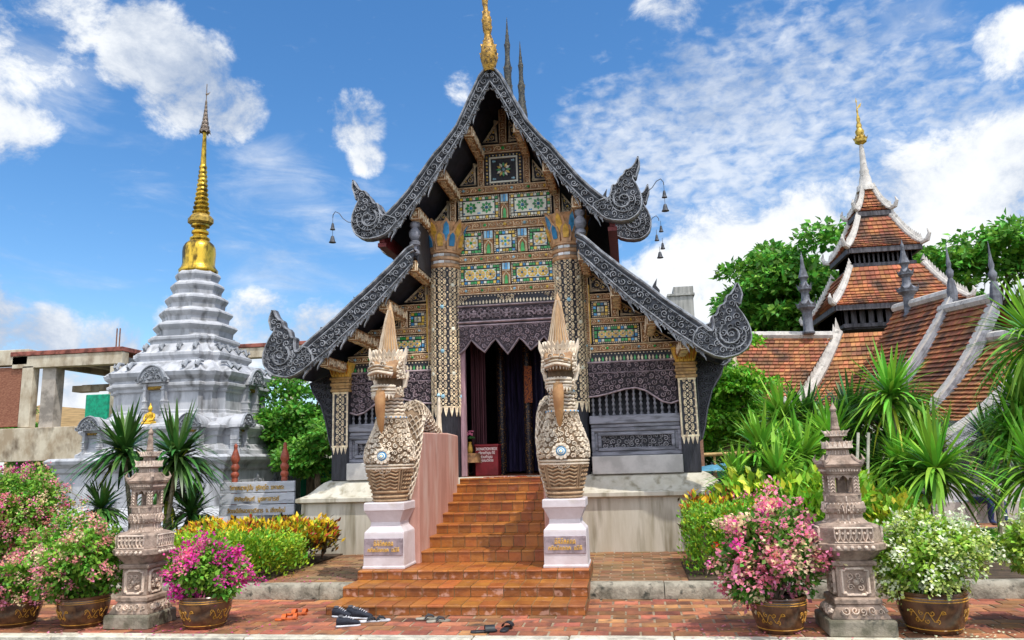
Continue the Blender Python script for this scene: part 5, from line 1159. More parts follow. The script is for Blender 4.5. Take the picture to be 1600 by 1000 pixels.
for cx_, cy_, n_, k_ in ((-4.62, 8.0, 60, 0), (1.25, 8.0, 80, 1), (2.75, 8.05, 60, 2), (-6.1, 8.05, 50, 1), (-4.3, 10.2, 30, 0)):
    P_ = np.column_stack([rng.normal(cx_, .38, n_), rng.normal(cy_, .22, n_), np.full(n_, .012 if cy_ < 9.7 else .2)]); P_[:, 1] = np.maximum(P_[:, 1], 7.75); D_ = rdir(n_); D_[:, 2] *= .1; V_, F_ = leaf_geo(P_, unit(D_), np.tile([0, 0, 1.], (n_, 1)), rng.uniform(.025, .04, n_), .8); f.put(V_, F_, k_)
o = f.build('fallen_petals', [P_mag, P_pink, P_white]); tag(o, 'fallen pink and white petals scattered round the pots on the pavement', 'petals'); o['kind'] = 'stuff'
# ---- trees
mat_mid = leafmat('mid_leaf', (0.11, 0.30, .03), .5, .5, .03, .3)
def tree(name, lab, base, h, crown, ncl, nleaf, size, m, seed, cl=(1.2, 2.2), trunk=.3, squash=.6, low=.35, group=None, dense=False):
    rg = np.random.default_rng(seed); t = thing(name, lab, 'tree', base, group); b = MB(); f = Fol()
    cx, cy, cz = crown; c0 = np.array([0, 0, h-cz])
    b.tube([(0, 0, -.3), (.1, 0, h*.25), (.0, .1, h-cz*1.2)], [trunk*1.2, trunk, trunk*.7], 10)
    for i in range(ncl):
        d = rg.normal(size=3); d /= np.linalg.norm(d); d[2] = max(d[2], -low); p = c0+d*np.array([cx, cy, cz])*(rg.uniform(.55, .95)); r = rg.uniform(*cl)
        b.tube([(0, .05, h-cz*1.35), tuple(c0*.5+p*.5*np.array([.6, .6, 1])+np.array([0, 0, -.2])), tuple(p)], [trunk*.4, trunk*.22, .03], 6)
        sub = 5
        for s_ in range(sub):
            q = p+rg.normal(size=3)*np.array([r, r, r*squash])*.55; n = nleaf//(ncl*sub); dd = rdir(n, rg); dd[:, 2] = np.abs(dd[:, 2])*.8-.2*rg.random(n)
            P = q+dd*np.array([r, r, r*squash])*(.35+.5*rg.random((n, 1))); f.leaves(P, unit(dd*np.array([1, 1, .7])), rg.uniform(size*.7, size*1.3, n), .6, 0, .3, .7)
    b.build('trunk', M_bark, t, smooth=True); f.build('crown', m, t); return t
p = atY(1270, 500, 37); tree('rain_tree', 'broad dense green tree behind the tiled hall, left of its tower', (p.x+.2, 37, 0), 12.2, (4.3, 4, 4.6), 28, 30000, .34, L_dark, 5, (1.0, 1.7), group=None)
p = atY(1530, 470, 40); tree('rain_tree', 'broad green tree behind the tiled hall, right of its tower', (p.x+.8, 40, 0), 12.6, (6.6, 4.5, 4.2), 34, 38000, .36, L_dark, 6, (1.1, 1.9))
p = atY(1120, 650, 24); tree('leafy_tree', 'bright green tree behind the right corner of the temple', (p.x+.3, 25, 0), 5.2, (1.7, 1.6, 2.2), 20, 22000, .17, L_brt, 7, (.6, .95), .14)
p = atY(465, 660, 20); tree('leafy_tree', 'bright green tree between the white stupa and the temple', (p.x+.1, 20.5, 0), 4.2, (1.2, 1.2, 1.5), 20, 19000, .14, mat_mid, 8, (.5, .8), .12)
p = atY(478, 700, 18); tree('leafy_tree', 'darker low tree in front of the green fence left of the temple', (p.x, 18.6, 0), 2.7, (.9, .8, .8), 12, 9000, .13, L_dark, 9, (.4, .6), .09)
p = atY(40, 640, 46); tree('rain_tree', 'small dark tree seen through the concrete frame at the left', (p.x-.3, 46, 0), 5.9, (1.8, 1.8, 2.6), 12, 9000, .3, L_dark, 12, (.8, 1.2), .2)
p = atY(1200, 690, 30); tree('leafy_tree', 'dark shaded tree under the left eave of the tiled hall', (p.x-1.4, 31, 0), 4.2, (2.4, 1.6, 1.9), 16, 14000, .2, L_dark, 13, (.7, 1.1), .16)
# lawn
f = Fol(); n = 26000; P = np.column_stack([rng.uniform(2.6, 12, n), rng.uniform(11.4, 15.5, n), np.full(n, .16)]); f.leaves(P, np.tile([0, 0, 1.], (n, 1)), rng.uniform(.05, .1, n), .25, 0, -.6, .45)
o = f.build('lawn', leafmat('grass_blade', (.16, .42, .025), .5, .35, .02)); tag(o, 'bright green lawn beyond the white bougainvillea', 'lawn'); o['kind'] = 'stuff'

# ------------------------------------------------------------------ stone lanterns
M_stone = mat('lantern_stone', (0.40, 0.295, 0.23), .85, col2=(0.22, 0.155, 0.115), scale=7, bump=.5, bscale=35, c3=(0.11, 0.085, 0.065), f3=(.57, .72), s3=6); M_stoned = mat('lantern_recess', (0.20, 0.145, 0.11), .9, var=.3, scale=8, bump=.4); M_orn = mat('lantern_relief', (0.60, 0.475, 0.38), .85, var=.3, scale=8, island=.15, bump=.4, bscale=40)
class LB(MB):
    """lantern pieces: everything above the bowl narrows towards the spire"""
    def build(q, *a, **k):
        def nf(z): return float(np.interp(z, [1.12, 1.18, 1.75, 1.86, 1.90, 2.05, 2.12, 2.17], [1, .80, .80, .78, .70, .66, .66, .85]))
        q.v = [(x*nf(z), y*nf(z), z) for x, y, z in q.v]; return MB.build(q, *a, **k)
def lantern(loc, lab):
    t = thing('stone_lantern', lab, 'stone lantern', loc, 'stone lanterns flanking the stairs')
    OCT = [(1, -.62), (1, .62), (.62, 1), (-.62, 1), (-1, .62), (-1, -.62), (-.62, -1), (.62, -1)]
    b = LB(); b.loft(RECT, [(.33, 0), (.33, .15), (.315, .165)]); b.build('base', mat('mossy_stone', (0.27, 0.235, 0.18), .9, col2=(.12, .11, .075), scale=5, bump=.6, bscale=25), t, bevel=.01)
    b = LB(); b.loft(RECT, [(.29, .165), (.285, .19), (.22, .29), (.215, .31)]); b.loft(RECT, [(.235, .31), (.235, .36), (.205, .375)])
    b.loft(RECT, [(.185, .375), (.185, .70)]); b.loft(RECT, [(.22, .70), (.225, .74), (.2, .755)]); b.build('plinth', M_stone, t, bevel=.006)
    def four(fn_of):
        for k in range(4):
            a = k*pi/2; ca, sa = cos(a), sin(a)
            yield lambda u, v, h, fn_of=fn_of, ca=ca, sa=sa: (lambda x, y, z: (x*ca-y*sa, x*sa+y*ca, z))(*fn_of(u, v, h))
    b = LB()
    for f in four(lambda u, v, h: (u, -.185-h, v)):
        fr = [(-.13, .42), (-.13, .65), (-.10, .65), (-.09, .67), (.09, .67), (.10, .65), (.13, .65), (.13, .42), (.10, .42), (.09, .40), (-.09, .40), (-.10, .42), (-.13, .42)]
        b.ribbon(fr, .035, .035, f, .025); carve(b, [(-.09, .44), (.09, .44), (.09, .63), (-.09, .63)], f, .016, .04, .03, 4, 0, .4, 500)
        b.disc(0, .535, .03, f, .035, 8, 0, rise=.01)
    sl = lambda u, v, h: (u, -(.285-.65*(v-.19))-h*.85, v+h*.5)
    for f in four(sl): carve(b, [(-.25, .195), (.25, .195), (.20, .285), (-.20, .285)], f, .02, .05, .035, 6, 0, .4, 500)
    b.build('plinth_relief', M_orn, t)
    b = LB(); b.loft(OCT, [(.21, .755), (.25, .80), (.31, .865), (.335, .87), (.335, .935), (.31, .945)]); b.loft(OCT, [(.305, .945), (.30, 1.10), (.29, 1.125), (.22, 1.15), (.205, 1.2), (.21, 1.24), (.24, 1.26), (.255, 1.30), (.235, 1.345), (.21, 1.355), (.215, 1.44), (.20, 1.45)]); b.build('bowl', M_stone, t, bevel=.004)
    b = LB()
    for f in four(lambda u, v, h: (u, -.303-h, v)):
        for i in range(7): u = -.165+i*.055; b.ribbon([(u-.024, 1.09), (u-.02, 1.0), (u, .96), (u+.02, 1.0), (u+.024, 1.09)], .014, .014, f, .022); b.disc(u, 1.05, .014, f, .025, 6)
        b.ribbon([(-.19, 1.1), (.19, 1.1)], .025, .025, f, .02); b.ribbon([(-.19, .955), (.19, .955)], .018, .018, f, .02)
    for f in four(lambda u, v, h: (u, -.335-h, v)):
        for i in range(6): b.disc(-.17+i*.068, .903, .022, f, .022, 8, rise=.006)
    for k in range(4):
        a = pi/4+k*pi/2; ca, sa = cos(a), sin(a); f = lambda u, v, h: (u*ca-(-.262-h)*sa*1.0, u*sa+(-.262-h)*ca, v)
        for i in range(3): u = -.055+i*.055; b.ribbon([(u-.02, 1.09), (u, .97), (u+.02, 1.09)], .014, .014, f, .022)
    for k in range(20):
        a = 2*pi*k/20; r0 = .245; f = lambda u, v, h: ((r0+h+.0)*sin(a+u/r0), -(r0+h)*cos(a+u/r0), v)
        b.ribbon([(-.03, 1.25), (-.02, 1.31), (0, 1.345), (.02, 1.31), (.03, 1.25)], .018, .018, f, .025)
        f2 = lambda u, v, h: ((.208+h)*sin(a+u/.208), -(.208+h)*cos(a+u/.208), v); b.ribbon([(0, 1.17), (0, 1.235)], .03, .03, f2, .018); b.ribbon([(0, 1.375), (0, 1.43)], .03, .03, f2, .014)
    for k in range(28):
        a = 2*pi*k/28
        for rr, zz in ((.268, 1.283), (.25, 1.35), (.232, 1.15)): b.disc(0, zz, .013, lambda u, v, h: ((rr+h)*sin(a+u/rr), -(rr+h)*cos(a+u/rr), v), .016, 5)
    for k in range(4):
        a = pi/4+k*pi/2; ca, sa = cos(a), sin(a); f = lambda u, v, h: (u*ca-(-.288-h)*sa, u*sa+(-.288-h)*ca, v)
        for i in range(3): b.disc(-.055+i*.055, .903, .02, f, .02, 8)
    b.build('bowl_relief', M_orn, t)
    # lamp chamber: posts, arched heads, dark inside
    b = LB()
    for sx in (-1, 1):
        for sy in (-1, 1): b.box(*sorted((sx*.11, sx*.185)), *sorted((sy*.11, sy*.185)), 1.45, 1.66)
    for f in four(lambda u, v, h: (u, -.175-h, v)): 
        b.prism([(-.112, 1.62), (-.08, 1.635), (-.06, 1.60), (-.03, 1.635), (0, 1.65), (.03, 1.635), (.06, 1.60), (.08, 1.635), (.112, 1.62), (.112, 1.665), (-.112, 1.665)], f, 0, -.05)
        pass
    b.loft(RECT, [(.2, 1.44), (.2, 1.46)]); b.loft(RECT, [(.185, 1.66), (.20, 1.67), (.225, 1.735), (.25, 1.75)]); b.build('lamp_chamber', M_stone, t)
    b = LB(); b.box(-.05, .05, -.05, .05, 1.46, 1.66); b.build('lamp_core', M_stoned, t)
    for f in four(lambda u, v, h: (u, -.185-h, v)):
      for u in (-.148, .148):
        b = LB()
        if 1:
            for i in range(5): b.ribbon([(u-.024, 1.475+i*.036), (u, 1.495+i*.036), (u+.024, 1.475+i*.036)], .011, .011, f, .012)
        b.build('post_relief', M_orn, t)
    b = LB()
        
    for f in four(lambda u, v, h: (u, -.205-.3*(v-1.67)-h, v)):
        b = LB()
        for i in range(11): b.disc(-.17+i*.034, 1.705, .014, f, .018, 6)
        b.build('frieze', M_orn, t)
    # curved roof with horned corners, two small tiers, spire
    b = LB(); EV = [(1, -1), (.5, -.9), (0, -.88), (-.5, -.9), (-1, -1), (-.9, -.5), (-.88, 0), (-.9, .5), (-1, 1), (-.5, .9), (0, .88), (.5, .9), (1, 1), (.9, .5), (.88, 0), (.9, -.5)]
    b.loft(EV, [(.235, 1.75), (.255, 1.775), (.24, 1.785), (.185, 1.82), (.16, 1.87), (.15, 1.875)])
    for sx in (-1, 1):
        for sy in (-1, 1): b.tube([(sx*.15, sy*.15, 1.87), (sx*.20, sy*.20, 1.80), (sx*.245, sy*.245, 1.795), (sx*.265, sy*.265, 1.83), (sx*.26, sy*.26, 1.885)], [.022, .026, .028, .022, .005], 6)
    b.loft(RECT, [(.125, 1.875), (.125, 1.93), (.175, 1.95), (.18, 1.985), (.13, 2.01), (.1, 2.03)]); b.loft(RECT, [(.085, 2.03), (.085, 2.07), (.125, 2.085), (.13, 2.115), (.09, 2.135), (.05, 2.15)])
    b.lathe([(.055, 2.15), (.06, 2.17), (.05, 2.2), (.042, 2.3), (.03, 2.36), (.042, 2.375), (.045, 2.39), (.02, 2.43), (.003, 2.47)], 10); b.build('roof', M_stone, t, bevel=.004)
    b = LB()
    for (hw, z, hh) in ((.178, 1.95, .05), (.128, 2.085, .04)):
        for f in four(lambda u, v, h: (u, -hw-h, v)):
            for i in range(5): u = (-.8+i*.4)*hw; b.prism([(u-hw*.2, z), (u+hw*.2, z), (u+hw*.15, z+hh*.7), (u, z+hh*1.5), (u-hw*.15, z+hh*.7)], f, .018, -.01)
        for sx in (-1, 1):
            for sy in (-1, 1): b.add([(sx*hw*.85, sy*hw, z), (sx*hw, sy*hw*.85, z), (sx*hw*1.18, sy*hw*1.18, z+hh*1.9), (sx*hw*.8, sy*hw*.8, z+hh)], [(0, 1, 2), (0, 2, 3), (1, 3, 2)])
    for f in four(lambda u, v, h: (u, -.126-h, v)):
        for i in range(6): b.ribbon([(-.1+i*.04, 1.88), (-.1+i*.04, 1.925)], .022, .022, f, .014)
    b.build('roof_relief', M_orn, t); return t
pl_, pr_ = atZ(205, 986, 0), atZ(1355, 999, 0)
o = lantern((pr_.x, 8.14, 0), 'carved stone lantern shrine right of the stairs between two potted bougainvilleas')
o.scale = (.91, .91, atY(1311, 628, 8.14).z/2.47)
o = lantern((-5.50, 8.28, 0), 'carved stone lantern shrine at the left, in front of the dark dracaenas'); o.scale = (.81, .81, .885)

# ------------------------------------------------------------------ shoes on the pavement
def sole(mb, L, W, th, z, mi, toe=1.0):
    o_ = [(-.5, 0), (-.47, .3), (-.3, .40), (0, .33), (.25, .44), (.42, .40), (.5, .15)]
    out = [(a*L, c*W) for a, c in o_]+[(a*L, -c*W) for a, c in o_[::-1][0:-1]]
    mb.prism(out, lambda a, c, d: (a, c, d), z, z+th, mi)
def flipflop(loc, rz, ms, mstrap, lab, L=.26, grp=None, kind='flip'):
    t = thing('sandal', lab, 'sandal', loc, grp, rz); b = MB(); sole(b, L, .10, .018, 0, 0); b.build('sole', ms, t, bevel=.004); b = MB()
    if kind == 'flip':
        for sy in (-1, 1): b.tube([(L*.28, 0, .02), (L*.2, sy*.012, .04), (L*.02, sy*.04, .045), (-L*.1, sy*.045, .018)], [.006, .009, .011, .008], 6)
    else:
        for x in ((-.02, .10) if kind == 'two' else (.06,)):
            w = .022 if kind == 'two' else .05
            pts = [(sin(a)*.052, cos(a)*.05) for a in [(-1.5+i*.3) for i in range(11)]]
            vs = [(x*1+dx-w*.0, y, .012+z) for y, z in pts for dx in (-w, w)]; n = len(pts)
            b.add(vs, [(2*i, 2*i+1, 2*i+3, 2*i+2) for i in range(n-1)]); vs2 = [(a, y*1.1, z+.005) for a, y, z in vs]; b.add(vs2, [(2*i, 2*i+1, 2*i+3, 2*i+2) for i in range(n-1)])
    b.build('strap', mstrap, t, smooth=True); return t
def sneaker(loc, rz, lab):
    t = thing('sneaker', lab, 'shoe', loc, 'black sneakers left at the steps', rz); t.scale = (.9, .9, .9); b = MB(); sole(b, .29, .105, .020, 0, 0); b.build('sole', mat('white_sole', (.62, .62, .65), .6, var=.1), t, bevel=.006)
    b = MB(); secs = [(-.14, .022, .055, 0), (-.13, .034, .085, 0), (-.10, .040, .098, 0), (-.055, .042, .086, 0), (-.01, .043, .084, 0), (.04, .046, .066, 0), (.085, .044, .052, 0), (.12, .034, .042, 0), (.14, .016, .026, 0)]
    n = 14; vs = []; fs = []
    for x, w, h, _ in secs: vs += [(x, w*cos(2*pi*i/n), .018+max(0, h*(.5+.5*sin(2*pi*i/n)))) for i in range(n)]
    for k in range(len(secs)-1): fs += [(k*n+i, k*n+(i+1) % n, (k+1)*n+(i+1) % n, (k+1)*n+i) for i in range(n)]
    fs += [tuple(range(n)), tuple(range((len(secs)-1)*n, len(secs)*n))]; b.add(vs, fs); b.build('upper', mat('navy_mesh', (.018, .021, .032), .8, var=.3, scale=60), t, smooth=True)
    b = MB(); b.lathe([(.034, .116), (.030, .13), (.024, .118)], 12, cap=False, M=Matrix.Translation((-.085, 0, 0))); b.build('collar', mat('grey_lining', (.09, .09, .1), .9), t)
    b = MB()
    for i in range(4): x = -.03+i*.028; z = .112-i*.011; b.tube([(x, -.022, z), (x+.01, 0, z+.012), (x, .022, z)], .004, 5)
    b.build('laces', mat('white_sole', (.62, .62, .65)), t); return t
def gp(px, py): v = atZ(px, py, 0); return (v.x, v.y, .002)
M_or = mat('orange_leather', (.52, .10, .015), .5, var=.25, scale=12); M_bkr = mat('black_rubber', (.018, .02, .024), .5, var=.3); M_gry = mat('grey_rubber', (.27, .25, .2), .8, var=.3, scale=12); M_dk = mat('dark_strap', (.04, .04, .042), .6)
flipflop(gp(447, 969), .25, M_or, M_or, 'orange strappy sandal, nearer of the pair left of the steps', .25, 'orange sandals', 'two'); flipflop(gp(463, 961), .1, M_or, M_or, 'orange strappy sandal, farther of the pair left of the steps', .25, 'orange sandals', 'two')
sneaker(gp(534, 965), -.3, 'black sneaker with white sole against the lowest step, left of the two behind'); sneaker(gp(556, 964), -.35, 'black sneaker with white sole against the lowest step, right of the two behind'); sneaker(gp(544, 979), .35, 'black sneaker with white sole lying in front of the other black shoes')
sneaker(gp(566, 967), -.15, 'black sneaker with white sole beside the black and white flip-flops')
M_wft = mat('white_footbed', (.55, .55, .57), .7, var=.2, scale=20)
flipflop(gp(577, 972), .3, M_wft, M_bkr, 'black strapped white flip-flop nearer to the black sneakers', .25, 'white flip-flops'); flipflop(gp(592, 971), .25, M_wft, M_bkr, 'black strapped white flip-flop farther from the black sneakers', .25, 'white flip-flops')
flipflop(gp(668, 968), .2, M_gry, M_dk, 'worn grey flip-flop, left one of its pair before the steps', .26, 'grey flip-flops'); flipflop(gp(685, 972), .3, M_gry, M_dk, 'worn grey flip-flop, right one of its pair before the steps', .26, 'grey flip-flops')
flipflop(gp(756, 988), .3, M_bkr, M_bkr, 'black slide sandal lying sideways near the front kerb', .27, 'black slides', 'slide'); flipflop(gp(791, 984), 1.45, M_bkr, M_bkr, 'black slide sandal pointing towards the temple', .27, 'black slides', 'slide')

# ------------------------------------------------------------------ the white stupa
M_stu = mat('stupa_white', (0.52, 0.525, 0.55), .8, col2=(0.37, 0.38, 0.405), scale=1.6, fac=(.4, .64), bump=.3, bscale=14, c3=(0.13, 0.13, 0.13), f3=(.51, .75), s3=2.8, stretch=(1.6, 1.6, .5)); M_stud = mat('stupa_grey_relief', (0.34, 0.36, 0.39), .8, col2=(.2, .21, .23), scale=6, bump=.5)
M_sg = mat('stupa_gilding', (0.75, 0.47, 0.05), .3, metal=.65, col2=(0.13, 0.08, 0.012), scale=4.5, fac=(.46, .60), bump=.25, stretch=(1, 1, .4))
SX, SY_ = -11.68, 19.35
S = thing('stupa', 'white stepped stupa with golden bell and ringed spire left of the temple', 'stupa', (SX, SY_, 0))
def red(k=.72, m=.86):                                   # square plan with doubly stepped corners
    q = [(1, -k), (1, k), (m, k), (m, m), (k, m), (k, 1)]
    pts = []
    for a in range(4):
        ca, sa = cos(a*pi/2), sin(a*pi/2); pts += [(x*ca-y*sa, x*sa+y*ca) for x, y in q]
    return pts
def ang(px, py): v = atY(px, py, SY_); return v
def tier(name, plan, prof, m=M_stu, bev=.0): b = MB(); b.loft(plan, prof); return b.build(name, m, S, bevel=bev)
zz = lambda py, Y=17.6: atY(300, py, Y).z
sq = RECT
tier('base_tier', sq, [(2.627, 0), (2.627, .40), (2.534, .44), (2.493, .62), (2.369, .66), (2.266, .76), (2.204, .80), (2.184, 1.62), (2.245, 1.66), (2.266, 1.76), (2.369, 1.86), (2.390, 1.94), (2.317, 2.0)], bev=.01)
tier('middle_tier', red(.70, .86), [(2.214, 1.98), (2.214, 2.10), (2.138, 2.14), (2.063, 2.24), (2.020, 2.26), (2.020, 2.44), (2.084, 2.48), (2.095, 2.56), (2.182, 2.64), (2.182, 2.71), (2.106, 2.75), (1.814, 2.82)], bev=.006)
tier('body', red(.70, .85), [(1.809, 2.78), (1.809, 2.90), (1.722, 2.94), (1.657, 3.03), (1.602, 3.05), (1.602, 3.12), (1.570, 3.14), (1.559, 3.58), (1.624, 3.61), (1.624, 3.68), (1.711, 3.74), (1.711, 3.81), (1.646, 3.84), (1.646, 3.89), (1.755, 3.99), (1.788, 4.09), (1.722, 4.14), (1.373, 4.40), (1.330, 4.42)], bev=.006)
tier('upper_body', red(.70, .85), [(1.165, 4.40), (1.165, 4.50), (1.238, 4.58), (1.238, 4.66), (1.165, 4.70), (0.988, 4.90), (0.926, 4.93), (0.915, 5.01), (0.967, 5.05), (0.967, 5.12), (0.894, 5.16), (0.832, 5.2)], bev=.006)
OC = [(cos(pi/8+i*pi/4), sin(pi/8+i*pi/4)) for i in range(8)]
z = 5.16
for lip, r in ((5.44, 1.08), (5.83, .95), (6.22, .82), (6.60, .70), (6.92, .59)):
    tier('ring_tier', OC, [(r*.90, z), (r*.92, lip-.13), (r*.99, lip-.05), (r*1.02, lip), (r*1.0, lip+.05), (r*.84, lip+.13)], bev=.004); z = lip+.11
b = MB(); b.lathe([(.47, 7.0), (.51, 7.03), (.525, 7.11), (.475, 7.17), (.445, 7.22), (.43, 7.30), (.445, 7.62), (.43, 7.76), (.385, 7.86), (.31, 7.93), (.25, 7.97), (.27, 8.00), (.27, 8.05), (.21, 8.08), (.18, 8.16), (.23, 8.19), (.23, 8.25), (.17, 8.29), (.16, 8.35), (.25, 8.39), (.25, 8.44), (.19, 8.47)], 20); b.build('bell', M_sg, S, smooth=True, angle=50)
b = MB(); b.loft(OC, [(.28, 8.45), (.345, 8.50), (.345, 8.62), (.29, 8.69), (.21, 8.76)]); b.build('throne', mat('dull_gilding', (.34, .22, .04), .5, metal=.3, var=.5, scale=9), S)
pr_ = []; z = 8.75; r = .235
for k in range(11): pr_ += [(r*.84, z), (r, z+.03), (r*1.03, z+.075), (r*.82, z+.11)]; z += .135; r *= .925
b = MB(); b.lathe(pr_+[(r*.85, z)], 16); b.build('spire_ring', M_sg, S, smooth=True, angle=50)
b = MB(); b.lathe([(.085, z), (.078, z+.1), (.05, z+.95), (.062, z+.98), (.045, z+1.02)], 12); b.build('spire', M_sg, S, smooth=True); z += 1.0
b = MB(); r = .15
b.tube([(0, 0, z), (0, 0, z+1.5)], .012, 6)
for k in range(8):
    b.lathe([(r*.6, z+.02), (r, z+.0), (r*1.02, z+.05), (r*.7, z+.11)], 12)
    for i in range(8): a = i*pi/4+k; b.add([(cos(a-.2)*r, sin(a-.2)*r, z), (cos(a+.2)*r, sin(a+.2)*r, z), (cos(a)*r*1.25, sin(a)*r*1.25, z-.06)], [(0, 1, 2)])
    z += .125; r *= .80
b.lathe([(.02, z+.15), (.03, z+.18), (.01, z+.22)], 8); b.add([(0, -.01, z+.12), (.08, -.01, z+.16), (.13, -.01, z+.24), (.05, -.01, z+.20), (0, -.01, z+.22)], [(0, 1, 2, 3, 4)]); b.build('finial', mat('bronze_umbrella', (.17, .13, .10), .5, metal=.3, var=.4, scale=20), S)
# niches with pediments on front and right faces
def niche_shrine(face, c, off, z0, w, h, name='shrine_niche'):
    """face 0: front (-y), 1: right (+x); c: position along the face, off: distance of the wall from the axis"""
    def f(u, v, hh): return (c+u, -off-hh, v) if face == 0 else (off+hh, c+u, v)
    n = thing_part(name, S)
    b = MB()
    for sx in (-1, 1):
        b.fbox(*sorted((sx*w*.52, sx*w*.80)), z0, z0+h*.12, f, -.05, .22); b.fbox(*sorted((sx*w*.55, sx*w*.76)), z0+h*.12, z0+h, f, -.05, .18)
        for k in (.25, .32, .5, .8, .92): b.fbox(*sorted((sx*w*.52, sx*w*.79)), z0+h*k, z0+h*(k+.04), f, -.05, .205)
    b.fbox(-w*.92, w*.92, z0-h*.1, z0, f, -.05, .24); b.build('frame', M_stu, n, bevel=.006)
    b = MB(); b.fbox(-w*.53, w*.53, z0, z0+h, f, -.04, .03); b.build('recess', mat('recess_grey', (.36, .38, .42), .85, var=.15), n)
    b = MB(); b.fbox(-w*.53, w*.53, z0+h*.82, z0+h*.98, f, -.0, .12)
    for i in range(9): b.disc(-w*.42+i*w*.105, z0+h*.84, w*.05, lambda u, v, q_: f(u, v, q_+.12), .015, 6)
    b.build('gilt_fringe', mat('dim_gilt', (.42, .24, .02), .5, metal=.2, col2=(.1, .055, .01), scale=14, fac=(.4, .6)), n)
    b = MB(); arc = [(w*.98*cos(pi*i/14), z0+h+w*1.0*sin(pi*i/14)*(1+.12*(1-abs(i-7)/7))) for i in range(15)]
    b.prism(arc, f, .26, -.05); b.build('pediment', M_stu, n)
    b = MB(); g = lambda u, v, q_: f(u, v, q_+.26)
    b.ribbon(arc, w*.16, w*.16, g, .05); b.ribbon([(x*.74, z0+h+(v-z0-h)*.74) for x, v in arc], w*.08, w*.08, g, .04)
    carve(b, inset(arc, w*.12), g, w*.06, w*.2, .06, int(c*10)+face, 0, .36, 600)
    for sx in (-1, 1): b.ribbon(spiral(sx*w*1.0, z0+h+w*.14, w*.2, 0, 1.4, sx, 12), w*.1, w*.06, g, .06)
    b.build('pediment_relief', M_stud, n)
    # barrel roof running back to the wall
    b = MB(); vs = [f(x*.96, v, .2) for x, v in arc]+[f(x*.8, z0+h*.9+(v-z0-h)*.9, -.9) for x, v in arc]; k = len(arc); b.add(vs, [(i, i+1, k+i+1, k+i) for i in range(k-1)]); b.build('vault', M_stu, n, smooth=True)
niche_shrine(0, 0, 1.58, 2.86, .38, .96); niche_shrine(1, 0, 1.58, 2.86, .38, .96)
for cc in (-1.3, 1.3): niche_shrine(0, cc, 2.02, 2.06, .30, .60); niche_shrine(1, cc, 2.02, 2.06, .30, .60)
for face in (0, 1):
    for (off, z0, z1, d0) in ((1.76, 4.12, 4.40, .36), (1.22, 4.67, 4.90, .24)):
        for c in [-1.1, -.75, .75, 1.1] if off > 1.5 else [-.7, -.25, .25, .7]:
            b = MB()
            f = (lambda u, v, h: (c+u, -v, h)) if face == 0 else (lambda u, v, h: (v, c+u, h))
            b.tube([f(0, off-d0+.02, z1-.04), f(0, off-d0*.5, z0+.24), f(0, off-.04, z0+.07), f(0, off+.02, z0+.12), f(0, off+.0, z0+.22)], [.04, .045, .05, .035, .01], 6)
            b.build('ridge_ornament', M_stud, S, smooth=True)
for i in range(4):                                        # seated figures in relief on the base
    b = MB(); cx, y = -1.55+i*1.03, 0; f = lambda u, v, h: (2.17+h, cx+u, v)
    b.prism([(-.17, 1.0), (.17, 1.0), (.16, 1.1), (.08, 1.15), (.1, 1.3), (.05, 1.36), (.055, 1.45), (0, 1.52), (-.055, 1.45), (-.05, 1.36), (-.1, 1.3), (-.08, 1.15), (-.16, 1.1)], f, .06, 0); carve(b, [(-.2, .98), (.2, .98), (.2, 1.4), (-.2, 1.4)], f, .02, .06, .06, i, 0, .36, 300); b.build('deity_relief', M_stud, S)
# golden buddha
bt = thing('buddha_statue', 'small golden seated buddha in the front niche of the stupa', 'statue', (SX, SY_-1.84, 2.76)); bt.scale = (.52, .52, .60)
b = MB(); b.loft([(cos(i*pi/8), .8*sin(i*pi/8)) for i in range(16)], [(.30, 0), (.34, .04), (.33, .09), (.28, .14), (.19, .17), (.17, .22), (.175, .32), (.205, .42), (.2, .47), (.12, .52), (.06, .54), (.06, .57), (.09, .60), (.105, .66), (.10, .72), (.07, .77), (.045, .80), (.04, .84), (.01, .92)])
for sx in (-1, 1): b.tube([(sx*.2, 0, .45), (sx*.25, -.04, .32), (sx*.22, -.14, .2), (sx*.08, -.2, .17)], [.06, .055, .045, .035], 8); b.tube([(sx*.12, -.05, .08), (sx*.32, -.12, .08), (sx*.2, -.26, .07), (-sx*.1, -.27, .08)], [.08, .085, .06, .04], 8)
b.build('body', mat('bright_gold', (.85, .52, .06), .3, metal=.6, var=.2), bt, smooth=True)
b = MB(); b.prism([(-.34, -.06), (.34, -.06), (.3, 0), (-.3, 0)], lambda a, c, h: (a, h, c), -.28, .28); b.build('seat', M_sg, bt)

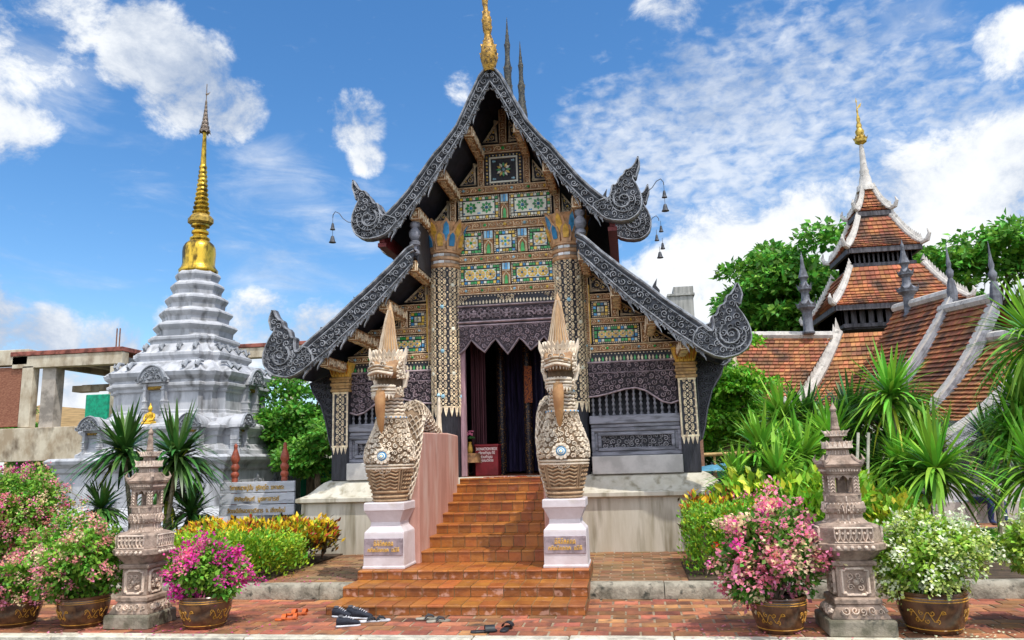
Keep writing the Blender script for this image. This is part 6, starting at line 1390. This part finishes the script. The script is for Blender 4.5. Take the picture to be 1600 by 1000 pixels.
# ------------------------------------------------------------------ sign with turned posts
sp = atY(402, 780, 13.4)
sg = thing('temple_sign', 'weathered white plank sign with gold lettering on two red-brown turned posts', 'sign', (sp.x, 13.4, 0), rz=.06)
zt, zb_ = atY(402, 752, 13.4).z, atY(402, 806, 13.4).z; hw = .70; M_plank = mat('whitewashed_plank', (0.56, 0.57, 0.62), .7, col2=(0.42, 0.44, 0.49), scale=4, stretch=(.5, 3, 3), bump=.3, c3=(0.10, 0.10, 0.12), f3=(.62, .74), s3=5)
for k in range(3):
    a = zb_+(zt-zb_)*k/3; b = MB(); b.box(-hw, hw, -.03, .03, a+.007, a+(zt-zb_)/3-.007); pk = b.build('plank', M_plank, sg, bevel=.006)
M_gl = mat('sign_gold', (0.40, 0.235, 0.03), .45, var=.3, scale=20)
for k, (txt, w) in enumerate((('วิหารหลวงปู่มั่น  ภูริทตฺโต  มหาเถระ', 1.02), ('พิพิธภัณฑ์  บูรพาจารย์', .84), ('วัดเจดีย์หลวงวรวิหาร  จ. เชียงใหม่', 1.08))):
    text_mesh(txt, .105, M_gl, sg, Matrix.Translation((0, -.032, zt-(zt-zb_)*(k+.55)/3)) @ FRONT, .006, wid=w)
for sx in (-.47, .47):
    b = MB(); z0 = zt; b.lathe([(.045, 0), (.05, zb_), (.055, z0+.0), (.06, z0+.04), (.05, z0+.06), (.075, z0+.11), (.075, z0+.14), (.05, z0+.18), (.06, z0+.2), (.08, z0+.245), (.075, z0+.28), (.05, z0+.32), (.055, z0+.34), (.085, z0+.40), (.075, z0+.46), (.04, z0+.56), (.03, z0+.60), (.036, z0+.62), (.034, z0+.66), (.012, z0+.69)], 12, (sx, .07)); b.build('post', mat('red_brown_paint', (0.30, 0.068, 0.035), .5, var=.3, scale=10), sg, smooth=True)

# ------------------------------------------------------------------ green fence, ruin, sundries at the left
b = MB(); fy = 21.5; xa, xb = atY(466, 700, fy).x, atY(540, 700, fy).x; top = [(xa, 1.9), (xa+.5, 2.0), (xa+1.0, 1.75), (xb, 1.95)]
b.prism([(xa, 0), *top, (xb, 0)], lambda a, c, h: (a, fy+h, c), 0, .05); tag(b.build('mesh_fence', mat('green_netting', (0.012, 0.20, 0.10), .6, var=.25, scale=3, stretch=(4, 1, .4))), 'green netting fence between the stupa and the temple', 'fence')
RY = 33.0
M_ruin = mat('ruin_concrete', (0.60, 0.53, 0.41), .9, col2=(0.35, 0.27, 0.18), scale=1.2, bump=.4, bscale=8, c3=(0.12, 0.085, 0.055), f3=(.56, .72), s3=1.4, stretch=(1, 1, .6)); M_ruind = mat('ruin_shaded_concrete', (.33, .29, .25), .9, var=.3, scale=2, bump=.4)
ru = thing('concrete_ruin', 'half demolished concrete building frame with bare columns behind the stupa', 'building', (atY(100, 700, RY).x, RY, 0))
o0 = np.array(ru.location)
def rb(name, p0, p1, y0, y1, m, sub=None):
    """box from picture corners in the plane RY"""
    a, c = atY(*p0, RY), atY(*p1, RY); xm = (p0[0]+p1[0])/2; za, zc = atY(xm, p0[1], RY).z, atY(xm, p1[1], RY).z; b = MB(); b.box(min(a.x, c.x)-o0[0], max(a.x, c.x)-o0[0], y0, y1, min(za, zc), max(za, zc)); return b.build(name, m, ru, bevel=.02)
rb('fascia_beam', (20, 553), (190, 572), 0, .5, M_ruin); rb('roof_slab', (18, 546), (192, 553), -.06, 9, mat('rusty_edge', (.22, .07, .05), .8, var=.5, scale=3)); rb('fascia_beam', (360, 540), (540, 556), 0, .5, M_ruin); rb('roof_slab', (355, 534), (545, 540), -.06, 9, mat('rusty_edge', (.22, .07, .05)))
rb('corner_wall', (-60, 548), (42, 572), 0, .6, M_ruin); rb('column', (35, 572), (44, 668), 0, .45, M_ruin); rb('column', (62, 572), (76, 668), .2, .8, M_ruind); rb('column', (119, 590), (129, 655), 3, 3.5, M_ruin); rb('column', (172, 572), (182, 668), 0, .45, M_ruin); rb('column', (447, 556), (457, 668), .1, .6, M_ruin); rb('cross_beam', (360, 575), (540, 588), 2, 2.5, M_ruin)
rb('brick_infill', (-60, 575), (33, 668), .1, .4, mat('old_brick', (0.22, 0.082, 0.05), .95, col2=(0.33, 0.15, 0.09), scale=8, bump=.7, bscale=10, stretch=(1, 1, 3))); rb('sill_wall', (-60, 668), (200, 720), -.2, .6, M_ruin); rb('cross_beam', (60, 590), (180, 600), 3, 3.6, M_ruin); rb('cross_beam', (60, 578), (180, 586), 7, 7.6, M_ruin); rb('hanging_block', (78, 598), (107, 608), 1.5, 2.2, M_ruin)
b = MB()
for k in range(3): x = atY(75+k*52, 570, RY).x-o0[0]; b.box(x-.2, x+.2, .5, 8.8, atY(100, 572, RY).z, atY(100, 560, RY).z)
b.build('joist', M_ruind, ru)
p = atY(179, 545, RY)
for k in range(2): b = MB(); b.tube([(p.x-o0[0]+k*.16, .1, p.z), (p.x-o0[0]+k*.16, .1, p.z+1.0)], .03, 6); b.build('bare_rod', mat('rust', (.2, .09, .05), .8), ru)
p, q = atY(134, 617, 32.5), atY(165, 668, 32.5); b = MB(); b.box(p.x, q.x, 32.5, 32.7, q.z, p.z); tag(b.build('netting_bale', mat('green_net', (.0, .26, .14), .6, var=.3), bevel=.03), 'green netting sheet hanging in the concrete frame beside the stupa shoulder', 'netting')
b = MB(); p, q = atY(62, 640, 60), atY(112, 668, 60); b.prism([(p.x-3, 0), (p.x-3, p.z-.3), (p.x, p.z+.4), (q.x+4, p.z-.4), (q.x+4, 0)], lambda a, c, h: (a, 60+h, c), 0, 6); tag(b.build('far_roof', mat('tan_roof', (.50, .33, .16), .8, var=.25, scale=2, stretch=(.3, 1, 5))), 'far tan roof seen through the concrete frame', 'building')

# ------------------------------------------------------------------ the tiled hall with its tower, at the right
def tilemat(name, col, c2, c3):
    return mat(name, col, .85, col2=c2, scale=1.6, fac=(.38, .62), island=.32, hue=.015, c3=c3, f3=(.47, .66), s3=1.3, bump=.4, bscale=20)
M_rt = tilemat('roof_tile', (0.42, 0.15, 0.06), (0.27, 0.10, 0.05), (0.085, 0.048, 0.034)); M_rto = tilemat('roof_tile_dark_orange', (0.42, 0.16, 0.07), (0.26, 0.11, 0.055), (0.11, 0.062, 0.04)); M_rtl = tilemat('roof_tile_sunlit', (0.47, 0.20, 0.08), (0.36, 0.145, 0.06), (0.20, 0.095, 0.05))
M_ridge = mat('ridge_stucco', (0.62, 0.58, 0.53), .8, col2=(0.45, 0.42, 0.39), scale=4, bump=.3, c3=(.2, .19, .17), f3=(.58, .74)); M_tw = mat('tower_timber', (0.075, 0.07, 0.078), .7, var=.5, scale=5, stretch=(2, 2, .4), bump=.4); M_grey = mat('grey_bargeboard', (0.30, 0.30, 0.325), .6, var=.3, scale=6, bump=.3)
H = thing('tiled_hall', 'orange tiled temple hall with tiered tower roof and curved bargeboards at the right', 'temple', (0, 0, 0))
def roof_patch(corners, nr, m, name='roof_tiles', tw=.16, sag=0.0, skip=0.0):
    """tiled slope: corners = eave-left, eave-right, ridge-right, ridge-left; rows of overlapping tiles as geometry"""
    A, B, Cc, D = [np.array(c, float) for c in corners]; n = np.cross(B-A, D-A); n /= np.linalg.norm(n); n = n if n[2] > 0 else -n
    V = []; F = []; rg = np.random.default_rng(nr)
    def pt(u, v):
        p = (A*(1-u)+B*u)*(1-v)+(D*(1-u)+Cc*u)*v; return p-np.array([0, 0, sag*4*v*(1-v)])
    V += [pt(0, 0)-n*.05, pt(1, 0)-n*.05, pt(1, .5)-n*.05, pt(0, .5)-n*.05, pt(1, 1)-n*.05, pt(0, 1)-n*.05]; F += [(0, 1, 2, 3), (3, 2, 4, 5)]
    for r in range(nr):
        v0, v1 = r/nr, (r+1.25)/nr; v1 = min(v1, 1.0); w = np.linalg.norm(pt(1, v0)-pt(0, v0)); k = max(2, int(w/tw))
        for i in range(k):
            off = .5*(r % 2); u0, u1 = (i+off)/k-off/k*0, (i+1+off)/k
            if u0 >= 1: continue
            u1 = min(u1, 1.0); e = rg.uniform(0, .012); lift = n*(.06+e)
            g = .04/k; o = len(V); V += [pt(u0+g, v0)+lift, pt(u1-g, v0)+lift, pt(u1-g, v1)+n*.006, pt(u0+g, v1)+n*.006, pt(u0+g, v0)-n*.01, pt(u1-g, v0)-n*.01]; F += [(o, o+1, o+2, o+3), (o+4, o+5, o+1, o)]
    me = MB(); me.add([tuple(v) for v in V], F); return me.build(name, m, H)
TY = 30.0; TX = 9.5
def zt_(py, w=2.0): return atY(1350, py, TY-w).z
u_ = TY*1.02/1200
# skirt roof under the tower, four tiers of square roofs with waists between
def hip(z0, z1, w0, w1, nr, m, crest=True, up=.25, sag=.18, rs=1.0):
    c0 = [(-w0, -w0), (w0, -w0), (w0, w0), (-w0, w0)]; c1 = [(-w1, -w1), (w1, -w1), (w1, w1), (-w1, w1)]
    for k in range(4):
        a, c, d, e = c0[k], c0[(k+1) % 4], c1[(k+1) % 4], c1[k]
        roof_patch([(TX+a[0], TY+a[1], z0), (TX+c[0], TY+c[1], z0), (TX+d[0], TY+d[1], z1), (TX+e[0], TY+e[1], z1)], nr, m, sag=sag)
        # hip ridge with upturned end and a row of flames
        P = [np.array([TX+e[0]+(a[0]-e[0])*t, TY+e[1]+(a[1]-e[1])*t, z1+(z0-z1)*t-sag*4*t*(1-t)*.9+.06]) for t in np.linspace(0, 1, 9)]
        dd = np.array([a[0], a[1], 0]); dd = dd/np.linalg.norm(dd)
        P += [P[-1]+dd*up*.5+np.array([0, 0, up*.12]), P[-1]+dd*up*.75+np.array([0, 0, up*.65]), P[-1]+dd*up*.6+np.array([0, 0, up*1.1])]
        b = MB(); b.tube([tuple(p) for p in P], [.13*rs]*8+[.13*rs, .12*rs, .08*rs, .02], 8)
        for i in range(1, 9):
            for q in (.0, .5):
                p = P[i-1]*(1-q)+P[i]*q; b.add([tuple(p+dd*.14*rs+[0, 0, .05]), tuple(p-dd*.14*rs+[0, 0, .05]), tuple(p+dd*.05+[0, 0, .36*rs]), tuple(p+np.array([dd[1], -dd[0], 0])*.06+[0, 0, .1]), tuple(p-np.array([dd[1], -dd[0], 0])*.06+[0, 0, .1])], [(0, 3, 2), (3, 1, 2), (1, 4, 2), (4, 0, 2)])
        b.build('hip_ridge', M_ridge, H, smooth=True, angle=30)
    b = MB()
    ee = .16
    for k in range(4):
        a, c = c0[k], c0[(k+1) % 4]; mx, my = (a[0]+c[0])/2, (a[1]+c[1])/2; hx = abs(a[0]-c[0])/2 or .06; hy = abs(a[1]-c[1])/2 or .06
        b.box(TX+mx*.97-hx*.97, TX+mx*.97+hx*.97, TY+my*.97-hy*.97, TY+my*.97+hy*.97, z0-.20, z0-.02)
    b.build('eaves_board', M_tw, H)
def waist(z0, z1, w, m=M_tw):
    b = MB(); b.box(TX-w, TX+w, TY-w, TY+w, z0, z1); b.box(TX-w-.1, TX+w+.1, TY-w-.1, TY+w+.1, z0+.05, z0+.2); b.build('tower_wall', m, H, bevel=.02)
    b = MB()
    for k in range(12):
        for s in (-1, 1): x = -w+(k+.5)*w/6; b.box(TX+x-.04, TX+x+.04, TY-w-.05, TY-w, z0+.2, z1); b.box(TX-w-.05, TX-w, TY+x-.04, TY+x+.04, z0+.2, z1)
    b.build('tower_batten', M_tw, H)
Z = [zt_(p) for p in (515, 474, 415, 386, 340, 330, 300, 288)]
W0, W1 = 2.55, 1.35
hip(zt_(474, 2.2), zt_(417, 1.25), 2.2, 1.25, 11, M_rt, up=.3, rs=.85); waist(zt_(514, 1.75), zt_(470, 1.75), 1.75)
hip(zt_(386, 1.28), zt_(340, .58), 1.28, .58, 10, M_rt, up=.4, rs=.82); waist(zt_(420, 1.0), zt_(380, 1.0), 1.0)
hip(zt_(330, .6), zt_(298, .22), .60, .20, 8, M_rt, up=.35, rs=.72); waist(zt_(345, .48), zt_(324, .48), .48)
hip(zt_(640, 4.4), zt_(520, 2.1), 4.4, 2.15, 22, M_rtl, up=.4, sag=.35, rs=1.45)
b = MB(); z0 = zt_(303); px1 = lambda p: zt_(p, 0)
b.lathe([(.36, px1(300)), (.34, px1(292)), (.24, px1(288)), (.22, px1(280)), (.19, px1(276)), (.16, px1(272)), (.18, px1(268)), (.13, px1(262)), (.10, px1(240)), (.07, px1(226))], 12, (TX, TY)); b.build('spire_base', M_ridge, H, smooth=True)
b = MB(); pr_ = [(.07, px1(226)), (.22, px1(222)), (.24, px1(216)), (.13, px1(212)), (.16, px1(208)), (.17, px1(205)), (.09, px1(200)), (.11, px1(196)), (.06, px1(190)), (.08, px1(186)), (.03, px1(178)), (.04, px1(172)), (.015, px1(168)), (.012, px1(160)), (.03, px1(158)), (.004, px1(152))]
b.lathe(pr_, 10, (TX, TY))
for i in range(10): a = i*pi/5; b.add([(TX+cos(a-.25)*.24, TY+sin(a-.25)*.24, px1(218)), (TX+cos(a+.25)*.24, TY+sin(a+.25)*.24, px1(218)), (TX+cos(a)*.3, TY+sin(a)*.3, px1(213))], [(0, 1, 2)])
b.add([(TX, TY, px1(170)), (TX+.14, TY, px1(166)), (TX+.18, TY, px1(160)), (TX+.06, TY, px1(164))], [(0, 1, 2, 3)]); b.build('gilt_finial', mat('hall_gilding', (.55, .36, .07), .4, metal=.4, var=.4, scale=8), H, smooth=True, angle=40)
# left wing: one slope facing us, gable end at its left with a dark bargeboard
WY = 27.5
e0, e1, r1, r0 = atY(1165, 668, WY-2.6), atY(1205, 668, WY-2.9), atY(1300, 527, WY), atY(1140, 527, WY)
e0 = Vector((r0.x+.15, WY-2.9, atY(1165, 668, WY-2.9).z)); e1 = Vector((e1.x, WY-2.9, e0.z)); e0.x = atY(1172, 668, WY-2.9).x
roof_patch([e0, e1, r1, r0], 26, M_rto, sag=.12)
roof_patch([(e1.x, 2*WY-e1.y, e1.z), (e0.x, 2*WY-e0.y, e0.z), r0, r1], 20, M_rto, sag=.12)
b = MB(); b.tube([tuple(r0+Vector((-.1, 0, .06))), tuple(r1+Vector((0, 0, .06)))], .15, 8); b.build('ridge_cap', M_ridge, H, smooth=True)
b = MB()
for (pa, pb_) in ((r0, e0), (r0, Vector((e0.x, 2*WY-e0.y, e0.z)))):
    d = (pb_-pa); q = pa+d*.5-Vector((0, 0, .12)); b.tube([tuple(pa+Vector((-.05, 0, .05))), tuple(q+Vector((-.05, 0, .05))), tuple(pb_+Vector((-.05, 0, .05))+d.normalized()*.25)], [.13, .13, .12], 6)
b.build('bargeboard', mat('tan_barge', (.44, .36, .25), .8, var=.3, scale=4), H)
b = MB(); b.prism([(WY-2.6, e0.z-.1), (WY, r0.z-.25), (WY+2.6, e0.z-.1), (WY+2.4, 0), (WY-2.4, 0)], lambda y, zc, h: (r0.x+.35+h, y, zc), 0, .2); b.box(r0.x+.5, r1.x, WY-2.3, WY-2.15, 0, e0.z+.3)
b.build('gable_wall', mat('dark_hall_wall', (.075, .045, .035), .85, var=.5, scale=3, stretch=(1, 4, 1)), H)
# ornamental ridge posts
def ridge_post(px, py_base, py_top, Y, name='ridge_post'):
    p0, p1 = atY(px, py_base, Y), atY(px, py_top, Y); h = p1.z-p0.z; b = MB()
    b.lathe([(.20, 0), (.22, .02*h), (.17, .05*h), (.16, .25*h), (.20, .28*h), (.30, .31*h), (.31, .35*h), (.17, .39*h), (.14, .42*h), (.13, .49*h), (.17, .51*h), (.23, .53*h), (.23, .56*h), (.12, .60*h), (.10, .63*h), (.13, .66*h), (.18, .68*h), (.14, .72*h), (.08, .80*h), (.05, .88*h), (.06, .91*h), (.03, .94*h), (.004, h)], 8, (p0.x, Y), M=Matrix.Translation((0, 0, p0.z)))
    for zf in (.33, .55):
        for i in range(8): a = i*pi/4; r = .31 if zf < .5 else .23; b.add([(p0.x+cos(a-.3)*r, Y+sin(a-.3)*r, p0.z+zf*h), (p0.x+cos(a+.3)*r, Y+sin(a+.3)*r, p0.z+zf*h), (p0.x+cos(a)*r*1.2, Y+sin(a)*r*1.2, p0.z+(zf+.06)*h)], [(0, 1, 2)])
    b.build(name, mat('ridge_post_grey', (.13, .135, .155), .6, var=.4, scale=5, bump=.3), H, smooth=True, angle=35)
ridge_post(1264, 522, 392, WY-.2); ridge_post(1423, 495, 372, 25.5)
# front naves at the right: gables stepping towards us, ridge rising away, concave slopes
def nave(apex_px, low_px, Ya, Yl, back, nr, m):
    """one nave end: its curved bargeboard runs from apex to low in the plane of the gable; slope runs back from it"""
    A, Lw = atY(*apex_px, Ya), atY(*low_px, Yl); k = 8; edge = []
    for i in range(k+1):
        t = i/k; p = A.lerp(Lw, t); sagv = -.55*sin(pi*t)*(A-Lw).length*.15; p = p+Vector((0, 0, sagv)); edge.append(p)
    for i in range(k): roof_patch([edge[i+1], edge[i+1]+back, edge[i]+back, edge[i]], max(2, nr//k), m)
    b = MB(); n = Vector((.0, -1, 0))
    up = Vector((0, 0, 1))
    for i in range(k):
        p, q = edge[i], edge[i+1]; d = (q-p).normalized(); w = Vector((d.z*.0, 0, 1))
        for (lo, hi, y0, y1, mi) in ((-.34, .07, -.12, .06, 0), (.07, .16, -.10, .30, 1)):
            vs = [p+w*lo+Vector((0, y0, 0)), q+w*lo+Vector((0, y0, 0)), q+w*hi+Vector((0, y0, 0)), p+w*hi+Vector((0, y0, 0)), p+w*lo+Vector((0, y1, 0)), q+w*lo+Vector((0, y1, 0)), q+w*hi+Vector((0, y1, 0)), p+w*hi+Vector((0, y1, 0))]
            b.add([tuple(v) for v in vs], [(0, 1, 2, 3), (3, 2, 6, 7), (0, 4, 5, 1), (4, 7, 6, 5), (0, 3, 7, 4), (1, 5, 6, 2)], mi)
        for j in range(2):
            f = (j+.5)/2; c = p.lerp(q, f)+w*-.34; b.add([tuple(c+Vector((-.16*1, -.08, .05))), tuple(c+d*.22+Vector((0, -.08, .02))), tuple(c+d*.12+Vector((0, -.08, -.20))), tuple(c+Vector((-.16, .0, .05))), tuple(c+d*.22+Vector((0, .0, .02))), tuple(c+d*.12+Vector((0, 0, -.20)))], [(0, 1, 2), (3, 5, 4), (0, 2, 5, 3), (1, 4, 5, 2)], 0)
        for j in range(9):                               # scale relief along the board
            for r_ in range(3): c = p.lerp(q, (j+.5)/9)+w*(-.25+.11*r_)+Vector((0, -.125, 0)); b.add([tuple(c+d*-.035), tuple(c+d*.035), tuple(c-w*.05+Vector((0, -.02, 0)))], [(0, 1, 2)], 0)
    b.build('bargeboard', [M_grey, M_ridge], H)
    # far slope of the same nave (seen as a sliver), gable and ridge
    far = [Vector((2*A.x-e.x, e.y, e.z)) for e in edge]; b = MB()
    for i in range(k): b.add([tuple(far[i]), tuple(far[i+1]), tuple(far[i+1]+back), tuple(far[i]+back)], [(0, 1, 2, 3)])
    b.build('far_slope', m, H)
    b = MB(); b.prism([(e.x, e.z-.25) for e in edge]+[(e.x, e.z-.25) for e in far[::-1]], lambda a, c, h: (a, Ya+.35+h, c), 0, .1); b.build('gable_wall', M_tw, H)
    b = MB(); b.tube([tuple(A+Vector((0, .0, .08))), tuple(A+back+Vector((0, 0, .08)))], .15, 8); b.build('ridge_cap', M_ridge, H, smooth=True)
    b = MB(); h = 1.4; b.lathe([(.12, -.2), (.15, .1), (.10, .4), (.06, .5), (.10, .6), (.11, .7), (.05, .8), (.075, .92), (.04, 1.1), (.025, 1.3), (.004, h+.15)], 8, (A.x, A.y-.02), M=Matrix.Translation((0, 0, A.z))); b.build('ridge_finial', mat('ridge_post_grey', (.13, .135, .155)), H, smooth=True)
nave((1488, 462), (1372, 625), 23.0, 23.0, Vector((-.35, 3.6, .25)), 24, M_rt)
nave((1556, 470), (1440, 655), 20.6, 20.6, Vector((-.25, 2.7, .2)), 26, M_rt)
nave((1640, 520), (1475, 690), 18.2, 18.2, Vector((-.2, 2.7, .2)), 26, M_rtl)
b = MB(); p = atY(1560, 700, 19); b.box(p.x-1.7, p.x+4, 18.6, 18.8, 0, atY(1560, 655, 18.6).z); b.build('nave_wall', mat('dark_nave_wall', (.05, .05, .058), .8, var=.4, scale=3), H)
b = MB(); b.box(p.x-1.7, p.x+4, 18.3, 18.42, .0, .9); b.build('nave_base', mat('nave_plinth', (.42, .42, .43), .8, var=.3, scale=2), H)
# ------------------------------------------------------------------ things beyond the temple's right corner
p, q = atY(1044, 485, 30), atY(1082, 447, 30); b = MB(); b.box(p.x, q.x, 30, 31, 0, q.z-.35); b.box(p.x-.0, q.x+.06, 29.94, 31.06, q.z-.35, q.z-.27); b.box(p.x+.25, q.x+.02, 29.97, 31, q.z-.27, q.z); b.box(p.x-.9, p.x, 30.1, 30.9, 0, q.z-.75)
tag(b.build('concrete_stack', mat('stack_concrete', (.42, .41, .38), .9, col2=(.25, .25, .23), scale=3, stretch=(3, 3, .3), bump=.3)), 'grey concrete stack rising behind the right slope of the temple roof', 'building')
p = atY(1092, 700, 21); b = MB(); b.box(p.x-.22, p.x+.12, 21, 21.4, 0, atY(1092, 668, 21).z); b.box(p.x-.26, p.x+.16, 20.96, 21.44, 0, .5)
tag(b.build('brick_pier', mat('pier_brick', (.36, .20, .14), .9, col2=(.24, .13, .09), scale=9, bump=.6, stretch=(1, 1, 3))), 'weathered pink brick pier just right of the temple corner', 'pier')
p, q = atY(1090, 711, 22), atY(1165, 707, 22); t = thing('bamboo_rail', 'bamboo rail behind the blue parasols right of the temple', 'fence', (p.x, 22, 0)); b = MB(); b.tube([(0, 0, p.z), (q.x-p.x+.8, 0, q.z)], .05, 8)
b.build('rail', mat('bamboo', (.50, .33, .13), .6, var=.25, scale=4), t)
for dx in (.45, 1.3): b = MB(); b.tube([(dx, .05, 0), (dx, .05, p.z)], .035, 6); b.build('post', mat('bamboo', (.50, .33, .13)), t)
b = MB(); p, q = atY(1085, 740, 24), atY(1175, 735, 24); b.box(p.x, q.x+1, 24, 24.05, 0, q.z); tag(b.build('mesh_fence', mat('green_netting', (.012, .2, .1))), 'dark green netting behind the blue parasols right of the temple', 'fence')
def parasol(px, py, Y, r, lab, tilt=0):
    p = atY(px, py, Y); t = thing('parasol', lab, 'parasol', (p.x, Y, .0), 'blue parasols beyond the temple'); z = p.z; n = 8; vs = [(0, 0, z)]; fs = []
    for k, (rr, zz_) in enumerate(((.5, -.08), (.85, -.2), (1.0, -.3))): vs += [(cos(2*pi*i/n)*r*rr, sin(2*pi*i/n)*r*rr, z+zz_*r+(.03 if k == 2 else 0)) for i in range(n)]
    fs += [(0, 1+i, 1+(i+1) % n) for i in range(n)]
    for k in range(2): fs += [(1+k*n+i, 1+(k+1)*n+i, 1+(k+1)*n+(i+1) % n, 1+k*n+(i+1) % n) for i in range(n)]
    b = MB(); b.add(vs, fs); b.build('canopy', mat('parasol_blue', (.14, .42, .62), .7, var=.2, scale=4, trans=.3), t); b = MB(); b.tube([(0, 0, 0), (0, 0, z+.06)], .02, 6); b.build('pole', M_lead, t); return t
parasol(1112, 726, 18.0, .52, 'blue parasol nearer to the temple corner, left of two'); parasol(1138, 722, 18.8, .50, 'paler blue parasol, right of two beside the dracaenas')
def figure(loc, rz, lab, pose, shirt, trous, skin, hair, scale=1.0):
    """one skinned body; pose is a list of joints"""
    t = thing('person', lab, 'person', loc, None, rz); t.scale = (scale,)*3
    me = bpy.data.meshes.new('body'); V, E, RR = pose; me.from_pydata(V, E, []); o = bpy.data.objects.new('body', me); COL.objects.link(o); o.parent = t
    o.modifiers.new('skin', 'SKIN'); sk = me.skin_vertices[0].data if me.skin_vertices else None
    if not me.skin_vertices:
        bpy.context.view_layer.objects.active = o; o.select_set(True); bpy.ops.mesh.customdata_skin_add(); sk = me.skin_vertices[0].data
    for i, r in enumerate(RR): sk[i].radius = (r, r)
    sk[0].use_root = True; o.modifiers.new('sub', 'SUBSURF').levels = 1; o.modifiers['sub'].render_levels = 2
    return t, o
def zmat(name, bands):
    """cloth / skin by body height (object z)"""
    if name in _mats: return _mats[name]
    m = mat(name, bands[0][1], .8, var=.1); nt = m.node_tree; b = next(n for n in nt.nodes if n.type == 'BSDF_PRINCIPLED'); tcn = nt.nodes.new('ShaderNodeTexCoord'); sp_ = nt.nodes.new('ShaderNodeSeparateXYZ'); nt.links.new(tcn.outputs['Object'], sp_.inputs[0])
    cr = nt.nodes.new('ShaderNodeValToRGB'); cr.color_ramp.interpolation = 'CONSTANT'; mr = nt.nodes.new('ShaderNodeMath'); mr.operation = 'DIVIDE'; mr.inputs[1].default_value = 2.0; nt.links.new(sp_.outputs[2], mr.inputs[0]); nt.links.new(mr.outputs[0], cr.inputs[0])
    while len(cr.color_ramp.elements) < len(bands): cr.color_ramp.elements.new(.5)
    for e, (z, c) in zip(cr.color_ramp.elements, bands): e.position = max(0, z/2); e.color = (*c, 1)
    nt.links.new(cr.outputs[0], b.inputs['Base Color']); return m
# person sitting on the garden kerb in blue jeans, hidden from the waist up by the dracaenas
p = atY(1532, 800, 16.8)
V = [(0, 0, .52), (0, .02, .75), (0, .0, 1.0), (0, -.02, 1.10), (0, -.05, 1.26), (.10, -.02, .50), (.14, -.42, .52), (.15, -.45, .10), (.16, -.58, .05), (-.10, -.02, .50), (-.14, -.42, .52), (-.13, -.36, .10), (-.14, -.50, .05), (.2, 0, .98), (.27, -.12, .74), (.18, -.34, .60), (.14, -.42, .58), (-.2, 0, .98), (-.27, -.12, .74), (-.18, -.34, .60), (-.14, -.42, .58)]
E = [(0, 1), (1, 2), (2, 3), (3, 4), (0, 5), (5, 6), (6, 7), (7, 8), (0, 9), (9, 10), (10, 11), (11, 12), (2, 13), (13, 14), (14, 15), (15, 16), (2, 17), (17, 18), (18, 19), (19, 20)]
RR = [.15, .13, .14, .055, .10, .095, .075, .05, .04, .095, .075, .05, .04, .06, .05, .04, .035, .06, .05, .04, .035]
t, o = figure((p.x, 16.9, .15), .5, 'person in blue jeans sitting on the garden kerb beyond the white bougainvillea', (V, E, RR), 0, 0, 0, 0)
o.data.materials.append(zmat('seated_clothes', [(0, (.10, .07, .05)), (.08, (.02, .035, .12)), (.56, (.10, .10, .11)), (1.06, (.42, .24, .16)), (1.30, (.02, .015, .012))]))
b = MB(); b.box(p.x-.9, p.x+1.6, 16.9, 17.4, .15, .62); tag(b.build('concrete_bench', mat('seat_concrete', (.42, .40, .37), .9, var=.3, scale=3), bevel=.02), 'low concrete garden seat beside the brick path at the right', 'bench')
# two standing figures under the parasols
Vs = [(0, 0, .92), (0, 0, 1.15), (0, 0, 1.36), (0, -.01, 1.48), (0, -.02, 1.62), (.09, 0, .88), (.10, -.01, .48), (.10, .03, .08), (.10, -.12, .03), (-.09, 0, .88), (-.10, -.01, .48), (-.10, .03, .08), (-.10, -.12, .03), (.19, 0, 1.36), (.25, 0, 1.1), (.2, -.2, .98), (.15, -.28, 1.02), (-.19, 0, 1.36), (-.25, 0, 1.1), (-.26, -.05, .85), (-.25, -.06, .76)]
Rs = [.14, .12, .14, .05, .10, .085, .06, .045, .035, .085, .06, .045, .035, .06, .045, .035, .03, .06, .045, .035, .03]
for (px, lab, c) in ((1116, 'person in dark clothes standing under the left blue parasol', (.03, .03, .035)), (1140, 'person in a brown top standing under the right blue parasol', (.14, .07, .04))):
    p = atY(px, 740, 18.2); t, o = figure((p.x, 18.2, -.28), 0, lab, (Vs, E, Rs), 0, 0, 0, 0, .98); o.data.materials.append(zmat('standing_clothes_'+str(px), [(0, (.03, .03, .03)), (.9, c), (1.43, (.36, .2, .13)), (1.64, (.015, .012, .01))]))
# two slim poles behind the right lantern
for px, a, c in ((1341, 676, 735), (1357, 676, 790)):
    Y = 12.4; p0, p1 = atY(px-2, c, Y), atY(px, a, Y); b = MB(); b.tube([(p0.x, Y, .15), tuple(p0), tuple(p1)], .022, 8); tag(b.build('garden_pole', mat('pole_white', (.55, .5, .42), .7, var=.2)), 'slim pale pole '+('left' if px < 1350 else 'right')+' of two behind the right stone lantern', 'pole', 'pale poles in the bed')
